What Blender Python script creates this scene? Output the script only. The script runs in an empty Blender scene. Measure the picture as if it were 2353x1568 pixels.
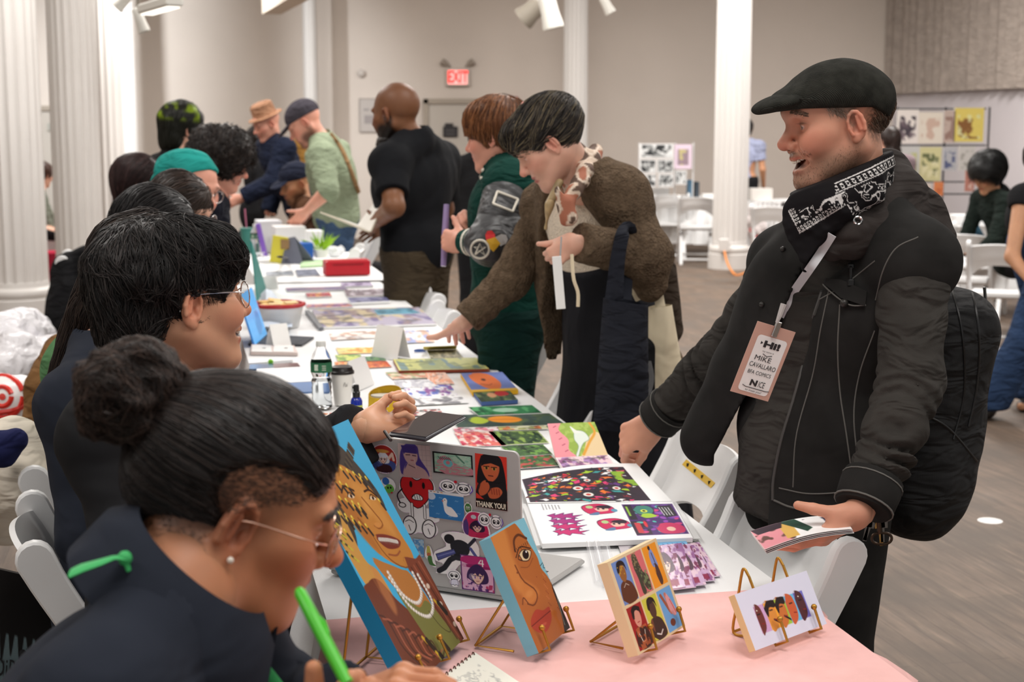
import bpy,math,random
import numpy as np
from mathutils import Vector,Matrix
# ------------------------------------------------------------------ camera, world, lights, exposure
SC=bpy.context.scene
COL=SC.collection
FPX,CAMH=3400.0,1.58
TH=math.atan(488/FPX); CT,ST=math.cos(TH),math.sin(TH)
cam_d=bpy.data.cameras.new('camera'); cam=bpy.data.objects.new('camera',cam_d); COL.objects.link(cam)
cam.location=(0,0,CAMH); cam.rotation_euler=(math.pi/2-TH,0,0)
cam_d.sensor_width=36; cam_d.lens=FPX/2353*36; cam_d.clip_end=100; cam_d.clip_start=0.05
cam_d.dof.use_dof=True; cam_d.dof.focus_distance=2.75; cam_d.dof.aperture_fstop=6.3
SC.camera=cam
SC.view_settings.view_transform='Standard'; SC.view_settings.look='None'
SC.view_settings.exposure=0.0; SC.view_settings.gamma=1.0
SC.cycles.max_bounces=6; SC.cycles.diffuse_bounces=3; SC.cycles.glossy_bounces=3
SC.cycles.transmission_bounces=6; SC.cycles.transparent_max_bounces=10
SC.cycles.caustics_reflective=False; SC.cycles.caustics_refractive=False
SC.cycles.use_denoising=True; SC.cycles.use_adaptive_sampling=True; SC.cycles.adaptive_threshold=.035
wd=bpy.data.worlds.new('world'); SC.world=wd; wd.use_nodes=True
wd.node_tree.nodes['Background'].inputs[0].default_value=(1.0,0.975,0.95,1)
wd.node_tree.nodes['Background'].inputs[1].default_value=0.42
def area(name,loc,size,energy,col=(1,.965,.925),rot=(0,0,0),sizey=None):
 l=bpy.data.lights.new(name,'AREA'); l.energy=energy; l.size=size; l.color=col
 if sizey:l.shape='RECTANGLE'; l.size_y=sizey
 o=bpy.data.objects.new(name,l); o.location=loc; o.rotation_euler=rot; COL.objects.link(o)
 return o
for ix,x in enumerate((-3.2,0.6,4.2)):
 for iy,y in enumerate((1.2,5.6,10.5,15.5)):
  area('ceiling_lamp_light',(x,y,4.3),1.5,(72,84,145,205)[iy])
# gallery spots washing the left of the end wall
sp=bpy.data.lights.new('wall_washer','SPOT'); sp.energy=2100; sp.spot_size=1.1; sp.spot_blend=.9; sp.shadow_soft_size=.2; sp.color=(.93,.97,1)
so=bpy.data.objects.new('wall_washer',sp); so.location=(-4.6,15.5,4.2); COL.objects.link(so)
so.rotation_euler=Vector((-.1,5.6,-2.2)).to_track_quat('-Z','Y').to_euler()
# ------------------------------------------------------------------ pixel helpers (2353 x 1568 frame)
def ray(px,py):
 u=(px-1176.5)/FPX; v=(784-py)/FPX
 return np.array([u,CT+v*ST,-ST+v*CT])
def T(px,py,z=.74):
 r=ray(px,py); t=(z-CAMH)/r[2]
 return np.array([0,0,CAMH])+r*t
def W(px,py,d):
 r=ray(px,py); return np.array([0,0,CAMH])+r*d/r[1]
TD=np.array([-.2182,.9759,0]); TN=np.array([.9759,.2182,0])
def TB(a,p,z=.74):   # table frame: a along the table, p across it
 q=TD*a+TN*p; q[2]=z; return q
V3=lambda *a:np.array(a,float)
def nrm(v):v=np.asarray(v,float); return v/(np.linalg.norm(v)+1e-12)
def frame(x,z):       # matrix with columns x, y, z ; x kept, z made square
 x=nrm(x); y=nrm(np.cross(z,x)); return np.stack([x,y,np.cross(x,y)],1)
def lin(c):
 c=np.asarray(c,float)/255.0
 return np.where(c<=.04045,c/12.92,((c+.055)/1.055)**2.4)
# ------------------------------------------------------------------ materials
MATS={}
def mat(name,col=(200,200,200),rough=.6,metal=0,bump=None,bs=.2,vcol=False,sss=0,trans=0,alpha=1,emit=0,ior=1.45,var=0,vs=6,sheen=0,coat=0,spec=.5,fold=None):
 if name in MATS:return MATS[name]
 m=bpy.data.materials.new(name); m.use_nodes=True; nt=m.node_tree; N=nt.nodes; L=nt.links
 b=N['Principled BSDF']; c=(*lin(col),1)
 b.inputs['Base Color'].default_value=c; b.inputs['Roughness'].default_value=rough; b.inputs['Metallic'].default_value=metal
 b.inputs['IOR'].default_value=ior; b.inputs['Specular IOR Level'].default_value=spec
 if trans:b.inputs['Transmission Weight'].default_value=trans
 if alpha<1:b.inputs['Alpha'].default_value=alpha
 if sheen:b.inputs['Sheen Weight'].default_value=sheen
 if coat:b.inputs['Coat Weight'].default_value=coat
 if emit:b.inputs['Emission Color'].default_value=c; b.inputs['Emission Strength'].default_value=emit
 if sss:
  b.inputs['Subsurface Weight'].default_value=sss; b.inputs['Subsurface Radius'].default_value=(1,.35,.2); b.inputs['Subsurface Scale'].default_value=.012
 tc=N.new('ShaderNodeTexCoord'); src=None
 if vcol:
  a=N.new('ShaderNodeAttribute'); a.attribute_name='Col'; src=a.outputs['Color']; L.new(src,b.inputs['Base Color'])
 if var:
  n=N.new('ShaderNodeTexNoise'); n.inputs['Scale'].default_value=vs; n.inputs['Detail'].default_value=4; L.new(tc.outputs['Object'],n.inputs['Vector'])
  mr=N.new('ShaderNodeMapRange'); mr.inputs[1].default_value=.3; mr.inputs[2].default_value=.7; mr.inputs[3].default_value=1-var; mr.inputs[4].default_value=1+var
  L.new(n.outputs[0],mr.inputs[0])
  mx=N.new('ShaderNodeMix'); mx.data_type='RGBA'; mx.blend_type='MULTIPLY'; mx.inputs[0].default_value=1
  if src:L.new(src,mx.inputs[6])
  else:mx.inputs[6].default_value=c
  L.new(mr.outputs[0],mx.inputs[7]); L.new(mx.outputs[2],b.inputs['Base Color'])
 if bump:
  kind,sc_=bump
  if kind=='noise':
   t=N.new('ShaderNodeTexNoise'); t.inputs['Scale'].default_value=sc_; t.inputs['Detail'].default_value=5; out=t.outputs[0]; L.new(tc.outputs['Object'],t.inputs['Vector'])
  elif kind=='weave':
   t1=N.new('ShaderNodeTexWave'); t2=N.new('ShaderNodeTexWave'); t2.bands_direction='Z'
   for t in (t1,t2):t.inputs['Scale'].default_value=sc_; t.inputs['Distortion'].default_value=1.5; L.new(tc.outputs['Object'],t.inputs['Vector'])
   ad=N.new('ShaderNodeMath'); ad.operation='ADD'; L.new(t1.outputs[1],ad.inputs[0]); L.new(t2.outputs[1],ad.inputs[1]); out=ad.outputs[0]
  elif kind=='knit':
   t=N.new('ShaderNodeTexVoronoi'); t.inputs['Scale'].default_value=sc_; L.new(tc.outputs['Object'],t.inputs['Vector']); out=t.outputs[0]
  bp=N.new('ShaderNodeBump'); bp.inputs['Strength'].default_value=bs; bp.inputs['Distance'].default_value=.004
  L.new(out,bp.inputs['Height']); L.new(bp.outputs[0],b.inputs['Normal'])
  if fold:
   fm=N.new('ShaderNodeMapping'); fm.inputs['Scale'].default_value=fold[:3]; fm.inputs['Rotation'].default_value=(.5,.6,.3); L.new(tc.outputs['Object'],fm.inputs[0])
   fn=N.new('ShaderNodeTexNoise'); fn.inputs['Scale'].default_value=1; fn.inputs['Detail'].default_value=2; fn.inputs['Distortion'].default_value=.8; L.new(fm.outputs[0],fn.inputs[0])
   b2=N.new('ShaderNodeBump'); b2.inputs['Strength'].default_value=.7; b2.inputs['Distance'].default_value=fold[3]; L.new(fn.outputs[0],b2.inputs['Height']); L.new(b2.outputs[0],bp.inputs['Normal'])
 MATS[name]=m; return m
def VC():return mat('printed_colour',rough=.55,vcol=True,spec=.3)
def VCG():return mat('glossy_printed_colour',rough=.25,vcol=True)
def SKIN():return mat('skin',rough=.48,vcol=True,sss=.12,bump=('noise',420),bs=.06,spec=.4)
def HAIRM():return mat('hair_strands',rough=.42,vcol=True,spec=.45)
def CLOTH(name,col,**k):
 k.setdefault('rough',.9); k.setdefault('bump',('weave',260)); k.setdefault('bs',.25); k.setdefault('var',.12); k.setdefault('vs',9); k.setdefault('spec',.15); k.setdefault('fold',(9,9,22,.05))
 return mat(name,col,**k)
# ------------------------------------------------------------------ object helpers
def tag(o,label=None,cat=None,group=None,kind=None):
 if label:o['label']=label
 if cat:o['category']=cat
 if group:o['group']=group
 if kind:o['kind']=kind
 return o
def link(name,me,m=None,parent=None,smooth=False):
 o=bpy.data.objects.new(name,me); COL.objects.link(o)
 if m is not None:
  for x in (m if isinstance(m,(list,tuple)) else [m]):me.materials.append(x)
 if smooth:me.polygons.foreach_set('use_smooth',[True]*len(me.polygons))
 if parent is not None:o.parent=parent; o.matrix_parent_inverse=parent.matrix_world.inverted() if parent.type != 'EMPTY' or True else o.matrix_parent_inverse
 return o
def empty(name,loc,label=None,cat=None,group=None):
 o=bpy.data.objects.new(name,None); o.empty_display_size=.05; COL.objects.link(o); o.location=loc
 o.matrix_world=Matrix.Translation(Vector(loc)); bpy.context.view_layer.update()
 return tag(o,label,cat,group)
def mk(name,V,F,m=None,parent=None,smooth=False,col=None,mi=None):
 me=bpy.data.meshes.new(name); V=np.asarray(V,np.float32)
 if isinstance(F,np.ndarray):
  me.vertices.add(len(V)); me.vertices.foreach_set('co',V.ravel())
  nf,k=F.shape; me.loops.add(nf*k); me.loops.foreach_set('vertex_index',F.ravel().astype(np.int32))
  me.polygons.add(nf); me.polygons.foreach_set('loop_start',np.arange(0,nf*k,k,dtype=np.int32)); me.update(calc_edges=True)
 else:
  me.from_pydata([tuple(v) for v in V],[],F); me.update()
 if col is not None:
  a=me.color_attributes.new('Col','FLOAT_COLOR','POINT'); c=np.ones((len(V),4),np.float32); c[:,:3]=col
  a.data.foreach_set('color',c.ravel())
 o=link(name,me,m,parent,smooth)
 if mi is not None:me.polygons.foreach_set('material_index',mi)
 return o
class MB:   # a bag of polygons for ONE mesh
 def __init__(s):s.V=[]; s.F=[]; s.C=[]; s.n=0
 def add(s,V,F,col=None):
  V=np.asarray(V,float).reshape(-1,3); s.V.append(V); s.F +=[tuple(i+s.n for i in f) for f in F]; s.n +=len(V)
  s.C.append(np.tile(lin(col) if col is not None else V3(1,1,1),(len(V),1))); return s
 def box(s,c,sz,R=None,col=None,bev=0):
  x,y,z=np.array(sz)/2; c=np.asarray(c,float); R=np.eye(3) if R is None else R
  if bev:
   b=bev; V=[]
   for zz,i in ((-z,b),(-z+b,0),(z-b,0),(z,b)):
    X,Y=x-i,y-i; k=b*.8
    V +=[(-X+k,-Y,zz),(X-k,-Y,zz),(X,-Y+k,zz),(X,Y-k,zz),(X-k,Y,zz),(-X+k,Y,zz),(-X,Y-k,zz),(-X,-Y+k,zz)]
   F=[tuple(range(7,-1,-1)),tuple(range(24,32))]
   for r in range(3):F +=[(r*8+i,r*8+(i+1)%8,r*8+8+(i+1)%8,r*8+8+i) for i in range(8)]
  else:
   V=[(-x,-y,-z),(x,-y,-z),(x,y,-z),(-x,y,-z),(-x,-y,z),(x,-y,z),(x,y,z),(-x,y,z)]
   F=[(3,2,1,0),(4,5,6,7),(0,1,5,4),(1,2,6,5),(2,3,7,6),(3,0,4,7)]
  return s.add(np.array(V) @ R.T+c,F,col)
 def tube(s,pts,r,n=8,col=None,cap=True,flat=1,up=None):
  P=np.asarray(pts,float); m=len(P); r=np.broadcast_to(np.asarray(r,float),(m,)); tn=np.gradient(P,axis=0)
  u=V3(*up) if up is not None else (V3(0,0,1) if abs(nrm(tn[0])[2])<.9 else V3(1,0,0)); V=[]
  for i in range(m):
   t=nrm(tn[i]); a=nrm(np.cross(u,t)); b=np.cross(t,a)
   if up is None:u=b
   for j in range(n):
    q=2*math.pi*j/n; V.append(P[i]+r[i]*(a*math.cos(q)+b*flat*math.sin(q)))
  F=[(i*n+j,i*n+(j+1)%n,i*n+n+(j+1)%n,i*n+n+j) for i in range(m-1) for j in range(n)]
  if cap:F +=[tuple(range(n-1,-1,-1)),tuple(range((m-1)*n,m*n))]
  return s.add(V,F,col)
 def lathe(s,prof,c=(0,0,0),n=24,R=None,col=None,cap=True):
  R=np.eye(3) if R is None else R; V=[]
  for r,z in prof:V +=[(r*math.cos(2*math.pi*j/n),r*math.sin(2*math.pi*j/n),z) for j in range(n)]
  m=len(prof); F=[(i*n+j,i*n+(j+1)%n,i*n+n+(j+1)%n,i*n+n+j) for i in range(m-1) for j in range(n)]
  if cap:F +=[tuple(range(n-1,-1,-1)),tuple(range((m-1)*n,m*n))]
  return s.add(np.array(V) @ R.T+np.asarray(c,float),F,col)
 def ball(s,c,r,col=None,n=10,R=None):
  r=np.broadcast_to(np.asarray(r,float),(3,)); V=[]; F=[]; m=n // 2+1
  for i in range(m+1):
   a=math.pi*i/m
   for j in range(n):q=2*math.pi*j/n; V.append((r[0]*math.sin(a)*math.cos(q),r[1]*math.sin(a)*math.sin(q),-r[2]*math.cos(a)))
  F=[(i*n+j,i*n+(j+1)%n,i*n+n+(j+1)%n,i*n+n+j) for i in range(m) for j in range(n)]
  V=np.array(V); V=V if R is None else V @ R.T
  return s.add(V+np.asarray(c,float),F,col)
 def grid(s,P,thick=0,col=None,nrmv=None):   # P: (a,b,3) sheet
  a,b=P.shape[:2]; idx=lambda i,j:i*b+j
  if thick:
   du=np.gradient(P,axis=0); dv=np.gradient(P,axis=1); N_=np.cross(du,dv); N_ /= np.linalg.norm(N_,axis=2,keepdims=True)+1e-9
   Q=P-N_*thick; V=np.concatenate([P.reshape(-1,3),Q.reshape(-1,3)]); o=a*b
  else:V=P.reshape(-1,3); o=0
  F=[(idx(i,j),idx(i+1,j),idx(i+1,j+1),idx(i,j+1)) for i in range(a-1) for j in range(b-1)]
  if thick:
   F +=[tuple(o+k for k in f[::-1]) for f in F]
   rim=[idx(i,0) for i in range(a)]+[idx(a-1,j) for j in range(1,b)]+[idx(i,b-1) for i in range(a-2,-1,-1)]+[idx(0,j) for j in range(b-2,0,-1)]
   F +=[(rim[k],o+rim[k],o+rim[(k+1)%len(rim)],rim[(k+1)%len(rim)]) for k in range(len(rim))]
  return s.add(V,F,col)
 def build(s,name,m,parent=None,smooth=False,vcol=False):
  if not isinstance(m,(list,tuple)) and m.name in ('printed_colour','glossy_printed_colour','skin','hair_strands'):vcol=True
  o=mk(name,np.concatenate(s.V),s.F,m,parent,False,np.concatenate(s.C) if vcol else None)
  if smooth:autosmooth(o)
  return o
def autosmooth(o,ang=38):
 me=o.data; me.polygons.foreach_set('use_smooth',[True]*len(me.polygons))
 import bmesh
 bm=bmesh.new(); bm.from_mesh(me); bmesh.ops.recalc_face_normals(bm,faces=bm.faces)
 c=math.radians(ang)
 for e in bm.edges:
  if len(e.link_faces)==2 and e.calc_face_angle(0)>c:e.smooth=False
 bm.to_mesh(me); bm.free()
def copy_tree(o,parent=None):
 c=o.copy(); COL.objects.link(c)
 if parent is not None:c.parent=parent
 for ch in list(o.children):copy_tree(ch,c)
 return c
def spline(pts,n=24):
 P=np.asarray(pts,float); m=len(P); Q=np.vstack([2*P[0]-P[1],P,2*P[-1]-P[-2]]); out=[]
 for t in np.linspace(0,m-1,n):
  i=min(int(t),m-2); u=t-i; a,b,c,d=Q[i:i+4]
  out.append(.5*(2*b+(c-a)*u+(2*a-5*b+4*c-d)*u*u+(3*b-a-3*c+d)*u**3))
 return np.array(out)
def text_obj(name,s,size,origin,xdir,ydir,m,parent=None,ext=.0004,align='CENTER',shear=0,bold=0,space=1,sx=1,fit=None):
 cu=bpy.data.curves.new(name,'FONT'); cu.body=s; cu.size=size; cu.extrude=0; cu.align_x=align; cu.align_y='CENTER'; cu.offset=bold; cu.shear=shear; cu.space_character=space
 cu.resolution_u=3
 t=bpy.data.objects.new(name,cu); COL.objects.link(t); dg=bpy.context.evaluated_depsgraph_get()
 me=bpy.data.meshes.new_from_object(t.evaluated_get(dg)); bpy.data.objects.remove(t); bpy.data.curves.remove(cu)
 x=nrm(xdir); y=nrm(ydir); z=np.cross(x,y); M=np.stack([x*sx,y,z],1)
 n=len(me.vertices); co=np.zeros(n*3,np.float32); me.vertices.foreach_get('co',co); co=co.reshape(-1,3)
 if fit:lo_,hi_=co[:,:2].min(0),co[:,:2].max(0); co[:,:2]=(co[:,:2]-(lo_+hi_)/2)/(hi_-lo_)*np.array(fit)
 co=co @ M.T.astype(np.float32)+(np.asarray(origin)+z*ext)
 me.vertices.foreach_set('co',co.ravel().astype(np.float32)); me.materials.clear(); me.update()
 return link(name,me,m,parent)
# ------------------------------------------------------------------ noise
def _h(i,j,k):
 n=(i*374761393+j*668265263+k*1274126177)&0x7fffffff
 n=((n ^ (n >> 13))*1274126177)&0x7fffffff
 return ((n ^ (n >> 16))&0xffff)/32768.0-1
def vnoise(P):
 f=np.floor(P); u=P-f; u=u*u*(3-2*u); f=f.astype(np.int64); i,j,k=f[:,0],f[:,1],f[:,2]; r=0
 for a in (0,1):
  wa=u[:,0] if a else 1-u[:,0]
  for b in (0,1):
   wb=wa*(u[:,1] if b else 1-u[:,1])
   for c in (0,1):r=r+wb*(u[:,2] if c else 1-u[:,2])*_h(i+a,j+b,k+c)
 return r
# ------------------------------------------------------------------ signed-distance modelling + surface nets
class S:
 def __init__(s):s.ops=[]; s.lo=V3(9e9,9e9,9e9); s.hi=-s.lo; s.R=np.eye(3); s.o=np.zeros(3); s.sc=1.0
 def at(s,o,R=None,sc=1.0):s.o=np.asarray(o,float); s.R=np.eye(3) if R is None else R; s.sc=sc; return s
 def w(s,p):return s.o+s.R @ (np.asarray(p,float)*s.sc)
 def _bb(s,c,r):s.lo=np.minimum(s.lo,c-r); s.hi=np.maximum(s.hi,c+r)
 def op(s,f,k,mode):s.ops.append((f,k,mode)); return s
 def cap(s,a,b,ra,rb=None,k=.02,mode='+',wr=None,fl=None):
  a=s.w(a); b=s.w(b); ra *= s.sc; rb=ra if rb is None else rb*s.sc; k *= s.sc
  if mode=='+':s._bb(a,ra*1.1); s._bb(b,rb*1.1)
  ab=b-a; L2=ab @ ab+1e-12; L=math.sqrt(L2)
  if fl is not None:ax=nrm(s.R @ np.asarray(fl[0],float)); q=fl[1]
  def f(P):
   d=P-a; t=np.clip(d @ ab/L2,0,1); v=d-t[:,None]*ab; r=ra+(rb-ra)*t
   if fl is not None:v=v+np.outer((v @ ax)*(1/q-1),ax)
   n=np.sqrt((v*v).sum(1))
   if wr:
    amp,per,seed=wr; s1=t*L/per; ph=vnoise(np.stack([s1*.55+seed,v[:,0]*9,v[:,1]*9+v[:,2]*9],1))*1.6
    g=np.abs(np.sin(math.pi*(s1+ph))); r=r+amp*(g-.6)*(.55+.6*vnoise(P*11+seed))
   return n-r
  return s.op(f,k,mode)
 def ell(s,c,r,R=None,k=.02,mode='+'):
  c=s.w(c); M=s.R if R is None else s.R @ R; r=np.broadcast_to(np.asarray(r,float),(3,))*s.sc; k *= s.sc
  if mode=='+':s._bb(c,np.abs(M) @ r)
  mr=r.min()
  def f(P):
   q=((P-c) @ M)/r; k0=np.sqrt((q*q).sum(1)); q=q/r; k1=np.sqrt((q*q).sum(1))+1e-9
   return np.where(k0<.05,-mr,k0*(k0-1)/k1)
  return s.op(f,k,mode)
 def box(s,c,h,R=None,r=.01,k=.01,mode='+'):
  c=s.w(c); M=s.R if R is None else s.R @ R; h=np.asarray(h,float)*s.sc; r *= s.sc
  if mode=='+':s._bb(c,np.abs(M) @ h)
  def f(P):
   q=np.abs((P-c) @ M)-(h-r); return np.sqrt((np.maximum(q,0)**2).sum(1))+np.minimum(q.max(1),0)-r
  return s.op(f,k,mode)
 def cut(s,o,n,k=.004):   # remove what lies on the side n points to
  o=s.w(o); n=nrm(s.R @ np.asarray(n,float))
  return s.op(lambda P:-((P-o) @ n),k,'-')
 def sub(s,other,t=0,k=.003):return s.op(lambda P:other(P)-t,k,'-')
 def add(s,other,t=0,k=.01):s.lo=np.minimum(s.lo,other.lo-t); s.hi=np.maximum(s.hi,other.hi+t); return s.op(lambda P:other(P)-t,k,'+')
 def noise(s,amp,freq,seed=0):
  fr=np.broadcast_to(np.asarray(freq,float),(3,)); return s.op(lambda P:amp*vnoise(P*fr+seed),0,'d')
 def disp(s,fn):return s.op(fn,0,'d')
 def __call__(s,P):
  d=np.full(len(P),1e3)
  for f,k,mode in s.ops:
   v=f(P)
   if mode=='d':d=d+v
   elif mode=='+':
    if k>0:h=np.maximum(k-np.abs(d-v),0)/k; d=np.minimum(d,v)-h*h*k*.25
    else:d=np.minimum(d,v)
   else:
    v=-v
    if k>0:h=np.maximum(k-np.abs(d-v),0)/k; d=np.maximum(d,v)+h*h*k*.25
    else:d=np.maximum(d,v)
  return d
def grad(f,P,e=.002):
 K=np.array([[1,1,1],[1,-1,-1],[-1,1,-1],[-1,-1,1]],float); n=len(P); v=f((P[None]+K[:,None]*e).reshape(-1,3)).reshape(4,n); g=v.T @ K
 return g/(np.linalg.norm(g,axis=1,keepdims=True)+1e-9)
def polygonize(f,h,lo=None,hi=None):
 lo=(f.lo if lo is None else np.asarray(lo))-2.5*h; hi=(f.hi if hi is None else np.asarray(hi))+2.5*h
 B=4; nb=np.maximum(np.ceil((hi-lo)/(h*B)).astype(int),1); n=nb*B
 g=[lo[i]+(np.arange(nb[i])*B+(B-1)/2)*h for i in range(3)]
 C=np.stack(np.meshgrid(*g,indexing='ij'),-1).reshape(-1,3); cv=f(C); act=np.abs(cv)<B*h*1.35
 V=np.repeat(np.repeat(np.repeat(cv.reshape(nb),B,0),B,1),B,2).astype(np.float32)
 am=np.repeat(np.repeat(np.repeat(act.reshape(nb),B,0),B,1),B,2); ai=np.argwhere(am)
 for q in range(0,len(ai),400000):
  c=ai[q:q+400000]; V[c[:,0],c[:,1],c[:,2]]=f(lo+c*h)
 V[0]=V[-1]=1; V[:,0]=V[:,-1]=1; V[:,:,0]=V[:,:,-1]=1
 ins=V<0
 n1=np.array(V.shape)-1; cnt=np.zeros(n1,np.int8)
 sl=lambda a,ax:[slice(0,n1[i]) if not a[i] else slice(1,n1[i]+1) for i in range(3)]
 cor=[(a,b,c) for a in (0,1) for b in (0,1) for c in (0,1)]
 for c in cor:cnt +=ins[tuple(sl(c,0))]
 cells=np.argwhere((cnt>0)&(cnt<8))
 if len(cells)==0:return np.zeros((0,3)),np.zeros((0,4),int)
 idx=-np.ones(n1,np.int64); idx[tuple(cells.T)]=np.arange(len(cells))
 acc=np.zeros((len(cells),3)); num=np.zeros(len(cells))
 cvv={c:V[cells[:,0]+c[0],cells[:,1]+c[1],cells[:,2]+c[2]] for c in cor}
 for a in cor:
  for ax in range(3):
   if a[ax]==0:
    b=list(a); b[ax]=1; b=tuple(b); va,vb=cvv[a],cvv[b]; m=(va<0) != (vb<0)
    t=np.where(m,va/np.where(np.abs(va-vb)<1e-12,1,va-vb),0); p=np.zeros((len(cells),3)); p[:]=a; p[:,ax]=t
    acc +=p*m[:,None]; num +=m
 P=lo+(cells+acc/num[:,None])*h
 Fs=[]
 for ax in range(3):
  u,v=(ax+1)%3,(ax+2)%3
  s0=[slice(None)]*3; s1=[slice(None)]*3; s0[ax]=slice(0,-1); s1[ax]=slice(1,None)
  A=ins[tuple(s0)]; Bq=ins[tuple(s1)]
  for flip,m in ((False,A&~Bq),(True,~A&Bq)):
   e=np.argwhere(m); e=e[(e[:,u]>0)&(e[:,v]>0)&(e[:,u]<V.shape[u]-1)&(e[:,v]<V.shape[v]-1)]
   q=[]
   for du,dv in ((1,1),(0,1),(0,0),(1,0)):
    c=e.copy(); c[:,u] -=du; c[:,v] -=dv; q.append(idx[c[:,0],c[:,1],c[:,2]])
   q=np.stack(q,1); Fs.append(q[:,::-1] if flip else q)
 Fq=np.concatenate(Fs); Fq=Fq[(Fq>=0).all(1)]
 return P,Fq
def solid(name,f,h,m,parent=None,paint=None,lo=None,hi=None):
 if isinstance(f,(list,tuple)):   # several grids of one surface: [(sdf, h, lo, hi), ...]
  Vs,Fs,n=[],[],0
  for a in f:
   v,q=polygonize(*a); Vs.append(v); Fs.append(q+n); n +=len(v)
  V,F=np.concatenate(Vs),np.concatenate(Fs)
 else:V,F=polygonize(f,h,lo,hi)
 c=paint(V) if paint is not None else None
 return mk(name,V,F,m,parent,True,c)
class Paint:   # colour patches that belong to the thing (lips, brows, dye)
 def __init__(s,base):s.b=lin(base); s.L=[]; s.R=np.eye(3); s.o=np.zeros(3); s.sc=1; s.nz=.05
 def at(s,o,R,sc=1):s.o=o; s.R=R; s.sc=sc; return s
 def e(s,c,r,col,a=1,soft=.3,rot=None,strand=0):
  M=s.R if rot is None else s.R @ rot
  s.L.append((s.o+s.R @ (np.asarray(c,float)*s.sc),np.broadcast_to(np.asarray(r,float),(3,))*s.sc,lin(col),a,soft,M,strand)); return s
 def __call__(s,P):
  C=np.tile(s.b,(len(P),1)); C=C*(1+s.nz*vnoise(P*60)[:,None]+s.nz*vnoise(P*17+5)[:,None])
  for c,r,col,a,soft,M,st in s.L:
   q=((P-c) @ M)/r; k=np.sqrt((q*q).sum(1)); w_=np.clip((1+soft-k)/(2*soft),0,1)*a
   if st:w_=w_*np.clip(.75+.5*vnoise(P*st),0,1)
   C=C*(1-w_[:,None])+col*w_[:,None]
  return C
def strands(name,f,roots,dirf,n,length,r,cols,m,parent,seed=0,seg=9,off=(.001,.006),lift=0,jit=.25,wave=0,grav=0,taper=.25,sides=3):
 g=np.random.default_rng(seed); P=roots[g.integers(0,len(roots),n)]+g.normal(0,.003,(n,3)); o=g.uniform(off[0],off[1],n)
 Ls=length*g.uniform(.6,1.1,n); step=(Ls/seg)[:,None]; J=g.normal(0,jit,(n,3)); pts=[]; ph=g.uniform(0,6.28,n)
 for k in range(seg+1):
  N_=grad(f,P); P=P-N_*(f(P)-o-lift*k/seg)[:,None]; pts.append(P.copy())
  D=dirf(P,k/seg)+J*.6; D[:,2] -=grav*k/seg
  D=D-N_*(D*N_).sum(1,keepdims=True)*.85; D /= np.linalg.norm(D,axis=1,keepdims=True)+1e-9
  if wave:D=D+np.cross(N_,D)*(np.sin(ph+k*1.7)*wave)[:,None]
  P=P+D*step
 Q=np.stack(pts,1); tn=np.gradient(Q,axis=1); tn /= np.linalg.norm(tn,axis=2,keepdims=True)+1e-9
 up=grad(f,Q.reshape(-1,3)).reshape(Q.shape); a=np.cross(up,tn); a /= np.linalg.norm(a,axis=2,keepdims=True)+1e-9; b=np.cross(tn,a)
 rr=r*g.uniform(.6,1.3,n)[:,None]*(1-(1-taper)*np.linspace(0,1,seg+1)[None]**2)
 V=np.stack([Q+(a*math.cos(q)+b*math.sin(q))*rr[...,None] for q in np.arange(sides)*2*math.pi/sides],2)   # n,seg+1,sides,3
 base=(np.arange(n)*(seg+1)*sides)[:,None,None]; i=np.arange(seg)[None,:,None]*sides; j=np.arange(sides)[None,None]; j2=(j+1)%sides
 F=np.stack([base+i+j,base+i+j2,base+i+sides+j2,base+i+sides+j],-1).reshape(-1,4)
 cc=lin(cols)[g.integers(0,len(cols),n)]*g.uniform(.75,1.25,(n,1)); C=np.repeat(cc,(seg+1)*sides,0)
 return mk(name,V.reshape(-1,3),F,m,parent,True,C)
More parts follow.
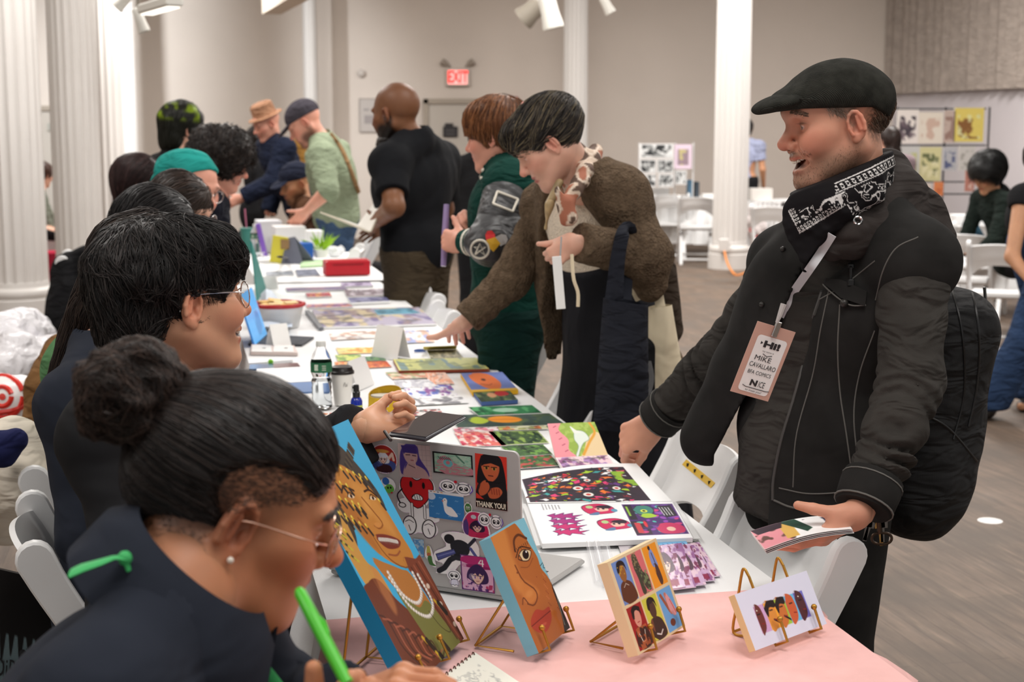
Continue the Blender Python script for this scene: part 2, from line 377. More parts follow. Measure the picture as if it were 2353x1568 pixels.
# ------------------------------------------------------------------ printed pictures: a small raster painter
class Cv:
 def __init__(s,w,h,bg=(255,255,255)):
  s.w,s.h=w,h; s.a=np.tile(np.asarray(bg,float),(h,w,1)); s.Y,s.X=np.mgrid[0:h,0:w]; s.X=(s.X+.0)/(w-1); s.Y=(s.Y+.0)/(h-1); s.asp=h/w
 def _p(s,sd,col,a=1,soft=1):   # sd in width units
  k=np.clip(.5-sd*s.w/soft,0,1)*a; s.a=s.a*(1-k[...,None])+np.asarray(col,float)*k[...,None]; return s
 def ell(s,cx,cy,rx,ry,col,rot=0,a=1,soft=1):
  x=s.X-cx; y=(s.Y-cy)*s.asp; c,n=math.cos(rot),math.sin(rot); u=(x*c+y*n)/rx; v=(-x*n+y*c)/ry; k=np.sqrt(u*u+v*v)
  return s._p((k-1)*min(rx,ry),col,a,soft)
 def line(s,pts,w,col,a=1,close=False):
  P=[(p[0],p[1]*s.asp) for p in pts]; P=P+[P[0]] if close else P; y=s.Y*s.asp; d=np.full(s.X.shape,9.)
  for (x0,y0),(x1,y1) in zip(P[:-1],P[1:]):
   dx,dy=x1-x0,y1-y0; t=np.clip(((s.X-x0)*dx+(y-y0)*dy)/(dx*dx+dy*dy+1e-9),0,1); d=np.minimum(d,np.hypot(s.X-x0-t*dx,y-y0-t*dy))
  return s._p(d-w/2,col,a)
 def poly(s,pts,col,a=1,edge=None,ew=.01,soft=1):
  P=[(p[0],p[1]*s.asp) for p in pts]; y=s.Y*s.asp; ins=np.zeros(s.X.shape,bool); d=np.full(s.X.shape,9.)
  for (x0,y0),(x1,y1) in zip(P,P[1:]+P[:1]):
   if y0 != y1:ins ^= ((y0>y) != (y1>y))&(s.X<(x1-x0)*(y-y0)/(y1-y0)+x0)
   dx,dy=x1-x0,y1-y0; t=np.clip(((s.X-x0)*dx+(y-y0)*dy)/(dx*dx+dy*dy+1e-9),0,1); d=np.minimum(d,np.hypot(s.X-x0-t*dx,y-y0-t*dy))
  s._p(np.where(ins,-d,d),col,a,soft)
  if edge is not None:s._p(d-ew/2,edge)
  return s
 def curve(s,pts,col,a=1,edge=None,ew=.01,soft=1,n=40):   # smooth closed shape
  P=[(p[0],p[1],0) for p in pts]; Q=spline(P[-1:]+P+P[:2],n+8)[4:-4]; return s.poly([(q[0],q[1]) for q in Q[:,:2]],col,a,edge,ew,soft)
 def arc(s,pts,w,col,a=1):Q=spline([(p[0],p[1],0) for p in pts],14); return s.line([(q[0],q[1]) for q in Q],w,col,a)
 def rect(s,x0,y0,x1,y1,col,a=1):
  x=np.maximum(x0-s.X,s.X-x1); y=np.maximum(y0-s.Y,s.Y-y1)*s.asp; return s._p(np.maximum(x,y),col,a)
 def noise(s,col,freq,th=.1,a=1,seed=0,box=None,stretch=(1,1)):
  P=np.stack([s.X.ravel()*freq*stretch[0]+seed,s.Y.ravel()*s.asp*freq*stretch[1],np.full(s.X.size,seed*1.7)],1); v=vnoise(P)+.5*vnoise(P*2.1+9)
  k=np.clip((v-th)*5,0,1).reshape(s.X.shape)*a
  if box:k=k*((s.X>box[0])&(s.X<box[2])&(s.Y>box[1])&(s.Y<box[3]))
  s.a=s.a*(1-k[...,None])+np.asarray(col,float)*k[...,None]; return s
 def grade(s,c0,c1,box=(0,0,1,1),ax=1):
  t=np.clip(((s.Y if ax else s.X)-box[ax])/(box[2+ax]-box[ax]),0,1)[...,None]; m=((s.X>=box[0])&(s.X<=box[2])&(s.Y>=box[1])&(s.Y<=box[3]))[...,None]
  s.a=np.where(m,np.asarray(c0)*(1-t)+np.asarray(c1)*t,s.a); return s
 def paste(s,o,x0,y0,x1,y1):
  m=(s.X>=x0)&(s.X<=x1)&(s.Y>=y0)&(s.Y<=y1); i=np.clip(((s.Y-y0)/(y1-y0)*(o.h-1)).round().astype(int),0,o.h-1); j=np.clip(((s.X-x0)/(x1-x0)*(o.w-1)).round().astype(int),0,o.w-1)
  s.a=np.where(m[...,None],o.a[i,j],s.a); return s
def sheet(name,cv,TL,TR,BL,BR=None,thick=.002,side=(245,245,242),m=None,parent=None,bend=None,sidem=None):
 """a printed sheet / panel: picture on the front, real thickness, one mesh"""
 TL,TR,BL=(np.asarray(p,float) for p in (TL,TR,BL)); BR=TR+BL-TL if BR is None else np.asarray(BR,float)
 h,w=cv.h,cv.w; s_=np.linspace(0,1,w)[None,:,None]; t=np.linspace(0,1,h)[:,None,None]
 P=(TL*(1-s_)+TR*s_)*(1-t)+(BL*(1-s_)+BR*s_)*t
 n=nrm(np.cross(BL-TL,TR-TL))
 if bend is not None:P=P+n*bend(s_,t)
 V=P.reshape(-1,3); i=np.arange((h-1)*(w-1)); r,c=i // (w-1),i%(w-1); a=r*w+c
 F=np.stack([a,a+w,a+w+1,a+1],1)
 rim=np.concatenate([np.arange(w),np.arange(1,h)*w+w-1,(h-1)*w+np.arange(w-2,-1,-1),np.arange(h-2,0,-1)*w]); k=len(rim)
 V2=V[rim]; V3_=V2-n*thick; o=len(V); q=np.arange(k); q2=(q+1)%k
 F2=np.stack([o+q,o+q2,o+k+q2,o+k+q],1)
 o2=o+2*k; cs=V[[0,w-1,h*w-1,(h-1)*w]]-n*thick
 F3=np.array([[o2,o2+1,o2+2,o2+3]])
 C=np.concatenate([lin(cv.a.reshape(-1,3)),np.tile(lin(side),(2*k+4,1))])
 Fa=np.concatenate([F,F2,F3]) if bend is None else np.concatenate([F,F2])
 return mk(name,np.concatenate([V,V2,V3_,cs]),Fa,m or VC(),parent,False,C)
def lift_plane(BL,BR,px,py):   # the point above BR whose edge stands square to BL-BR, seen at px,py
 b=nrm(BR-BL); o=V3(0,0,CAMH); r=ray(px,py); t=((BR-o) @ b)/(r @ b); return o+r*t
# ================================================================== the room
def struct(o):o['kind']='structure'; return o
def floor_mat():
 m=bpy.data.materials.new('worn_plank_floor'); m.use_nodes=True; nt=m.node_tree; N=nt.nodes; L=nt.links; b=N['Principled BSDF']
 tc=N.new('ShaderNodeTexCoord'); mp=N.new('ShaderNodeMapping'); mp.inputs['Rotation'].default_value=(0,0,-math.radians(102.6)); L.new(tc.outputs['Object'],mp.inputs[0])
 br=N.new('ShaderNodeTexBrick'); br.inputs['Scale'].default_value=1; br.inputs['Brick Width'].default_value=1.1; br.inputs['Row Height'].default_value=.075; br.inputs['Mortar Size'].default_value=.0014
 br.inputs['Color1'].default_value=(*lin((116,98,84)),1); br.inputs['Color2'].default_value=(*lin((100,85,73)),1); br.inputs['Mortar'].default_value=(*lin((72,60,51)),1)
 L.new(mp.outputs[0],br.inputs['Vector'])
 st=N.new('ShaderNodeMapping'); st.inputs['Scale'].default_value=(1.6,15,1); L.new(mp.outputs[0],st.inputs[0])
 n1=N.new('ShaderNodeTexNoise'); n1.inputs['Scale'].default_value=2.2; n1.inputs['Detail'].default_value=8; n1.inputs['Roughness'].default_value=.65; L.new(st.outputs[0],n1.inputs[0])
 n2=N.new('ShaderNodeTexNoise'); n2.inputs['Scale'].default_value=2.6; n2.inputs['Detail'].default_value=6; L.new(tc.outputs['Object'],n2.inputs[0])
 def mixc(a,bcol,f,lo,hi,mode='MIX'):
  mr=N.new('ShaderNodeMapRange'); mr.inputs[1].default_value=lo; mr.inputs[2].default_value=hi; L.new(f,mr.inputs[0])
  mx=N.new('ShaderNodeMix'); mx.data_type='RGBA'; mx.blend_type=mode; L.new(mr.outputs[0],mx.inputs[0]); L.new(a,mx.inputs[6]); mx.inputs[7].default_value=(*lin(bcol),1); return mx.outputs[2]
 c=mixc(br.outputs[0],(76,64,55),n1.outputs[0],.5,.78)
 c=mixc(c,(134,115,98),n1.outputs[0],.46,.28)
 c=mixc(c,(98,88,80),n2.outputs[0],.45,.7)
 L.new(c,b.inputs['Base Color'])
 mr=N.new('ShaderNodeMapRange'); mr.inputs[3].default_value=.42; mr.inputs[4].default_value=.75; b.inputs['Specular IOR Level'].default_value=.3; L.new(n2.outputs[0],mr.inputs[0]); L.new(mr.outputs[0],b.inputs['Roughness'])
 bp=N.new('ShaderNodeBump'); bp.inputs['Strength'].default_value=.12; bp.inputs['Distance'].default_value=.003; L.new(n1.outputs[0],bp.inputs['Height']); L.new(bp.outputs[0],b.inputs['Normal'])
 return m
def plaster(name,col):return mat(name,col,rough=.85,bump=('noise',30),bs=.05,var=.03,vs=1.2)
HZ=4.6
struct(MB().box((0,11,-.05),(17,25,.1)).build('floor',floor_mat()))
struct(MB().box((0,11,HZ+.05),(17,25,.1)).build('ceiling',plaster('ceiling_paint',(225,222,215))))
WALL=plaster('wall_paint',(220,209,199))
bw=21.5; cx=W(2050,300,bw)[0]
struct(MB().box(((cx-7.5)/2,bw+.1,HZ/2),(cx+7.5,.2,HZ)).build('wall_back',WALL))
struct(MB().box((-7.6,11,HZ/2),(.2,21.2,HZ)).build('wall_left',WALL))
e2=V3(cx+12.0*.262,bw-12,0)
wr_=MB(); wd_=nrm(e2-V3(cx,bw,0)); wn=V3(wd_[1],-wd_[0],0)
if wn[0]<0:wn=-wn
mid=(e2+V3(cx,bw,0))/2+wn*.1
struct(wr_.box((mid[0],mid[1],HZ/2),(np.linalg.norm(e2-V3(cx,bw,0)),.2,HZ),frame(wd_,V3(0,0,1))).build('wall_right',plaster('right_wall_paint',(222,216,220))))
# pleated panel hanging high on the right wall
zc=CAMH+(296-218)/FPX*bw
P=[]
nfold=260
for i in range(nfold+1):
 t=i/nfold; base=V3(cx,bw,0)+wd_*(12*t)-wn*(.13+.045*math.sin(i*1.35)+.02*math.sin(i*.41))
 P.append([base+V3(0,0,zc),base+V3(0,0,HZ-.02)])
tag(MB().grid(np.array(P),thick=.004).build('curtain',CLOTH('grey_beige_drape',(176,164,155)),smooth=True),'pleated greige curtain hanging high along the right wall','curtain')
# ---- fluted iron columns
def column(name,c,r,label,base=True,flutes=20,group='white fluted columns standing down the hall'):
 o=empty(name,(c[0],c[1],0),label,'column',group); m=mat('column_white_paint',(216,212,208),rough=.5)
 n=flutes*6; prof=[]
 for j in range(n):
  q=2*math.pi*j/n; k=(j%6)/6; rr=r*(1-.075*math.sin(math.pi*k)**.8); prof.append((rr*math.cos(q),rr*math.sin(q)))
 V=[]; zs=((.30,1.0),(2.2,.985),(HZ-.3,.93))
 for z,k in zs:V +=[(c[0]+x*k,c[1]+y*k,z) for x,y in prof]
 F=[(i*n+j,i*n+(j+1)%n,i*n+n+(j+1)%n,i*n+n+j) for i in range(2) for j in range(n)]
 s=MB().add(V,F).build('shaft',m,o); autosmooth(s,60)
 b=MB().lathe([(r*1.22,0),(r*1.22,.17),(r*1.12,.18),(r*1.18,.20),(r*1.2,.225),(r*1.16,.25),(r*1.02,.27),(r*1.0,.31)],(c[0],c[1],0),40).build('base',m,o,smooth=True)
 k=MB().lathe([(r*.93,HZ-.34),(r*1.05,HZ-.3),(r*1.05,HZ-.26),(r*1.3,HZ-.12),(r*1.35,HZ)],(c[0],c[1],0),40).build('capital',m,o,smooth=True)
 return o
def colat(px,d,r,label,**k):p=W(px,300,d); return column('column',(p[0],p[1]),r,label,**k)
colat(1682,16.9,.20,'white fluted column standing on the right before the far tables')
colat(1322,19.6,.16,'white fluted column rising behind the woman in the brown cardigan')
colat(716,20.6,.10,'slim white column rising behind the man in the grey cap',flutes=12)
colat(22,12.4,.26,'widest white fluted column at the left edge')
colat(172,13.6,.215,'second white fluted column from the left edge')
colat(246,16.4,.18,'third white fluted column from the left, half hidden behind its neighbour',flutes=16)
colat(292,19.3,.13,'fourth and farthest white column of the left row')
# ---- wall fittings at the far end
def on_back(px0,py0,px1,py1,dd=.0,y=bw):
 a=W(px0,py0,y-dd); b=W(px1,py1,y-dd); return a,b
wp=mat('door_paint',(196,188,178),rough=.55)
def door(name,x0,x1,top,label,px_sign=None):
 a,b=on_back(x0,top,x1,top); w=b[0]-a[0]; h=a[2]; cxx=(a[0]+b[0])/2
 o=struct(MB().box((cxx,bw-.03,h/2),(w-.1,.05,h-.06)).build(name,wp))
 fr=MB(); fm=mat('door_frame_paint',(172,160,146),rough=.5)
 for s in (-1,1):fr.box((cxx+s*(w/2-.03),bw-.05,h/2),(.07,.1,h))
 fr.box((cxx,bw-.05,h-.03),(w,.1,.07)); fr.build('door_frame',fm,o)
 return o,cxx,w,h
d1,dx,dw,dh=door('door_1',974,1128,228,'')
MB().box((dx-.1,bw-.1,1.02),(dw*.7,.05,.06)).build('push_bar',mat('brushed_steel',(150,148,145),metal=1,rough=.35),d1)
a=W(1035,303,bw-.08)
bs_=MB().box(a,(.21,.02,.15),bev=.004).box(a+V3(-.02,0,.095),(.12,.02,.05),bev=.004).build('room_sign',mat('black_sign_plastic',(38,34,36),rough=.4))
tag(bs_,'small black sign mounted on the door below the exit sign','sign')
for k in range(2):MB().box(a+V3(0,-.012,.02-.05*k),(.13,.002,.008)).build('sign_line',mat('sign_grey_print',(120,116,116)),bs_)
d2,dx2,dw2,dh2=door('door_2',66,205,244,'')
a=W(122,292,bw-.08); s_=tag(MB().box(a,(.16,.015,.11)).build('room_sign',mat('pale_sign',(178,176,166))),'small grey notice on the door seen between the left columns','sign')
for k in range(3):MB().box(a+V3(0,-.009,.03-.03*k),(.11,.002,.008)).build('sign_line',mat('sign_grey_print',(120,116,116)),s_)
# exit sign
a=W(1052,177,bw-.06); ex=empty('exit_sign',(a[0],bw,a[2]),'lit red EXIT sign with two lamp heads above the far door','exit sign')
hw,hh=.165,.125
MB().box((a[0],bw-.05,a[2]),(2*hw,.09,2*hh),bev=.006).build('housing',mat('exit_housing',(206,196,186),rough=.5),ex)
MB().box((a[0],bw-.098,a[2]-.005),(2*hw-.06,.006,2*hh-.055)).build('face',mat('exit_glow_panel',(255,176,170),emit=1.0),ex)
text_obj('exit_lettering','EXIT',.225,(a[0],bw-.103,a[2]-.008),(1,0,0),(0,0,1),mat('exit_glow_red',(255,40,34),emit=1.5),ex,bold=.008,sx=.62)
for s in (-1,1):
 h_=MB(); h_.tube([(a[0]+s*.11,bw-.05,a[2]+hh),(a[0]+s*.13,bw-.06,a[2]+hh+.05)],.012)
 h_.lathe([(.03,0),(.045,.03),(.05,.09),(.0,.09)],(a[0]+s*.15,bw-.06,a[2]+hh+.05),14,frame(V3(0,1,0),V3(s*.9,0,.5))); h_.build('lamp_head',mat('grey_fitting',(160,148,136),rough=.5),ex,smooth=True)
# notice board, alarm box, wall bell
a,b=on_back(826,227,877,303,.02); c=(a+b)/2
o=tag(MB().box(c,(b[0]-a[0],.02,a[2]-b[2])).build('notice_board',mat('notice_grey',(192,184,178),rough=.6)),'pale grey framed notice on the end wall behind the shaved-headed man','notice')
fr=MB(); w_=b[0]-a[0]; h_=a[2]-b[2]
for s in (-1,1):fr.box(c+V3(s*w_/2,-.008,0),(.012,.02,h_)); fr.box(c+V3(0,-.008,s*h_/2),(w_+.012,.02,.012))
fr.build('frame',mat('notice_frame',(168,158,150)),o)
MB().box(c+V3(-.06,-.012,.08),(.08,.002,.03)).box(c+V3(0,-.012,-.06),(.18,.002,.12)).build('print',mat('notice_print',(160,152,150)),o)
a=W(1181,232,bw-.04); o=tag(MB().box(a,(.12,.07,.12),bev=.008).build('fire_alarm',mat('alarm_red',(150,40,46),rough=.4)),'small dark red fire alarm box on the wall right of the door','fire alarm')
MB().lathe([(.04,0),(.04,.01),(.03,.014)],a+V3(0,-.03,0),16,frame(V3(1,0,0),V3(0,-1,0))).build('strobe',mat('alarm_strobe',(190,110,110)),o)
a=W(830,168,bw-.03); tag(MB().lathe([(.055,0),(.055,.03),(.03,.05),(0,.05)],a,18,frame(V3(1,0,0),V3(0,-1,0))).build('wall_sensor',mat('sensor_white',(205,196,188)),smooth=True),'small round white sensor on the end wall above the notice','sensor')
# ---- light fittings peeping in along the top edge
fw=mat('lamp_white_enamel',(232,230,222),rough=.4); fg=mat('lamp_grey_enamel',(150,142,130),rough=.5)
def track_head(px,py,d,dr,L_,r,label,m=fw):
 p=W(px,py,d); dr=nrm(dr); R=frame(np.cross(dr,V3(0,1,0)),dr)
 o=empty('track_spotlight',p,label,'spotlight','spotlights hanging from the ceiling track')
 MB().lathe([(r*.55,-L_/2),(r*.8,-L_*.42),(r*.85,L_*.1),(r,L_*.42),(r,L_/2),(r*.8,L_/2),(r*.75,L_*.4)],p,20,R).build('lamp_can',m,o,smooth=True)
 st=MB(); st.tube([p-dr*L_*.2,p-dr*L_*.2+V3(0,0,r*1.4),p-dr*L_*.2+V3(0,0,HZ-p[2]+dr[2]*L_*.2)],.012); st.build('stem',fg,o)
 MB().ball(p+dr*L_*.38,(r*.7,r*.7,r*.3),R=R).build('bulb',mat('lamp_bulb',(236,232,222),rough=.3),o)
 return o
track_head(1262,22,12.0,(.25,0,-1),.30,.085,'large white cylinder spotlight at the top left of the middle column')
track_head(1222,26,12.4,(-.7,.2,-.6),.2,.10,'grey round spotlight beside the white cylinder spotlight',fg)
track_head(1394,12,13.5,(.5,0,-.9),.16,.05,'small white spotlight right of the middle column top')
track_head(282,3,10.0,(-.6,0,-.6),.12,.045,'small spotlight at the top left, left of the strip lamp')
track_head(322,46,9.8,(.35,0,-1),.16,.04,'white spotlight tilted down below the strip lamp')
p0,p1=W(334,22,8.6),W(402,2,8.2)
o=empty('strip_lamp',p0,'white boxy strip lamp at the top left','lamp'); d_=nrm(p1-p0)
MB().box((p0+p1)/2,(np.linalg.norm(p1-p0),.1,.055),frame(d_,V3(0,0,1)),bev=.01).build('housing',fw,o)
MB().box((p0+p1)/2-V3(0,0,.03),(np.linalg.norm(p1-p0)*.9,.07,.008),frame(d_,V3(0,0,1))).build('diffuser',mat('strip_glow',(255,248,235),emit=1.6),o)
MB().tube([(p0+p1)/2,[(p0+p1)[0]/2,(p0+p1)[1]/2,HZ]],.012).build('stem',fg,o)
pa,pb=W(623,18,16.5),W(700,-28,13.5); dd_=nrm(pb-pa)
struct(MB().box((pa+pb)/2+dd_*1.6+V3(0,0,.05),(np.linalg.norm(pb-pa)+3.2,.2,.24),frame(dd_,V3(0,0,1))).build('beam',plaster('beam_paint',(222,212,198))))
# ================================================================== folding chairs
CW=mat('chair_white_resin',(238,238,238),rough=.38,var=.02)
def make_chair():
 o=empty('folding_chair',(0,0,0))
 for s in (-1,1):
  y=s*.205; pts=spline([(.24,0,0),(.10,0,.25),(-.05,0,.5),(-.165,0,.70),(-.205,0,.78)],14); m=MB(); pol=[]
  tn=np.gradient(pts,axis=0); tn /= np.linalg.norm(tn,axis=1,keepdims=True); nn=np.stack([tn[:,2],0*tn[:,0],-tn[:,0]],1); w_=np.linspace(.024,.036,14)
  a_=[p+n*w for p,n,w in zip(pts,nn,w_)]; b_=[p-n*w for p,n,w in zip(pts,nn,w_)]
  tip=[pts[-1]+nn[-1]*.036*math.cos(q)+tn[-1]*.036*math.sin(q) for q in np.linspace(0,math.pi,9)[1:-1]]
  ring=a_+tip+b_[::-1]; k=len(ring); V=[]
  for yy,sh in ((-.015,.88),(-.010,1),(.010,1),(.015,.88)):
   cen=np.array([pts[min(i,13)] if i<14 else (pts[13] if i<21 else pts[max(0,k-1-i)]) for i in range(k)])
   V +=[cen[i]+(ring[i]-cen[i])*sh+V3(0,y+yy,0) for i in range(k)]
  F=[(j*k+i,j*k+(i+1)%k,(j+1)*k+(i+1)%k,(j+1)*k+i) for j in range(3) for i in range(k)]
  quad=[]
  for base,rev in ((0,True),(3*k,False)):
   for i in range(13):
    f=(base+i,base+i+1,base+k-2-i,base+k-1-i); quad.append(f[::-1] if rev else f)
   f=tuple(base+13+i for i in range(9)); quad.append(f[::-1] if rev else f)
  lg=m.add(V,F+quad).build('side_rail',CW,o,smooth=True)
  MB().tube(spline([(-.25,s*.17,0),(-.12,s*.17,.16),(.05,s*.17,.34),(.13,s*.17,.42)],8),.019,8,flat=.7).build('leg',CW,o,smooth=True)
 Pn=[]
 for i in range(17):
  u=-1+2*i/16; top=.775+.018*(1-u*u); bot=.645-.095*abs(u)**3; row=[]
  for j in range(9):
   z=bot+(top-bot)*j/8; xr=np.interp(z,[.5,.7,.78],[-.05,-.165,-.205]); row.append((xr-.035*(1-u*u)+.004*math.cos(j),u*.195,z))
  Pn.append(row)
 MB().grid(np.array(Pn),thick=.012).build('backrest',CW,o,smooth=True)
 S_=[]
 for i in range(11):
  u=-1+i/5; row=[]
  for j in range(11):v=-1+j/5; row.append((.02+.2*v,u*.185*(1-.1*max(v,0)**2),.445-.014*(1-u*u)*(1-v*v)-.03*max(v-.7,0)))
  S_.append(row)
 MB().grid(np.array(S_)[::-1],thick=.022).build('seat',CW,o,smooth=True)
 for z,X,yy in ((.09,.2,.2),(.40,.01,.2),(.06,-.2,.17)):MB().tube([(X,-yy,z),(X,yy,z)],.012).build('crossbar',CW,o,smooth=True)
 return o
proto_chair=make_chair(); used_chair=[False]
def chair(back_top,face,label,group,z=0,sc=1):   # back_top: xy of the top of the backrest
 f=nrm(V3(face[0],face[1],0)); o=proto_chair if not used_chair[0] else copy_tree(proto_chair); used_chair[0]=True
 o.rotation_euler=(0,0,math.atan2(f[1],f[0])); o.scale=(sc,)*3; b=V3(back_top[0],back_top[1],z)+f*.2*sc; o.location=b
 return tag(o,label,'chair',group)
def top(px,py,z=.8):return T(px,py,z)
GR='white folding chairs pushed up along the customers\' side of the long table'
def rc(nearpx,label,g=GR,rot=0):   # near rail top pixel
 t=top(*nearpx)+TD*.2; f=-TN; c,s=math.cos(rot),math.sin(rot)
 return chair(t,(f[0]*c-f[1]*s,f[0]*s+f[1]*c),label,g)
rc((1915,1255),'white folding chair nearest the camera, right behind the small framed print',rot=.12)
rc((1700,1062),'white folding chair with a strip of yellow tape across its backrest')
rc((1400,880),'white folding chair standing in front of the long black skirt')
rc((1235,795),'white folding chair just right of the blue and orange book')
rc((1040,722),'white folding chair close behind the reaching woman\'s sleeve')
rc((1005,682),'white folding chair by the shaved-headed man\'s olive trousers')
rc((868,548),'white folding chair under the shaved-headed man\'s open book')
rc((828,575),'white folding chair beside the green plant, left of the black t-shirt',rot=-.2)
GL='white folding chairs on the sellers\' side of the table'
def lc(nearpx,label,rot=0,z=.8,sc=1):
 t=top(nearpx[0],nearpx[1],z)+TD*.2; f=TN; c,s=math.cos(rot),math.sin(rot)
 return chair(t,(f[0]*c-f[1]*s,f[0]*s+f[1]*c),label,GL,sc=sc)
lc((60,1262),'white folding chair at the lower left edge, nearest the camera on the sellers\' side',.1)
lc((62,1086),'white folding chair behind the nearest one at left, cream jacket heaped beside it',.1)
lc((112,838),'white folding chair with a brown jacket over its back')
lc((196,742),'white folding chair peeping out behind the green hoodie')
lc((146,604),'white folding chair with a black coat hung over it',0,.84,1.08)
# ================================================================== figures
def rotm(ax,deg):
 return np.array(Matrix.Rotation(math.radians(deg),3,Vector(ax)))
SK=dict(light=(226,176,152),pink=(222,160,138),tan=(198,146,112),brown=(122,80,54),asian=(220,172,142),olive=(176,118,84),deep=(104,66,44))
def head_sdf(s,ho,HR,sc=1,o={}):
 """face forward +x, left +y, up +z; origin between the ears"""
 g=o.get; jw=g('jaw',1); nz=g('nose',1); op=g('open',0); sm=g('smile',0); ch=g('chin',0)
 s.at(ho,HR,sc)
 s.ell((-.008,0,.036),(.098,.075,.088+g('skz',0)),k=0)
 s.ell((.036,0,-.018),(.056,.060,.086),k=.03)
 for y in (-1,1):
  s.cap((-.004,y*.048*jw,-.042),(.066,y*.017*jw,-.094),.023,.019,k=.03)
  s.ell((.056,y*.043,-.016+.004*sm),(.030,.023,.021),k=.022)
  s.cap((.084,y*.040,.026),(.091,y*.010,.027),.009,.008,k=.016)
  s.ell((.070,y*(.030+.008*sm),-.034+.004*sm),(.026,.020,.022),k=.02)
 s.ell((.080+ch,0,-.099),(.021,.024,.020),k=.02)
 if g('fh'):s.ell((.040+g('fh'),0,.045),(.052,.056,.052),k=.03)
 s.ell((.076,0,-.056),(.025,.031,.027),k=.02)
 if g('fat'):s.ell((.03,0,-.085),(.06,.055,.04),k=.03)
 # eyes
 lid=g('lid',.0042)
 for y in (-1,1):
  s.ell((.096,y*.031,.006),(.014,.017,.0125),k=.014,mode='-')
  s.ell((.0765,y*.031,.006),(.0140,.0150,.0132),k=.004)
  s.ell((.0905,y*.0315,.0045-.0015),(.008,.0125,lid),rotm((1,0,0),y*-6),k=.0015,mode='-')
  s.ell((.0760,y*.031,.006),(.0122,.0122,.0122),k=.0008)
 # nose
 s.cap((.088,0,.016),(.112*nz if nz<1.08 else .118,0,-.022),.0078,.0098,k=.012)
 s.ell((.112+.009*(nz-1)*10*.1,0,-.026),(.0125*nz,.0115,.0105),k=.008)
 for y in (-1,1):s.ell((.100,y*.0125,-.030),(.0105,.0075,.0085),k=.006)
 # mouth
 cx_,cz_=.084-.013*sm,-.058+.009*sm; cy_=.024+.008*sm
 if op:
  s.ell((.097-.006*sm,0,-.0585-.005*op),(.023+.006*sm,cy_*(.95+.2*sm),.003+.0085*op),rotm((0,1,0),14*sm),k=.003,mode='-')
 for y in (-1,1):
  s.cap((cx_,y*cy_,cz_),(.0985,y*.006,-.0535+.001*op),.0035,.0055,k=.005)
  s.cap((cx_,y*cy_,cz_-.001),(.0955-.002*op,y*.005,-.0665-.014*op),.0035,.0062,k=.005)
 if sm>.6:
  for y in (-1,1):s.cap((.098,y*.021,-.033),(.084,y*.036,-.050),.0016,k=.010,mode='-')
 if not op:s.ell((.104,0,-.0600),(.010,.022,.0012),k=.002,mode='-')
 # ears
 for y in (-1,1):
  if g('noear')==y:continue
  E=rotm((0,0,1),y*-24) @ rotm((0,1,0),10)
  es=g('ear',1)
  c=V3(.000,y*.0765,-.004)
  s.ell(c,(.0175*es,.0075,.031*es),E,k=.006)
  for q in np.linspace(0,1,9):
   a=math.radians(-40+250*q); p=c+E @ V3(.0150*es*math.cos(a),y*.0060,.027*es*math.sin(a))
   if q>0:s.cap(pp,p,.0038,k=.002)
   pp=p
  s.ell(c+E @ V3(.002,y*.0070,.001),(.0105*es,.0085,.019*es),E,k=.003,mode='-')
  s.ell(c+E @ V3(.011,y*.003,-.004),(.004,.003,.006),E,k=.003)
  s.ell(c+E @ V3(.007,y*.002,-.026*es),(.008,.005,.009),E,k=.004)
  s.cap(c+E @ V3(-.003,y*.005,.014),c+E @ V3(-.004,y*.005,-.010),.003,k=.003)
def face_paint(p,ho,HR,sc=1,o={}):
 g=o.get; sm=g('smile',0); op=g('open',0); p.at(ho,HR,sc); b=np.array(SK.get(g('skin','light'),g('skin')) if isinstance(g('skin','light'),str) else g('skin'),float)
 red=np.clip(b*(1.0,.80,.78),0,255)
 for y in (-1,1):
  p.e((.075,y*.045,-.022),(.03,.025,.022),red,.45,.6)
  p.e((.0,y*.082,0),(.022,.012,.032),red,.55,.4)
 p.e((.118,0,-.026),(.016,.016,.014),red,.55,.5)
 for y in (-1,1):p.e((.106,y*.0068,-.0375),(.0045,.0035,.003),b*.35,.9,.4)
 lip=g('lip',tuple(np.clip(b*(.86,.58,.58),0,255)))
 for y in (-1,1):
  p.e((.0975,y*.011,-.054+.003*sm),(.012,.016,.0045),lip,.8,.3,rotm((0,0,1),y*25)); p.e((.094,y*.010,-.0672-.014*op),(.012,.015,.0058),lip,.8,.3,rotm((0,0,1),y*25))
 if op:p.e((.088,0,-.062-.004*op),(.012,.022,.002+.009*op),(70,24,26),1,.2)
 else:p.e((.1,0,-.060),(.012,.021,.0012),tuple(np.array(lip)*.5),.9,.4)
 br=g('brow',(70,50,38))
 for y in (-1,1):
  p.e((.088,y*.029,.0295),(.010,.019,.0042),br,g('browa',.85),.35,rotm((1,0,0),y*-8) @ rotm((0,0,1),y*22))
  p.e((.0885,y*.031,.0105),(.008,.015,.0018),tuple(b*.45),.7,.4)
  ey=(.0885,y*.031,.0035)
  p.e(ey,(.0035,.0118,.0040),(236,230,224),g('eyea',1),.15); gx=g('gaze',0)
  p.e((.0895,y*.031+gx,.0035),(.004,.0052,.0052),(66,44,30),g('eyea',1),.15); p.e((.0895,y*.031+gx,.0035),(.004,.0024,.0024),(8,6,6),g('eyea',1),.15)
 if g('stubble'):
  st=g('stubble'); a=g('stub_a',.55)
  for y in (-1,1):p.e((.03,y*.05,-.075),(.045,.03,.032),st,a,.35,strand=0); p.e((-.002,y*.062,-.035),(.016,.02,.03),st,a*.7,.4)
  p.e((.085,0,-.092),(.03,.035,.026),st,a,.35); p.e((.1,0,-.0455),(.012,.026,.006),st,a,.3)
HDEF=dict(curl=(18,22,14),th=(.75,.55,-.35))
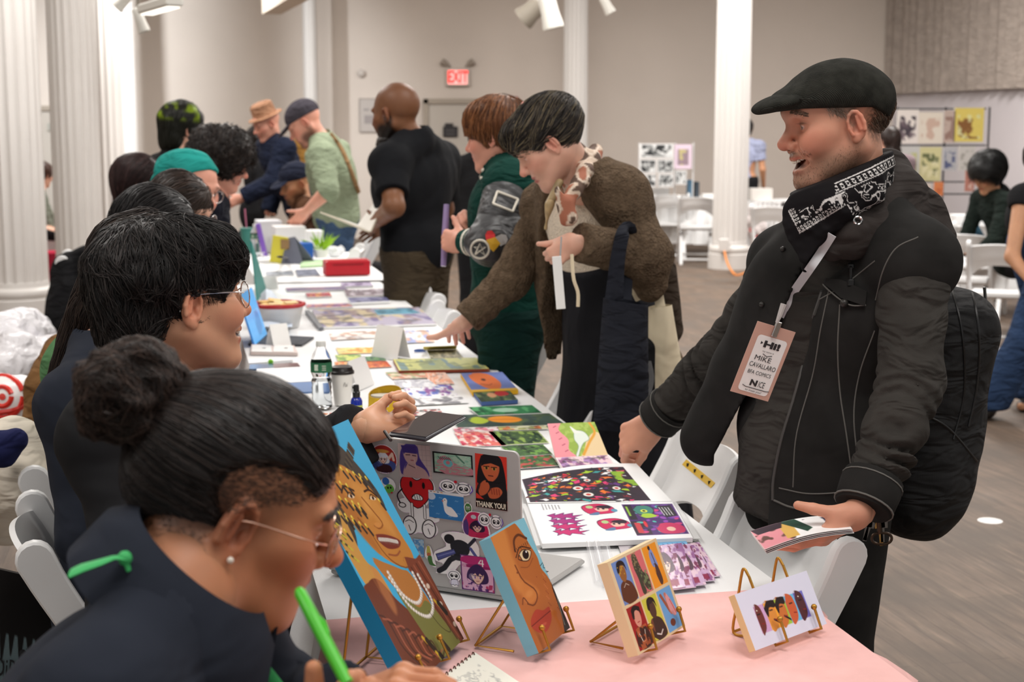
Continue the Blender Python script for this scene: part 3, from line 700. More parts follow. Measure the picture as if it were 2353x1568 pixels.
def hand_sdf(s,wrist,R,side=1,sc=1,curl=None,th=None,spread=1,thc=(12,18)):
 """R columns: fingers, thumb side (mirrored for the left hand), back of the hand"""
 R=R.copy(); R[:,1] *= side
 s.at(wrist,R,sc); curl=curl or [HDEF['curl']]*4; th=th or HDEF['th']
 if not isinstance(curl[0],(tuple,list)):curl=[curl]*4
 ys=(.027,.0095,-.0085,-.0255); kx=(.090,.093,.088,.080)
 for i in range(4):s.cap((.004,ys[i]*.62,0),(kx[i]-.004,ys[i],0),.0145 if i<3 else .0125,.0112-.0004*i,k=.016)
 s.ell((.045,0,-.008),(.042,.034,.011),k=.012)
 s.ell((.034,.024,-.010),(.030,.013,.013),rotm((0,0,1),22),k=.012)
 s.ell((.030,-.022,-.009),(.030,.012,.012),k=.012)
 L_=((.043,.026,.021),(.048,.030,.023),(.044,.028,.022),(.034,.021,.019)); rr=(.0090,.0092,.0087,.0078)
 for i in range(4):
  p=V3(kx[i],ys[i],0); a=0; yaw=(ys[i]*3.2)*spread
  s.ell(p+V3(-.002,0,.002),(.0105,.0095,.0098),k=.006)
  for j in range(3):
   a +=math.radians(curl[i][j]); d=V3(math.cos(a)*math.cos(yaw),math.cos(a)*math.sin(yaw),-math.sin(a)); q=p+d*L_[i][j]
   r0=rr[i]*(1,.94,.88)[j]; s.cap(p,q,r0,rr[i]*(.95,.88,.78)[j],k=.0035 if j else .005); p=q
 th=nrm(th); p=V3(.012,.022,-.006); mc=p+nrm(th+V3(.25,.1,.1))*.044; s.cap(p,mc,.0155,.0125,k=.014)
 ax=nrm(np.cross(th,V3(0,-.4,-1))); d=th
 for j,(l,r0,r1) in enumerate(((.034,.0118,.0105),(.028,.0105,.0082))):
  d=rotm(ax,-thc[j]) @ d; q=mc+d*l; s.cap(mc,q,r0,r1,k=.004); mc=q
 s.at(np.zeros(3))
def limb(s,a,b,ra,rb,t=0,k=.02,wr=None,fl=None):s.cap(a,b,ra+t,rb+t,k=k,wr=wr,fl=fl)
class Fig:
 def __init__(s,head,fwd,up,neck,pelvis,tf,sw=.175,hw=.085,bulk=1,el=None,er=None,wl=None,wr=None,pose='stand',legs=None,hsc=1,sh=None,**o):
  s.o=o; s.head=np.asarray(head,float); s.HR=frame(np.asarray(fwd,float),np.asarray(up,float)); s.hsc=hsc; s.nk=np.asarray(neck,float); s.pv=np.asarray(pelvis,float)
  s.up=nrm(s.nk-s.pv); f=np.asarray(tf,float); f=nrm(f-s.up*(f @ s.up)); s.f=f; s.y=np.cross(s.up,f); s.TR=np.stack([f,s.y,s.up],1); s.sw=sw; s.bulk=bulk
  s.sl=s.nk+s.y*sw-s.up*.045; s.sr=s.nk-s.y*sw-s.up*.045
  if sh is not None:s.sl,s.sr=[np.asarray(q,float) for q in sh]
  s.hl=s.pv+s.y*hw; s.hr=s.pv-s.y*hw
  df=nrm(V3(f[0],f[1],0))
  s.el=s.sl-s.up*.28+s.y*.05 if el is None else np.asarray(el,float); s.er=s.sr-s.up*.28-s.y*.05 if er is None else np.asarray(er,float)
  s.wl=s.el+f*.12-V3(0,0,.22) if wl is None else np.asarray(wl,float); s.wr=s.er+f*.12-V3(0,0,.22) if wr is None else np.asarray(wr,float)
  if legs is not None:s.kl,s.kr,s.al,s.ar=[np.asarray(q,float) for q in legs]
  elif pose=='stand':
   s.kl=s.hl*(1,1,0)+V3(0,0,s.pv[2]*.52)+df*.03; s.kr=s.hr*(1,1,0)+V3(0,0,s.pv[2]*.52)+df*.0
   s.al=s.hl*(1,1,0)+V3(0,0,.09)-df*.02; s.ar=s.hr*(1,1,0)+V3(0,0,.09)-df*.05
  else:
   s.kl=s.hl+df*.42+V3(0,0,.0); s.kr=s.hr+df*.42; s.kl[2]=s.kr[2]=.50; s.al=s.kl*(1,1,0)+V3(0,0,.09)-df*.03; s.ar=s.kr*(1,1,0)+V3(0,0,.09)-df*.03
  s.df=df
 def torso(s,S_,t=0,wrinkle=None,belly=0,k=.05):
  b=s.bulk; u,f,y=s.up,s.f,s.y; ms=(s.sl+s.sr)/2; L_=np.linalg.norm(ms-s.pv); S_.at(np.zeros(3))
  r=lambda *a:np.array(a)*b+t
  S_.ell(ms-u*.10+f*.012,r(.112,s.sw*.90,.15),s.TR,k=0)
  S_.ell(ms-u*L_*.55+f*(.01+belly),r(.105+belly,.142,.17),s.TR,k=k)
  S_.ell(s.pv+u*.02,r(.115,.155,.13),s.TR,k=k)
  sr_=s.o.get('shr',1); S_.cap(s.nk+u*.015,s.sl+u*.0,.052*b*sr_+t,.05*b*sr_+t,k=.03); S_.cap(s.nk+u*.015,s.sr,.052*b*sr_+t,.05*b*sr_+t,k=.03)
  S_.ell(s.sl-u*.005,.062*b*sr_+t,k=.03); S_.ell(s.sr-u*.005,.062*b*sr_+t,k=.03)
  if s.o.get('bust'):
   for g in (-1,1):S_.ell(ms-u*.15+f*.075+y*g*.07,.062*s.o['bust']+t,k=.03)
  return S_
 def arm(s,S_,side,t=0,upper=1.0,fore=1.0,wr=None,k=.02,cuff=0):
  a,e,w=(s.sl,s.el,s.wl) if side=='l' else (s.sr,s.er,s.wr); b=s.bulk
  q=a+(e-a)*min(upper,1); S_.cap(a,q,.052*b+t,(.052-.012*upper)*b+t,k=.03,wr=wr)
  if upper>=1 and fore>0:q=e+(w-e)*fore; S_.cap(e,q,.043*b+t,(.043-.017*fore)*b+t+cuff,k=k,wr=wr)
 def leg(s,S_,side,t=0,k=.03,wr=None,flare=0):
  h,kn,a=(s.hl,s.kl,s.al) if side=='l' else (s.hr,s.kr,s.ar); b=s.bulk
  S_.cap(h,kn,.083*b+t,.058*b+t,k=.04,wr=wr); S_.cap(kn,a,.057*b+t,.040*b+t+flare,k=k,wr=wr)
 def body(s,label,name='person',res=.009,hres=.003,hands=('l','r'),hl={},hr={},fre=None,arms=True,group=None,paint=None,legs=True,hhres=.0028,extra=None):
  o=s.o; B=S(); s.torso(B,-.004); B.cap(s.nk-s.up*.02,s.head+s.HR @ V3(-.022,0,-.045)*s.hsc,.060,.055,k=.03)
  for q in 'lr':
   if arms:s.arm(B,q,-.003)
   if legs:s.leg(B,q)
  if legs:
   for a in (s.al,s.ar):B.cap(a+V3(0,0,-.045)-s.df*.03,a+V3(0,0,-.055)+s.df*.15,.038,.03,k=.03)
  H=S(); head_sdf(H,s.head,s.HR,s.hsc,o); H.at(np.zeros(3)); lo,hi=H.lo.copy(),H.hi.copy()
  nb=s.nk+s.up*.0; H.cap(nb,s.head+s.HR @ V3(-.022,0,-.045)*s.hsc,.059*o.get('neckw',1),.054*o.get('neckw',1),k=.025)
  if extra:extra(H)
  parts=[(B,res),(H,hres)]
  if arms:
   for q,kw in (('l',hl),('r',hr)):
    if q not in hands:continue
    w,e=(s.wl,s.el) if q=='l' else (s.wr,s.er); kw=dict(kw); Rh=kw.pop('R',None)
    if Rh is None:Rh=frame(nrm(w-e),nrm(s.up*.3+s.y*(1 if q=='l' else -1)))
    A=S(); hand_sdf(A,w,Rh,1 if q=='r' else -1,kw.pop('sc',1),**kw); A.cap(w+nrm(e-w)*.09,w+Rh[:,0]*.012,.031*s.bulk,.0215,k=.02,fl=None); parts.append((A,hhres))
  sk0=o.get('skin','light'); p=Paint(SK[sk0] if isinstance(sk0,str) else sk0); face_paint(p,s.head,s.HR,s.hsc,o)
  if paint:paint(p)
  s.root=solid(name,parts,0,SKIN(),None,p); tag(s.root,label,'person',group); s.H=H
  if o.get('open'):
   M=MB(); R=s.HR; c=lambda *v:s.head+R @ (np.array(v)*s.hsc); op=o['open']
   for i in range(-4,5):
    yy=i*.0064; M.box(c(.0975-abs(i)**2*.0009,yy,-.0575+.0006*i*i),V3(.006,.0058,.0110)*s.hsc,R,bev=.0012)
   M.build('teeth',mat('teeth_enamel',(238,230,214),rough=.25),s.root,smooth=True)
  return s.root
 def top(s,name,m,t=.014,sleeve=1,fore=1,hem=.10,neck=.068,res=.008,wrinkle=.004,wr=(.006,.05,3),arms='lr',zip=None,extra=None,belly=0,cuff=.006,fr=(7,7,5)):
  G=S(); s.torso(G,t,belly=belly)
  for q in arms:s.arm(G,q,t+.002,sleeve,fore if sleeve>=1 else 0,wr=(wr[0],wr[1],wr[2]+(7 if q=='r' else 0)) if wr else None,cuff=cuff)
  if extra:extra(G)
  if wrinkle:G.noise(wrinkle,fr,3); G.noise(wrinkle*.4,np.array(fr)*3,8)
  G.at(np.zeros(3)); G.cut(s.pv-s.up*hem,-s.up)
  G.cap(s.nk+s.up*.01+s.f*.01,s.nk+s.up*.2+s.f*.02,neck,neck*1.25,mode='-',k=.006)
  for q in arms:
   e,w=(s.el,s.wl) if q=='l' else (s.er,s.wr); a=s.sl if q=='l' else s.sr
   if sleeve>=1:c=e+(w-e)*fore; d=nrm(w-e)
   else:c=a+(e-a)*sleeve; d=nrm(e-a)
   fn=lambda P,c=c,d=d:np.maximum(-((P-c) @ d),np.linalg.norm(P-c,axis=1)-.16)
   G.op(lambda P,c=c,d=d:np.maximum(((c-P) @ d),np.sqrt(((P-c-d*.12)**2).sum(1))-.17),.003,'-')
  s.G=G
  return solid(name,G,res,m,s.root)
 def pants(s,name,m,t=.012,top=.08,res=.012,flare=.015,wrinkle=.005,shoes=True,shoe_m=None,wr=None,long=1):
  G=S(); G.ell(s.pv+s.up*.02,np.array([.115,.155,.13])*s.bulk+t,s.TR,k=0)
  for q in 'lr':s.leg(G,q,t,wr=wr,flare=flare)
  G.noise(wrinkle,(8,8,5),2); G.cut(s.pv+s.up*top,s.up)
  for a,kn in ((s.al,s.kl),(s.ar,s.kr)):
   G.op(lambda P,c=a+V3(0,0,-.03):np.maximum(P[:,2]-c[2],np.linalg.norm(P-c,axis=1)-.14),.003,'-')
  r=solid(name,G,res,m,s.root)
  if shoes:
   for a in (s.al,s.ar):
    K=S(); f=s.df; K.cap(a-f*.035+V3(0,0,-.04),a+f*.14+V3(0,0,-.055),.045,.036,k=0); K.cap(a+V3(0,0,0),a+V3(0,0,-.04),.045,.05,k=.02); K.cut(a-V3(0,0,.088),V3(0,0,-1))
    solid('shoe',K,.008,shoe_m or mat('black_leather',(34,32,32),rough=.35),s.root)
  return r
 def hairbase(s,t=.012,blobs=(),cuts=(),nz=(.004,26),k=.02,front=None,res=.004,col=(30,24,22),name='hair',m=None,faceoff=0):
  """cap of hair over the skull; blobs/cuts in head units"""
  G=S(); G.at(s.head,s.HR,s.hsc); G.ell((-.010,0,.038),(.100+t,.078+t,.088+t),k=0)
  for b in blobs:
   if len(b)==2:G.ell(b[0],b[1],k=k)
   else:G.cap(b[0],b[1],b[2],b[3],k=k)
  G.ell((.085+faceoff,0,-.045),(.085,.10,.085) if front is None else front,k=.012,mode='-')
  for c in cuts:G.ell(c[0],c[1],k=.01,mode='-')
  G.at(np.zeros(3))
  if nz:G.noise(nz[0],nz[1],5); G.noise(nz[0]*.5,nz[1]*2.6,9)
  s.hb=G; p=Paint(col); p.nz=.25
  s.hair=solid(name,G,res,m or HAIRM(),s.root,p)
  return s.hair
 def hp(s,*v):return s.head+s.HR @ (np.array(v,float)*s.hsc)
 def strands(s,n,length,r,cols,dirf,seed=1,region=None,name='hair_strands',**k):
  me=s.hair.data; V=np.zeros(len(me.vertices)*3,np.float32); me.vertices.foreach_get('co',V); V=V.reshape(-1,3).astype(float)
  loc=(V-s.head) @ s.HR/s.hsc
  if region is not None:V=V[region(loc)]
  f=lambda P,t:(lambda L:dirf(L,t))((P-s.head) @ s.HR/s.hsc) @ s.HR.T
  return strands(name,s.hb,V,f,n,length,r,cols,HAIRM(),s.hair,seed,**k)
def const(*v):v=nrm(v); return lambda L,t:np.tile(v,(len(L),1))
def ring_band(name,pts_in,pts_out,m,parent,thick=.003):   # strip between two matching closed lines
 P=np.stack([np.vstack([pts_in,pts_in[:1]]),np.vstack([pts_out,pts_out[:1]])],1); return MB().grid(P,thick=thick).build(name,m,parent,smooth=True)
def ribbon(name,pts,w,m,parent=None,side=None,thick=.0015,n=40):
 P=spline(pts,n); tn=np.gradient(P,axis=0); sd=np.asarray(side,float) if side is not None else V3(1,0,0)
 s_=np.cross(tn,np.broadcast_to(sd,P.shape)); s_ /= np.linalg.norm(s_,axis=1,keepdims=True)+1e-9
 return MB().grid(np.stack([P-s_*w/2,P+s_*w/2],1),thick=thick).build(name,m,parent,smooth=True)
def hits(G,pts,off=0,d0=1.2,back=None):   # follow the line of sight to the surface of a garment to lay seams, straps and badges on it
 o=V3(0,0,CAMH); Rr=np.array([nrm(ray(*p)) for p in pts]); t=np.full(len(pts),float(d0))
 for _ in range(90):
  d=G(o+Rr*t[:,None])-off; t=np.minimum(t+d*.8,30)
 return o+Rr*t[:,None]
def seam(G,pts,r,m,parent,name='seam',n=24,off=0,flat=.6):
 P=hits(G,spline([(p[0],p[1],0) for p in pts],n)[:,:2],off)
 d=np.linalg.norm(np.diff(P,axis=0),axis=1); ok=P[:,1]<np.min(P[:,1])+.6
 P=P[ok]
 if len(P)<3:return None
 return MB().tube(spline(P,len(P)),r,6).build(name,m,parent,smooth=True)
def brows(fig,cols,n=120,L_=.009,z=.0295):
 g=np.random.default_rng(2); m=MB(); cc=[]
 for y in (-1,1):
  for k in range(n):
   t=g.random(); a=V3(.100-.016*t*t,y*(.012+.036*t),z+.004*math.sin(t*2.6)-.004*t*t+g.normal(0,.0016)); d=nrm(V3(-.25,y*1,.25-.6*t+g.normal(0,.2)))*L_
   P=np.array([fig.hp(*a),fig.hp(*(a+d*.5)),fig.hp(*(a+d))]); N_=grad(fig.H,P); P=P-N_*(fig.H(P)-np.array([-.0003,.001,.0012]))[:,None]; m.tube(P,[.0006,.0005,.0002],3,col=cols[int(g.integers(0,len(cols)))],cap=False)
 return m.build('eyebrows',HAIRM(),fig.root,vcol=True)
def stubble(fig,cols,region,n=1800,L_=.004,r=.00022,seed=3,name='stubble',d=(.1,0,-1),jit=.5):
 me=fig.root.data; V=np.zeros(len(me.vertices)*3,np.float32); me.vertices.foreach_get('co',V); V=V.reshape(-1,3).astype(float); loc=(V-fig.head) @ fig.HR/fig.hsc; V=V[region(loc)]
 return strands(name,fig.H,V,lambda P,t:np.tile(fig.HR @ nrm(d),(len(P),1)),n,L_,r,cols,HAIRM(),fig.root,seed,seg=2,off=(-.0003,.0006),jit=jit)
# ================================================================== the man in the flat cap
DEN=CLOTH('black_denim',(40,39,38),bump=('weave',420),bs=.35,var=.25,vs=14,fold=(5,5,7,.018))
JER=CLOTH('charcoal_jersey',(58,55,52),bump=('noise',700),bs=.3,var=.15,vs=10)
THR=mat('grey_stitching',(96,94,90),rough=.8)
nk=W(1972,478,3.0)
man=Fig(head=W(1931,284,2.95),fwd=(-.975,-.17,-.13),up=(-.13,.0,1),neck=nk,pelvis=W(1880,1010,3.02),tf=(-.80,-.58,0),sw=.2,bulk=1.06,hsc=1.05,
   sh=(W(2100,600,2.86),W(1806,605,3.2)),el=W(2092,880,2.74),wl=W(1978,1180,2.60),er=W(1668,812,3.36),wr=W(1505,970,3.52),
   skin=(214,154,128),eyea=.55,smile=1,open=.95,fh=.012,nose=1.03,ear=.93,lid=.0022,brow=(96,72,56),stubble=(146,118,98),stub_a=.62,chin=.0,jaw=1.05,skz=-.018,shr=.88)
P_R=W(1440,1012,3.62)
Rr_=frame(nrm(W(1400,1030,3.58)-man.wr),nrm(V3(-.1,-.9,.75)))    # reaching hand, back of the hand up and to the viewer
Rl_=frame(nrm(W(1868,1250,2.58)-man.wl),nrm(V3(.10,-.50,-.85)))
def man_paint(p):
 p.at(man.head,man.HR,man.hsc); gr=(134,116,102)
 for y in (-1,1):
  p.e((.020,y*.070,.040),(.034,.02,.030),gr,.75,.3,strand=380); p.e((.008,y*.072,.008),(.010,.012,.022),gr,.7,.3,strand=380)
  p.e((-.055,y*.055,.0),(.035,.045,.045),(92,72,58),.85,.25,strand=300)
 p.e((-.09,0,.0),(.04,.06,.045),(92,72,58),.85,.25,strand=300)
man.body('person smiling in a black flat cap and paisley bandana, leafing through an art book',hres=.0021,hhres=.0022,paint=man_paint,
   hr=dict(R=Rr_,sc=1.08,curl=[(44,46,20),(48,52,22),(52,56,24),(56,58,26)],th=(.88,.16,-.62),thc=(4,10)),
   hl=dict(R=Rl_,curl=[(12,22,12),(14,24,14),(18,26,14),(22,28,16)],th=(.80,.22,-.56),thc=(-8,-4)))
brows(man,[(104,80,62),(70,52,42),(150,128,108)],160,.011)
JAW=lambda L:(L[:,0]>-.005)&(L[:,2]<-.042-.25*(L[:,0]<.06)*(L[:,0]-.0)*-.0-.0)&(L[:,2]>-.125)&((L[:,0]<.085)|(L[:,2]<-.078))&(L[:,2]<-.035-.45*L[:,0]+.04*(L[:,0]<.03))
stubble(man,[(166,134,112),(136,104,84),(188,164,144)],JAW,4200,.0034,.00022)
stubble(man,[(166,134,112),(136,104,84)],lambda L:(L[:,0]>.085)&(L[:,2]<-.040)&(L[:,2]>-.050),260,.004,.00025,5)
stubble(man,[(150,134,120),(110,88,72),(176,164,152)],lambda L:(L[:,0]>.020)&(L[:,0]<.052)&(L[:,2]>.004+.5*(L[:,0]))&(L[:,2]<.06)&(abs(L[:,1])>.055),1500,.013,.00035,6,d=(-.6,0,-.8))
man.hairbase(t=-.006,cuts=[((.03,0,.03),(.075,.12,.10)),((0,0,-.10),(.2,.2,.075)),((0,0,.12),(.2,.2,.075))],col=(92,74,60),res=.004,nz=(.002,40))
man.strands(1500,.030,.0006,[(108,86,70),(70,54,44),(150,134,118)],lambda L,t:np.tile(nrm(V3(-.7,0,-1)),(len(L),1)),region=lambda L:(L[:,2]<.05),seg=5,off=(.0,.004),jit=.25,lift=.004)
# inner hoodie body
man.top('hoodie',JER,t=.012,sleeve=.3,hem=.16,res=.008,wrinkle=.004,wr=None,neck=.075,extra=lambda G:G.cap(man.pv-man.up*.05,man.pv-man.up*.2,.15,.155,k=.05))
hoodie=man.G
# sleeves, scrunched along the forearm
for q in 'lr':
 G=S(); a,e,w=(man.sl,man.el,man.wl) if q=='l' else (man.sr,man.er,man.wr); sd=3.1 if q=='l' else 9.7
 ra=.070 if q=='l' else .060; G.cap(a,e,ra,.060,wr=(.012,.085,sd),k=0); G.cap(e,w+(e-w)*.06,.061,.046,wr=(.026,.040,sd+2),k=.02)
 G.noise(.004,(9,9,9),4); cw=w+nrm(e-w)*.015; dd=nrm(w-e); G.op(lambda P,c=cw,d=dd:np.maximum((c-P) @ d,np.linalg.norm(P-c,axis=1)-.15),.002,'-')
 sl_=solid('sleeve',G,.0062,JER,man.root)
 c0=w+nrm(e-w)*.075; MB().tube([c0,c0+dd*.02,c0+dd*.06,c0+dd*.066],[.054,.057,.054,.050],22).build('cuff',DEN,sl_,smooth=True)
 MB().tube([c0+dd*.058,c0+dd*.061],.0558,22).tube([c0+dd*.010,c0+dd*.0125],.0572,22).build('stitching',THR,sl_)
# denim body, open down the front
J=S(); man.torso(J,.026); J.cap(man.pv,man.pv-man.up*.16,.155,.165,k=.06); J.ell(man.sl,.078,k=.03); J.ell(man.sr,.070,k=.03)
fl0,fl1,fl2=W(1800,640,3.06),W(1715,850,3.10),W(1628,1010,3.12)
J.cap(fl0,fl1,.06,.065,k=.06); J.cap(fl1,fl2,.065,.055,k=.03)
J.noise(.006,(6,6,3),12); J.noise(.003,(16,16,8),3)
J.cut(man.pv-man.up*.185,-man.up,.006)
J.cap(man.nk+man.up*.0,man.nk+man.up*.3+man.f*.03,.085,.12,mode='-',k=.01)
# the opening: what lies in view between the two zip edges is cut away down to the hoodie
zl=[(1880,560),(1835,640),(1802,720),(1775,800),(1742,880),(1700,960),(1662,1045),(1640,1090)]; zr=[(1975,590),(1905,640),(1872,700),(1858,800),(1822,920),(1790,1020),(1770,1110),(1765,1200)]
ZL=np.array([W(x,y,2.9) for x,y in zl]); ZR=np.array([W(x,y,2.9) for x,y in zr])
zz=ZL[::-1,2]
def opening(P):
 # local chest frame: distance along the line of the two edges, wedge-shaped, on the front half only
 zl_=np.interp(P[:,2],ZL[::-1,2],ZL[::-1,0]/ZL[::-1,1]); zr_=np.interp(P[:,2],ZR[::-1,2],ZR[::-1,0]/ZR[::-1,1]); u=P[:,0]/P[:,1]
 d=np.maximum(zl_-u,u-zr_)*2.9; return np.maximum(d,-((P-man.pv) @ man.f)+.03)
J.op(opening,.004,'-')
jack=solid('jacket',J,.0065,DEN,man.root)
J2=S(); J2.add(J,k=0)
for pts,r in (([(1884,556),(1838,640),(1800,730),(1768,820),(1700,965),(1655,1060)],.0028),([(1895,650),(1866,740),(1855,800),(1826,910),(1796,1010),(1778,1100),(1776,1150)],.0034),
    ([(1905,665),(1885,760),(1868,860),(1830,1000),(1822,1120)],.0014),([(1930,700),(1925,800),(1930,900),(1945,1000),(1960,1110)],.0016),([(2010,760),(1975,860),(1962,960),(1975,1090)],.0016),
    ([(1790,1122),(1860,1135),(1950,1130),(2000,1120)],.0016),([(1778,1150),(1830,1168),(1930,1168),(2010,1150)],.0024),
    ([(2110,545),(2060,570),(2030,620),(2012,690)],.0016),([(1880,690),(1940,655),(2010,600)],.0014)):
 seam(J2,pts,r,THR if r<.003 else mat('dark_zip_tape',(70,68,66),rough=.6),jack)
# breast pocket with its flap and button
pk=hits(J2,[(1872,632),(1992,704),(1978,694),(1945,655),(1905,632)],.004)
fp=np.array([hits(J2,[(1878+i*11.5,628+3.2*i+2*abs(i-5)**1),(1876+i*11.2,632+7*i+(18-3.2*abs(i-5)))],.006) for i in range(11)])
MB().grid(fp,thick=.003).build('pocket_flap',DEN,jack,smooth=True)
seam(J2,[(1875,634),(1905,668),(1950,700),(1990,702)],.0016,THR,jack,off=.006)
b_=hits(J2,[(1940,697)],.006)[0]; MB().ball(b_,.009).build('pocket_button',mat('dark_metal_button',(60,58,56),metal=.6,rough=.4),jack,smooth=True)
b_=hits(J2,[(1955,612),(1955,650)],.008); MB().box(b_[0],(.012,.008,.012),bev=.002).box((b_[0]+b_[1])/2,(.006,.006,.032),bev=.002).box(b_[1],(.013,.008,.014),bev=.002).build('pocket_clip',mat('black_plastic',(24,24,25),rough=.35),jack)
for p in ((1799,573),(1751,700)):MB().ball(hits(J2,[p],.002)[0],.006).build('snap_button',mat('dark_metal_button',(60,58,56),metal=.6,rough=.4),jack,smooth=True)
# hood round the neck
H_=S(); hc_=lambda pts,k=.03:[H_.cap(W(*p[:3]),W(*q[:3]),p[3],q[3],k=k) for p,q in zip(pts[:-1],pts[1:])]
hc_([(1950,440,3.16,.03),(2040,402,3.07,.045),(2066,450,2.99,.048),(2020,490,2.92,.040),(1955,535,2.87,.034),(1908,575,2.86,.018)])
hc_([(2078,470,3.05,.045),(2120,498,3.02,.040),(2165,545,2.99,.024)],.03); hc_([(2100,500,2.95,.036),(2030,528,2.88,.030),(1968,575,2.86,.012)],.02)
hc_([(1955,445,3.16,.03),(1870,490,3.16,.028),(1850,560,3.1,.02)],.02); H_.ell(W(2090,520,3.02),(.06,.07,.04),k=.04)
H_.noise(.007,(14,14,22),6)
hood=solid('hood',H_,.006,CLOTH('brown_black_hood',(54,49,47),bump=('noise',700),bs=.3),man.root)
g_=hits(H_,[(1971,507)],.001)[0]; MB().tube([g_+V3(.0075*math.cos(q),-.001,.0075*math.sin(q)) for q in np.linspace(0,6.3,16)],.0022,6,cap=False).build('eyelet',mat('bright_metal',(205,205,205),metal=1,rough=.25),hood,smooth=True)
# bandana
BN=S(); BN.at(np.zeros(3))
c1=man.head+man.HR @ V3(-.03,0,-.075); c2=W(1940,500,2.98)
BN.cap(c1,c2,.070,.094,k=0)
BN.cap(W(1868,452,2.9),W(1852,520,2.86),.045,.036,k=.05); BN.cap(W(1858,500,2.86),W(1846,596,2.83),.050,.012,k=.03,fl=(V3(-.35,-.93,0),.35))
BN.cap(W(1905,470,2.86),W(1990,430,2.88),.05,.04,k=.03)
BN.cap(W(1862,560,2.87),W(1852,610,2.85),.03,.012,k=.02,fl=(V3(-.35,-.93,0),.5))
BN.noise(.005,(20,20,34),2); BN.noise(.002,(60,60,90),7)
# everything above the slanting upper hem (chin to nape) is open
ha,hb_=W(1826,440,2.9),W(2034,352,2.95); hn=nrm(np.cross(hb_-ha,V3(.35,.93,.10))); hn=hn if hn[2]>0 else -hn
BN.cut(ha,hn,.004)
def ban_paint(P):
 C=np.tile(lin((24,22,24)),(len(P),1)); h=(P-ha) @ hn; q=P.copy()
 v=vnoise(P*62+3)+.45*vnoise(P*130); pa=(np.abs(v)<.085)|(np.abs(v-.42)<.05)
 band=(np.sin(((P-ha) @ nrm(hb_-ha))*480)>-.1)&(np.abs(h+.019)<.0052)&~((np.abs(h+.019)<.0022)&(np.sin(((P-ha) @ nrm(hb_-ha))*480)>.45))
 low=vnoise(P*7+1)>-.35; line=(np.abs(h+.010)<.0011)|(np.abs(h+.027)<.0009)
 zt=W(1846,596,2.83)[2]
 fr=(P[:,0]/P[:,1]<(1935-1176)/FPX/CT)&(P[:,2]>zt+.045); w=(((h<-.033)&pa&(low|fr))|((band|line)&(P[:,0]>W(1900,0,2.95)[0])))
 edge=np.abs(vnoise(P*40+8))<.06; w |= fr&edge&(h<-.03)
 for a_,b_,kk in ((W(1812,484,2.9),W(1838,535,2.9),1),(W(1838,535,2.9),W(1925,482,2.9),-1)):
  A=np.array([a_[0]/a_[1],a_[2]/a_[1]-CAMH/a_[1]])*2.9; B2=np.array([b_[0]/b_[1],b_[2]/b_[1]-CAMH/b_[1]])*2.9; Q=np.stack([P[:,0]/P[:,1],(P[:,2]-CAMH)/P[:,1]],1)*2.9; ab=B2-A; L_=np.hypot(*ab); t=(Q-A) @ ab/L_; nn=np.array([-ab[1],ab[0]])/L_; h_=(Q-A) @ nn
  inn=(t>0)&(t<L_); w &= ~(inn&(np.abs(h_-.007)<.0085)); w |= inn&((np.abs(h_)<.0012)|((np.abs(h_-.0068)<.0042)&(np.sin(t*900)>-.3)&~((np.abs(h_-.0068)<.002)&(np.sin(t*900)>.5))))
  w &= ~((h_<-.0014)&(t>-.06)&(t<L_+.02))
 C[w]=lin((206,202,200)); return C
ban=solid('bandana',BN,.0019,mat('bandana_print',rough=.85,vcol=True,spec=.15),man.root,ban_paint)
# flat cap
K=S(); K.at(man.head,man.HR,1.05)
K.ell((-.010,0,.050),(.092,.088,.064),rotm((0,1,0),-6),k=0); K.ell((.036,0,.060),(.096,.082,.042),rotm((0,1,0),16),k=.035); K.ell((-.044,0,.036),(.054,.074,.054),k=.03)
K.cap((.106,.03,.052),(.106,-.03,.052),.016,k=.03)
K.at(man.head,man.HR,1.05); K.noise(.003,(10,10,10),3); K.noise(.0012,40,3)
K.op(lambda P:(lambda L:L[:,2]-(.026+.012*np.clip(L[:,0]/.09,-1,1)-.030*np.clip((-L[:,0]-.03)/.08,0,1)))((P-man.head) @ man.HR/1.05),.004,'-') if False else None
K.disp(lambda P:0*P[:,0])
lowz=lambda P:(lambda L:(.0275+.010*np.clip(L[:,0]/.09,-1,1)-.034*np.clip((-L[:,0]-.035)/.075,0,1)-L[:,2]))((P-man.head) @ man.HR/1.05)
K.op(lambda P:-lowz(P),.004,'-')
capm=mat('herringbone_wool',(48,48,44),rough=.95,var=.3,vs=40,spec=.1)
nt=capm.node_tree; wv=nt.nodes.new('ShaderNodeTexWave'); wv.wave_type='BANDS'; wv.bands_direction='DIAGONAL'; wv.inputs['Scale'].default_value=150; wv.inputs['Distortion'].default_value=3
tcn=nt.nodes.new('ShaderNodeTexCoord'); nt.links.new(tcn.outputs['Object'],wv.inputs[0]); bpn=nt.nodes.new('ShaderNodeBump'); bpn.inputs['Strength'].default_value=.6; bpn.inputs['Distance'].default_value=.002
nt.links.new(wv.outputs[1],bpn.inputs['Height']); nt.links.new(bpn.outputs[0],nt.nodes['Principled BSDF'].inputs['Normal'])
capo=solid('flat_cap',K,.003,capm,man.root)
B_=S(); B_.at(man.head,man.HR,1.05); B_.ell((.114,0,.052),(.052,.070,.018),rotm((0,1,0),8),k=0); B_.ell((.102,0,.0330),(.060,.064,.017),rotm((0,1,0),8),k=.004,mode='-')
B_.at(man.head,man.HR,1.05); B_.cut((.058,0,0),(-1,0,0))
solid('cap_peak',B_,.0026,capm,capo)
sm_=S(); sm_.add(K,k=0)
MB().tube(spline([man.hp(*v) for v in ((.128,-.0,.061),(.122,.035,.060),(.100,.066,.056),(.07,.080,.050))],14),.0016,6).build('peak_seam',capm,capo)
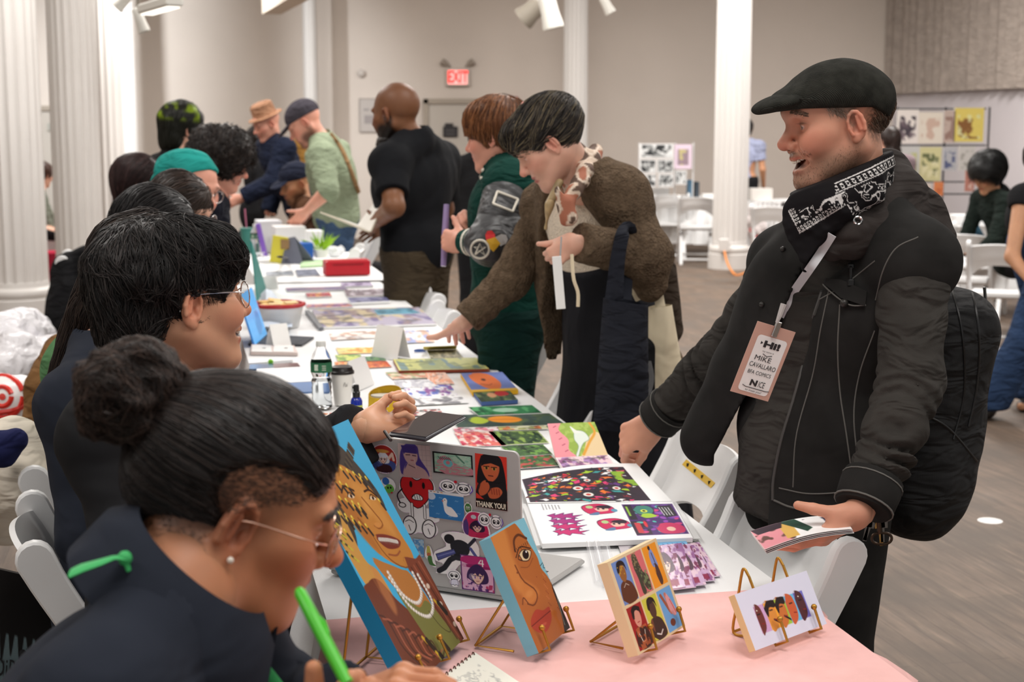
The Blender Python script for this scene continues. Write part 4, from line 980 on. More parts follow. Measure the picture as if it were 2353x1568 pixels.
# jeans
man.pants('jeans',DEN,t=.014,top=.1,shoes=True)
# lanyard and badge
LW=mat('lanyard_grey_white',(206,206,210),rough=.55)
hood2=S(); hood2.add(hoodie,k=0); hood2.add(BN,k=0)
l1=hits(hood2,[(1912,540),(1888,578),(1858,622),(1828,665),(1806,700),(1792,728)],.006,1.5); l1[1:,1]=np.minimum(l1[1:,1],l1[0,1]+.2)
lany=ribbon('lanyard',l1,.017,LW,man.root,side=nrm(ray(1850,640)),thick=.0015)
l2=hits(hood2,[(1822,592),(1819,640),(1812,690),(1802,712)],.005,1.5); ribbon('strap',l2,.015,LW,lany,side=nrm(ray(1815,650)))
cl=W(1785,742,2.72); STL=mat('bright_metal',(205,205,205),metal=1,rough=.25)
bc=[W(1741,738,2.72),W(1828,764,2.74),W(1689,902,2.735)]; TL_,TR_,BL_=bc; ux=nrm(TR_-TL_); uy=-nrm((BL_-TL_)-ux*((BL_-TL_) @ ux)); wB=np.linalg.norm(TR_-TL_); hB=abs((BL_-TL_) @ uy); uz=np.cross(ux,uy)
o0=TL_; at_=lambda u,v,e=0:o0+ux*u*wB-uy*v*hB+uz*e
badge=empty('name_badge',at_(.5,0)); badge.parent=lany
MB().box(at_(.5,.5),(wB,hB,.0015),np.stack([ux,uy,uz],1)).build('backing_card',mat('badge_pink_tan',(206,164,148),rough=.5),lany)
rim_=[];
for cx_,cy_,a0 in ((.90,.16,0),(.90,.94,-90),(.15,.94,180),(.15,.16,90)):
 for q in (0,30,60,90):a=math.radians(a0+(90-q if False else 0)+(-q if a0 in (0,-90,180,90) else 0)); 
lab=MB(); hw2,hh2,rr2=wB*.385,hB*.395,.007; pts=[]
for sx_,sy_,a0 in ((1,1,0),(-1,1,90),(-1,-1,180),(1,-1,270)):
 for q in range(0,91,15):a=math.radians(a0+q); pts.append(at_(.525,.55,.0012)+ux*(sx_*(hw2-rr2)+rr2*math.cos(a))+uy*(sy_*(hh2-rr2)+rr2*math.sin(a)))
bk=[o for o in lany.children if o.name.startswith('backing_card')][0]
lab.add(pts,[tuple(range(len(pts)))]).build('label_sticker',mat('label_white',(244,242,240),rough=.5),bk)
INK=mat('badge_ink',(46,42,44),rough=.6); c_=lambda u,v:at_(u,v,.0016)
def btx(t,u,v,w,h,bold=0):text_obj('badge_lettering',t,.03,c_(u,v),ux,uy,INK,bk,bold=bold,fit=(w*wB,h*hB))
MB().add([c_(.265,.235),c_(.325,.257),c_(.265,.28)],[(0,2,1)]).build('badge_arrow',INK,bk)
btx('Hi!',.56,.26,.42,.095,.0015); btx('my name is',.53,.362,.30,.026)
MB().tube([c_(.42,.395),c_(.53,.418),c_(.66,.395)],.0006,4).build('badge_rule',INK,bk)
btx('MIKE',.47,.462,.42,.066); btx('CAVALLARO',.53,.562,.68,.064); btx('BFA COMICS',.52,.665,.60,.052)
btx('N',.47,.805,.18,.085,.0015); btx('ICE',.68,.805,.16,.080)
MB().tube([c_(.22,.862),c_(.30,.878),c_(.84,.878),c_(.92,.87)],.0006,4).build('badge_rule',INK,bk)
btx('to meet you!',.53,.918,.42,.036)
MB().tube([cl+V3(.012,0,.035),cl+V3(.006,0,.016),cl],[.006,.005,.003],8).build('swivel_hook',mat('clear_plastic_grey',(190,186,184),rough=.3),lany,smooth=True)
MB().box(at_(.5,.03,.003),(.011,.030,.006),np.stack([ux,uy,uz],1),bev=.001).build('bulldog_clip',STL,lany)
bpy.data.objects.remove(badge)
# backpack on his back
BP=S(); bx=man.sl*.45+man.sr*.55-man.up*.30-man.f*.235+man.y*.05; RB=np.stack([man.f,man.y,man.up],1)
BP.box(bx,(.12,.155,.27),RB,r=.09,k=0); BP.ell(bx-man.f*.07-man.up*.10,np.array([.10,.14,.19]),RB,k=.05); BP.ell(bx+man.y*.10-man.up*.14,np.array([.09,.07,.13]),RB,k=.04)
BP.noise(.008,(7,7,5),4); BP.noise(.003,22,9)
bpk=tag(solid('backpack',BP,.008,CLOTH('backpack_black_nylon',(26,26,27),bump=('weave',180),rough=.75,spec=.3)),'bulging black backpack worn by the man in the flat cap','backpack')
for pts in ([(2215,620),(2240,700),(2250,800),(2242,900),(2225,980)],[(2180,640),(2210,760),(2215,900),(2190,1010)],[(2120,950),(2180,985),(2245,1060)]):seam(BP,pts,.003,mat('black_plastic',(24,24,25),rough=.35),bpk,name='zip')
for p in ((2262,660),(2268,700),(2242,925)):
 h_=W(*p,3.12); MB().tube([h_,h_+V3(.004,0,-.03)],.0035,6).tube([h_+V3(.004,0,-.03),h_+V3(.012,0,-.07)],.005,6).build('zip_pull',mat('dull_steel',(120,118,115),metal=1,rough=.35),bpk)
st_=[man.sl+man.y*.015-man.f*.1+man.up*.06,man.sl+man.y*.0+man.up*.085,man.sl+man.f*.09+man.up*.03,man.sl+man.f*.13-man.up*.10]
# keys on the hip
ks=empty('key_ring',W(2015,1175,2.72),'bunch of keys with a bottle opener hanging at the jacket hem','keys')
BR_=mat('brass_key',(190,150,92),metal=1,rough=.3); q0=W(2018,1178,2.72)
MB().tube([q0+V3(.008*math.cos(a),0,.010*math.sin(a)) for a in np.linspace(0,6.3,14)],.0016,6,cap=False).build('split_ring',STL,ks,smooth=True)
def key(dx,dz,L_,m,a):
 K_=MB(); d=V3(math.sin(a),0,-math.cos(a)); b0=q0+V3(dx,0,dz); R=frame(d,V3(0,1,0)); K_.box(b0+d*.012,(.022,.020,.002),np.stack([d,np.cross(V3(0,1,0),d),V3(0,1,0)],1),bev=.0008); K_.box(b0+d*(.022+L_/2),(L_,.007,.002),np.stack([d,np.cross(V3(0,1,0),d),V3(0,1,0)],1)); return K_.build('key',m,ks)
key(.002,-.008,.035,BR_,.12); key(-.010,-.008,.026,mat('dull_steel',(120,118,115),metal=1,rough=.35),-.3); key(-.018,-.006,.028,mat('dull_steel',(120,118,115),metal=1,rough=.35),-.12); key(.008,-.008,.028,mat('dull_steel',(120,118,115),metal=1,rough=.35),.05)
oc=W(2026,1238,2.72); MB().tube([oc+V3(.019*math.copysign(abs(math.cos(a))**.7,math.cos(a)),0,.011*math.sin(a)) for a in np.linspace(0,6.283,22)],.0028,8,cap=False).tube([oc+V3(-.004,0,.010),q0+V3(.0,0,-.008)],.005,8).build('bottle_opener',mat('bronze_opener',(74,60,50),metal=.9,rough=.4),ks,smooth=True)
# ================================================================== seated sellers, nearest first
NAVY=CLOTH('dark_navy_cotton',(40,44,54),bump=('weave',500),bs=.2,var=.1,fold=(5,5,9,.03))
BLK=CLOTH('soft_black_cotton',(34,34,36),bump=('weave',420),bs=.2,var=.12,fold=(4,4,8,.03))
GRN=mat('green_ribbon',(60,176,98),rough=.6)
# ---- F: the note-taker with the bun
hF=W(536,1150,1.58)
fF=nrm(V3(.90,.22,-.38)); uF=nrm(V3(.38,.02,.92))
F1=Fig(head=hF,fwd=fF,up=uF,neck=W(395,1372,1.50),pelvis=V3(-.78,1.42,.55),tf=(.95,.15,-.2),sw=.19,bulk=1.05,hsc=1.08,pose='sit',neckw=1.12,
   sh=(W(470,1440,1.66),W(235,1640,1.36)),el=W(690,1680,1.62),wl=W(850,1590,1.55),er=W(420,2050,1.30),wr=W(690,1700,1.33),
   skin=(196,132,96),nose=1.08,brow=(54,36,28),lip=(172,92,84),fat=1,ear=1.04,jaw=1.12,lid=.0012,eyea=.5,open=0)
RhF=frame(nrm(W(790,1530,1.30)-W(720,1640,1.31)),nrm(V3(.3,-.6,.75)))
RhL=frame(nrm(W(990,1548,1.50)-W(890,1590,1.54)),nrm(V3(-.2,-.3,.95)))
F1.wr=W(690,1850,1.31); F1.wl=W(800,1625,1.54)
def fade(p):
 p.at(F1.head,F1.HR,F1.hsc)
 for y in (-1,1):
  p.e((.030,y*.066,.052),(.040,.025,.030),(112,78,60),.62,.45); p.e((.020,y*.068,.015),(.020,.02,.028),(96,66,50),.45,.5)
  p.e((-.045,y*.055,.01),(.05,.05,.05),(60,42,36),.8,.3); p.e((-.03,y*.05,-.04),(.04,.05,.03),(110,78,60),.45,.6)
F1.body('person with dark hair in a bun and navy shirt, bent over a notebook',hres=.0020,hhres=.002,paint=fade,
  hr=dict(R=RhF,curl=[(48,62,30),(54,64,30),(60,66,30),(64,66,30)],th=(.86,.30,-.55),thc=(14,22)),
  hl=dict(R=RhL,curl=[(16,24,14),(22,28,16),(26,30,18),(30,34,20)],th=(.88,.35,-.35)))
# hair: pulled back over the crown into a curly bun
F1.hairbase(t=.004,blobs=[((-.060,0,.048),(.058,.066,.056)),((-.085,0,.01),(.03,.05,.045))],cuts=[((.062,0,-.015),(.075,.12,.060)),((.03,.085,.028),(.062,.035,.042)),((.03,-.085,.028),(.062,.035,.042)),((-.02,0,-.085),(.10,.10,.055)),((.105,0,.02),(.035,.08,.05))],col=(30,23,21),nz=(.0015,30),res=.003)
back=lambda L,t:np.stack([-1+0*L[:,0],-.7*L[:,1]/.08,.1-(L[:,2]-.06)*4],1)
F1.strands(5200,.15,.0006,[(26,20,19),(40,31,28),(18,14,14),(64,54,50)],back,seg=10,off=(.0,.003),jit=.06,seed=4)
F1.strands(1300,.035,.00045,[(46,33,28),(30,22,20)],lambda L,t:np.tile(nrm(V3(-.8,0,-.5)),(len(L),1)),region=lambda L:(L[:,2]<.06),seg=6,off=(-.002,.003),jit=.3,seed=9)
bun=S(); bun.at(F1.head,F1.HR,1.06); bun.ell((-.140,0,.068),(.045,.045,.042),k=0); bun.ell((-.122,.01,.088),(.030,.034,.026),k=.02); bun.ell((-.10,0,.058),(.030,.026,.026),k=.02)
bun.at(np.zeros(3)); bun.noise(.010,34,3); bun.noise(.006,80,6)
pb=Paint((44,33,30)); pb.nz=.3; bo=solid('hair_bun',bun,.0028,HAIRM(),F1.hair,pb)
Vb=np.zeros(len(bo.data.vertices)*3,np.float32); bo.data.vertices.foreach_get('co',Vb); Vb=Vb.reshape(-1,3).astype(float)
swirl=lambda P,t:np.cross(P-F1.hp(-.140,0,.068),F1.HR @ V3(.2,1,.3))*20
strands('bun_strands',bun,Vb,swirl,2600,.09,.0006,[(48,36,32),(30,23,21),(84,66,58),(62,48,42)],HAIRM(),bo,5,seg=9,off=(-.002,.006),jit=.4,wave=.5,lift=.004)
tie=MB(); c=F1.hp(-.103,0,.062); ax=nrm(F1.HR @ V3(-.8,0,.5)); Rt=frame(nrm(np.cross(ax,V3(0,1,0))),ax)
tie.tube([c+Rt @ V3(.026*math.cos(a),.026*math.sin(a),0) for a in np.linspace(0,6.283,24)],.008,8,cap=False); tie.build('hair_tie',CLOTH('dusty_plum_elastic',(84,56,60)),F1.hair,smooth=True)
Gf=np.array([F1.hp(-.03,.078,-.02)]); 
# claw-shaped clip glint
MB().tube([F1.hp(-.075,.055,.060),F1.hp(-.082,.050,.050),F1.hp(-.090,.042,.048)],.003,6).ball(F1.hp(-.078,.056,.058),.004).build('hair_clip',mat('clear_hair_clip',(210,214,220),rough=.15,metal=.6),F1.hair,smooth=True)
# shirt, stand collar, ribbon lanyard
F1.top('shirt',NAVY,t=.016,sleeve=1,fore=.92,hem=.12,res=.007,neck=.078,wrinkle=.006,wr=(.010,.06,2.2),fr=(5,5,5))
NKd=nrm(F1.head+F1.HR @ V3(-.02,0,-.05)-F1.nk)
def collar(fig,cx,ax,r0,r1,h,m,parent,fdir,gap=28,lean=.35,thick=.004,drop=.0,pts=None):
 """folded shirt collar: a stand and a turned-down leaf around the neck, open at the throat"""
 f=nrm(fdir-ax*(fdir @ ax)); y=np.cross(ax,f); L1,L2,L3=[],[],[]
 A=np.radians(np.linspace(gap,360-gap,41))
 P=[]
 for a in A:
  d=f*math.cos(a)+y*math.sin(a); fr_=(1+math.cos(a))/2
  P.append([cx+d*r0+ax*(-.012-drop*fr_),cx+d*(r0-.004)+ax*(h*.75-drop*fr_),cx+d*(r0+.002)+ax*(h-drop*fr_),cx+d*(r1*.9)+ax*(h*.62-drop*fr_),cx+d*(r1+.022*fr_**4)+ax*(-h*.30-.034*fr_**5-drop*fr_)])
 return MB().grid(np.array(P),thick=thick).build('collar',m,parent,smooth=True)
collar(F1,W(420,1362,1.52),nrm(V3(.52,.05,.85)),.082,.122,.056,NAVY,F1.root,V3(1,.1,-.3),gap=14,drop=.030)
MB().tube(hits(F1.G,spline([(545,1478,0),(575,1512,0),(605,1545,0),(640,1590,0)],12)[:,:2],.004),[.010]*12,8,flat=.25,up=(0,-1,.3)).build('lanyard',GRN,F1.root,smooth=True)
kn=W(287,1283,1.42); lo_=[o for o in F1.root.children if o.name.startswith('lanyard')][0]
MB().tube([W(296,1312,1.42),W(291,1296,1.42),kn],[.004,.005,.007],8,flat=.6).tube([kn,W(262,1282,1.415),W(228,1294,1.41),W(190,1306,1.40),W(164,1318,1.40)],[.008,.006,.009,.011,.0115],8,flat=.3).ball(kn,.0075).build('lanyard_knot',GRN,lo_,smooth=True)
F1.pants('trousers',BLK,top=.06)
brows(F1,[(44,32,28),(60,44,36)],140,.010)
stubble(F1,[(58,42,34),(84,62,50)],lambda L:(L[:,0]<.066)&(L[:,0]>-.04)&(L[:,2]>.018+.35*L[:,0])&(L[:,2]<.085)&(abs(L[:,1])>.045),7000,.0055,.0003,6,d=(-1,0,-.1),jit=.3)
stubble(F1,[(46,34,30),(84,62,50)],lambda L:(L[:,0]<-.02)&(L[:,2]<-.02)&(L[:,2]>-.085),2600,.007,.00025,7,d=(-.6,0,.4))
# spectacles
GLD=mat('rose_gold_wire',(216,178,160),metal=1,rough=.25); LENS=mat('lens_glass',(240,240,240),rough=.03,trans=1,ior=1.08,alpha=.25)
def glasses(fig,m,parent,r=.023,ht=.021,x=.108,z=.000,rim=.0011,temple=True,tilt=0):
 g=MB(); lens=MB(); ctr=[]
 for y in (-1,1):
  q=np.linspace(0,6.2832,26); ring=np.array([fig.hp(x-.25*abs(r*math.cos(a)*1.0+.030)**1.2*.35,y*(.031+r*math.cos(a)),z+ht*math.sin(a)) for a in q]); g.tube(ring,rim*fig.hsc,6,cap=False); lens.add(ring[:-1],[tuple(range(len(ring)-1))])
  if temple:g.tube(spline([fig.hp(x-.012,y*(.031+r),z+.006),fig.hp(.07,y*.073,z+.010),fig.hp(.01,y*.082,z+.012),fig.hp(-.010,y*.083,z+.004),fig.hp(-.018,y*.080,z-.012)],18),rim*1.05,6)
 g.tube(spline([fig.hp(x,-.009,z+.004),fig.hp(x+.004,0,z+.008),fig.hp(x,.009,z+.004)],7),rim,6)
 o=g.build('spectacles',m,parent,smooth=True); lens.build('lens',LENS,o); return o
glasses(F1,GLD,F1.root,z=-.004)
MB().ball(F1.hp(.006,-.0905,-.031),.0038).build('earring',mat('pearl',(236,226,214),rough=.2,coat=.6),F1.root,smooth=True)
MB().ball(F1.hp(.004,.084,-.036),.0036).build('earring',mat('pearl',(236,226,214),rough=.2,coat=.6),F1.root,smooth=True)
# ---- M: the laughing seller with round wire glasses
M1=Fig(head=W(402,690,2.38),fwd=(.86,.50,.03),up=(-.04,0,1),neck=W(372,893,2.42),pelvis=V3(-.57,2.36,.56),tf=(.93,.3,-.1),sw=.185,bulk=1.0,hsc=1.03,pose='sit',neckw=1.0,
   sh=(W(420,935,2.58),W(262,1010,2.22)),er=W(330,1330,2.12),wr=W(620,1480,2.2),el=W(600,1130,2.75),wl=W(838,985,2.62),
   skin=(214,160,128),smile=1,open=.35,lid=.0014,eyea=.5,brow=(46,34,30),nose=.98,jaw=1.08,ear=1.0)
RmL=frame(nrm(W(930,975,2.68)-W(838,985,2.62)),nrm(V3(.1,.55,-.8)))
M1.body('person laughing in thin round glasses, thick black hair and black shirt',hres=.0022,hhres=.0022,
  hl=dict(R=RmL,sc=.9,curl=[(70,70,40),(72,72,40),(74,74,40),(76,76,40)],th=(.86,.30,-.55),thc=(14,24)),hands=('l',))
M1.hairbase(t=.006,blobs=[((-.055,0,.040),(.082,.084,.078)),((.030,0,.072),(.076,.074,.048)),((-.07,0,-.02),(.055,.072,.06)),((.070,0,.056),(.038,.062,.032))],
   cuts=[((.085,0,-.05),(.085,.12,.085)),((.035,.10,-.015),(.056,.045,.045)),((.035,-.10,-.015),(.056,.045,.045)),((.0,0,-.085),(.07,.12,.045))],front=((.090),.10,.080),col=(22,19,19),nz=(.005,26),res=.0035)
wh=lambda L,t:np.stack([.55*(L[:,0]+.05)/.09-.10,1.1*L[:,1]/.09,-.25-.5*(L[:,2]<.05)+0*L[:,0]],1)
M1.strands(7000,.085,.00075,[(20,17,17),(34,29,28),(14,12,12),(58,52,50)],wh,seg=9,off=(.0,.007),jit=.28,seed=3,lift=.003)
M1.strands(1500,.050,.0006,[(22,18,18),(36,30,28)],lambda L,t:np.tile(nrm(V3(.15,0,-1)),(len(L),1)),region=lambda L:(L[:,2]<.02),seg=7,off=(0,.004),jit=.25,seed=8)
M1.top('shirt',BLK,t=.018,sleeve=1,fore=.96,hem=.14,res=.008,neck=.076,wrinkle=.007,wr=(.010,.07,5.2),fr=(4,4,6))
collar(M1,W(392,905,2.42),nrm(V3(.26,0,.96)),.074,.092,.040,BLK,M1.root,V3(1,.1,-.2),gap=16)
M1.pants('trousers',BLK,top=.06)
glasses(M1,mat('silver_wire',(196,192,190),metal=1,rough=.25),M1.root,z=.002,x=.106)
# hand-held phone
ph=[W(938,1008,2.60),W(996,1012,2.55),W(966,962,2.80)]; a_=W(936,1006,2.52); b_=W(992,1014,2.50); c_=W(1028,955,2.66)
ux_=nrm(b_-a_); vy_=c_-b_; Lp=np.linalg.norm(vy_); vy_=nrm(vy_-ux_*(vy_ @ ux_)); Rp=np.stack([ux_,vy_,np.cross(ux_,vy_)],1); cp=(a_+c_)/2
po=tag(MB().box(cp,(.076,.155,.008),Rp,bev=.003).build('phone',mat('phone_case',(58,56,62),rough=.3),smooth=True),'dark phone held face up in a hand above the sticker-covered laptop','phone')
MB().box(cp+Rp[:,2]*.0045*(1 if Rp[2,2]>0 else -1),(.070,.148,.001),Rp).build('screen',mat('phone_screen',(46,44,54),rough=.08,coat=.5),po)
brows(M1,[(30,24,22),(44,36,32)],140,.010)
stubble(M1,[(24,20,20),(36,30,28)],lambda L:(L[:,0]>.008)&(L[:,0]<.046)&(L[:,0]>.02)&(L[:,2]>.0)&(L[:,2]<.03)&(abs(L[:,1])>.05),600,.009,.0003,6,d=(.2,0,-1),jit=.2)
# ---- L: bent seller whose long dark hair falls down the back
L1=Fig(head=W(345,645,3.1),fwd=(.93,.3,-.2),up=(.2,0,.98),neck=W(248,815,3.06),pelvis=V3(-.83,3.0,.56),tf=(.93,.3,-.2),sw=.18,pose='sit',skin='light',
   sh=(W(310,880,3.22),W(190,930,2.86)),er=W(215,1230,2.80),wr=W(420,1320,2.86),el=W(420,1100,3.2),wl=W(560,1150,3.2))
L1.body('person in a navy-black shirt with long dark hair falling behind, mostly hidden',hres=.004,hands=())
L1.hairbase(t=.014,blobs=[((-.06,0,.02),(.075,.085,.09)),((-.085,.03,-.07),(.05,.07,.08)),((-.085,.03,-.10),(-.135,.05,-.26),.060,.030)],col=(34,26,23),nz=(.006,18),res=.005)
dn=lambda L,t:np.stack([-.35+0*L[:,0],.05+0*L[:,0],-1+0*L[:,0]],1)
L1.strands(3600,.24,.0009,[(34,26,23),(52,40,34),(24,18,17)],dn,seg=10,off=(0,.012),jit=.12,seed=5,grav=.3)
L1.top('shirt',NAVY,t=.022,sleeve=1,fore=.95,hem=.12,res=.009,wrinkle=.008,wr=(.010,.08,1.1),fr=(5,5,6))
L1.pants('trousers',BLK,top=.06)
# ---- the row of sellers beyond
def seated(hpx,d,label,fwd=(.95,.25,-.12),skin='light',shirt=None,hairf=None,lean=.13,dz=0,bulk=.95,hsc=1.0,hands=(),res=.011,**k):
 h=W(hpx[0],hpx[1],d); df=nrm(V3(fwd[0],fwd[1],0)); nk_=h-V3(0,0,.155)-df*.05+V3(0,0,dz); pv=nk_-df*lean; pv=V3(pv[0]-.10*df[0],pv[1],.56)
 f=Fig(head=h,fwd=fwd,up=(.08,0,1),neck=nk_,pelvis=pv,tf=(.95,.25,-.1),pose='sit',skin=skin,bulk=bulk,hsc=hsc,sw=.172,
   el=nk_+df*.12+V3(0,0,-.34)+V3(-.04,.19,0),wl=nk_+df*.20+V3(0,0,-.44)+V3(0,.1,0),er=nk_+df*.10+V3(0,0,-.34)+V3(.04,-.19,0),wr=nk_+df*.18+V3(0,0,-.44)+V3(0,-.1,0),**k)
 f.body(label,hres=.0045,hands=hands,res=res); f.top('shirt',shirt or BLK,t=.014,res=.011,hem=.12,wrinkle=.006,wr=(.008,.07,2)); f.pants('trousers',BLK,top=.06,res=.014)
 if hairf:hairf(f)
 return f
def straight(col,length=.16,n=2200,low=-.10,t=.014,res=.005):
 def g(f):
  f.hairbase(t=t,blobs=[((-.055,0,.0),(.06,.08,.09)),((-.06,.0,low),(.05,.078,.07))],col=col[0],nz=(.004,20),res=res)
  f.strands(n,length,.0010,col,lambda L,t_:np.stack([-.5-0*L[:,0],.8*L[:,1]/.08,-.4-9*np.clip(.09-L[:,2],0,.2)],1),seg=8,off=(0,.006),jit=.12)
 return g
K1=seated((352,545),4.05,'person in a green hoodie with straight black hair, seated behind the front sellers',shirt=CLOTH('green_hoodie',(84,126,84)),hairf=straight([(24,21,22),(38,33,33),(16,14,15)]),fwd=(.96,.1,-.3))
sc_=hits(K1.G,[(205,790),(190,830)],0,2.0)
K2=S(); K2.cap(W(232,725,3.62),W(172,850,3.5),.055,.085,k=0); K2.cap(W(172,850,3.5),W(158,900,3.5),.085,.07,k=.02); K2.noise(.012,(8,8,5),3); K2.noise(.004,20,3)
hdk=solid('hood',K2,.007,CLOTH('green_hoodie',(84,126,84)),K1.root)
lp=hits(K2,spline([(200,826,0),(176,838,0),(150,865,0),(146,884,0),(165,887,0)],16)[:,:2],.003,2.0); MB().tube(lp,.0035,6).build('hood_cord',mat('mint_green_cord',(104,214,140),rough=.6),hdk,smooth=True)
lp=hits(K2,spline([(196,830,0),(184,850,0),(178,872,0)],10)[:,:2],.003,2.0); MB().tube(lp,.0035,6).build('hood_cord',mat('mint_green_cord',(104,214,140),rough=.6),hdk,smooth=True)
K3=seated((412,492),4.75,'person with smooth brown hair and glasses, seated just before the teal headscarf',hairf=straight([(54,42,36),(74,58,50),(40,31,28)],t=.010,low=-.04),fwd=(.93,-.25,-.22),brow=(60,44,36))
glasses(K3,mat('silver_wire',(196,192,190),metal=1,rough=.25),K3.root)
def scarf(f):
 G=S(); G.at(f.head,f.HR,f.hsc); G.ell((-.012,0,.042),(.106,.084,.090),k=0); G.ell((-.07,0,.03),(.065,.075,.07),k=.04); G.cap((-.10,0,.02),(-.165,.0,-.075),.055,.018,k=.05); G.cap((-.14,0,-.03),(-.185,.01,-.12),.025,.012,k=.03)
 G.at(f.head,f.HR,f.hsc); G.cut((.0,0,.028),(.62,0,-.78)); G.at(np.zeros(3)); G.noise(.004,26,4); f.hair=solid('headscarf',G,.004,CLOTH('teal_jersey',(36,142,134)),f.root); f.hb=G
K4=seated((438,432),5.65,'person in a teal headscarf and glasses, seated left of the curly-haired one',hairf=scarf,fwd=(.80,-.52,-.28),skin='pink',brow=(80,56,44),hsc=1.1)
glasses(K4,mat('silver_wire',(196,192,190),metal=1,rough=.25),K4.root)
def curly(col,big=.05,n=3000,low=-.16,res=.006):
 def g(f):
  f.hairbase(t=big*.7,blobs=[((-.06,0,.02),(.10,.11,.12)),((-.06,0,-.08),(.08,.11,.09)),((-.07,0,low),(.085,.11,.09)),((-.07,0,low-.07),(.07,.10,.07))],col=col[0],nz=(.018,24),res=res,front=(.075,.07,.105),faceoff=.02)
  f.strands(n,.10,.0014,col,lambda L,t_:np.stack([.2-0*L[:,0],1.2*L[:,1]/.1,-1.2+0*L[:,0]],1),seg=8,off=(-.004,.016),jit=.6,wave=1.2,grav=.2)
 return g
K5=seated((318,425),6.6,'person with long dark reddish hair in a pale top, seated left of the teal headscarf',shirt=CLOTH('blush_white_top',(226,208,202)),hairf=straight([(52,36,36),(70,48,46),(38,27,28)],low=-.13,length=.2),fwd=(.95,.2,-.1),lean=.1)
def standing(hpx,d,label,fwd,tf=None,skin='light',shirt=None,pants=None,hairf=None,lean=(0,0),hsc=1.0,bulk=1.0,hem=.12,sleeve=1,arms=None,res=.011,hands=('l','r'),pvz=.94,shoes=True,hhres=.0042,fore=.95,tshirt=.014,name='shirt',nk=(-.045,-.16),sw=.178,**k):
 h=W(hpx[0],hpx[1],d); f3=nrm(fwd); df=nrm(V3(fwd[0],fwd[1],0)); tf=tf if tf is not None else fwd; dt=nrm(V3(tf[0],tf[1],0)); nk_=h+dt*nk[0]+V3(0,0,nk[1]); pv=V3(nk_[0]-dt[0]*lean[0],nk_[1]-dt[1]*lean[0],pvz)
 kw=dict(k); aa=arms(nk_,dt,np.cross(V3(0,0,1),dt)) if arms else {}
 f=Fig(head=h,fwd=fwd,up=(f3[0]*-f3[2],f3[1]*-f3[2],1),neck=nk_,pelvis=pv,tf=(dt[0],dt[1],0),pose='stand',skin=skin,bulk=bulk,hsc=hsc,sw=sw,**aa,**kw)
 f.body(label,hres=.004,hands=hands,res=res,hhres=hhres)
 f.top(name,shirt or BLK,t=tshirt,res=.010,hem=hem,sleeve=sleeve,fore=fore,wrinkle=.006,wr=(.008,.07,2)); f.pants('trousers',pants or BLK,top=.06,res=.013,shoes=shoes)
 if hairf:hairf(f)
 return f
S1=standing((512,372),6.55,'person standing with a cloud of long dark curls, in a dark navy top',(.93,.1,-.36),hairf=curly([(38,30,27),(58,46,40),(26,20,19)]),lean=(.22,0),shirt=CLOTH('midnight_jersey',(24,26,36)),hands=(),skin='pink')
def limehair(f):
 straight([(26,26,20),(38,38,28),(18,18,16)],length=.11,n=1500,low=-.06,t=.018)(f); me=f.hair.data
 n=len(me.vertices); co=np.zeros(n*3,np.float32); me.vertices.foreach_get('co',co); L=(co.reshape(-1,3)-f.head) @ f.HR; v=vnoise(L*30+4)
 c=np.ones((n,4),np.float32); base=lin((30,30,22)); gr=lin((150,176,26)); k=np.clip((.055-abs(L[:,2]-.085))*30,0,1)*np.clip(v*3+.35,0,1)*(L[:,0]<.06); c[:,:3]=base*(1-k[:,None])+gr*k[:,None]; me.color_attributes['Col'].data.foreach_set('color',c.ravel())
 st=f.hair.children[0]; me=st.data; n=len(me.vertices); co=np.zeros(n*3,np.float32); me.vertices.foreach_get('co',co); L=(co.reshape(-1,3)-f.head) @ f.HR; v=vnoise(L*30+4)
 k=np.clip((.055-abs(L[:,2]-.085))*30,0,1)*np.clip(v*3+.35,0,1)*(L[:,0]<.06); c=np.ones((n,4),np.float32); c[:,:3]=base*(1-k[:,None])+gr*k[:,None]; me.color_attributes['Col'].data.foreach_set('color',c.ravel())
S2=standing((418,296),7.7,'person standing in black with lime green streaks in dark hair',(.80,.58,-.1),hairf=limehair,lean=(.08,0),hands=())
# ================================================================== tables and cloths
WC=mat('white_tablecloth',(240,240,240),rough=.8,bump=('noise',400),bs=.1,spec=.2,fold=(2.2,2.2,2.2,.03))
PK=mat('pink_tablecloth',(240,190,186),rough=.8,bump=('noise',500),bs=.15,spec=.2,fold=(5,5,5,.03),var=.03,vs=30)
A0,A1,P0,P1,ZT=1.55,8.12,.225,1.065,.74
def table(a0,a1,p0,p1,label,group=None):
 c=TB((a0+a1)/2,(p0+p1)/2,0); o=empty('folding_table',c,label,'table',group); R=np.stack([TD,TN*-1,V3(0,0,1)],1)
 MB().box(c+V3(0,0,ZT-.03),(a1-a0-.01,p1-p0-.01,.04),R,bev=.006).build('tabletop',mat('table_grey_plastic',(196,196,192),rough=.5),o)
 for a in (a0+.25,a1-.25):
  for p in (p0+.08,p1-.08):q=TB(a,p,0); MB().tube([q,q+V3(0,0,ZT-.05)],.014).build('leg',mat('table_leg_grey',(120,120,122),metal=.7,rough=.4),o,smooth=True)
 return o
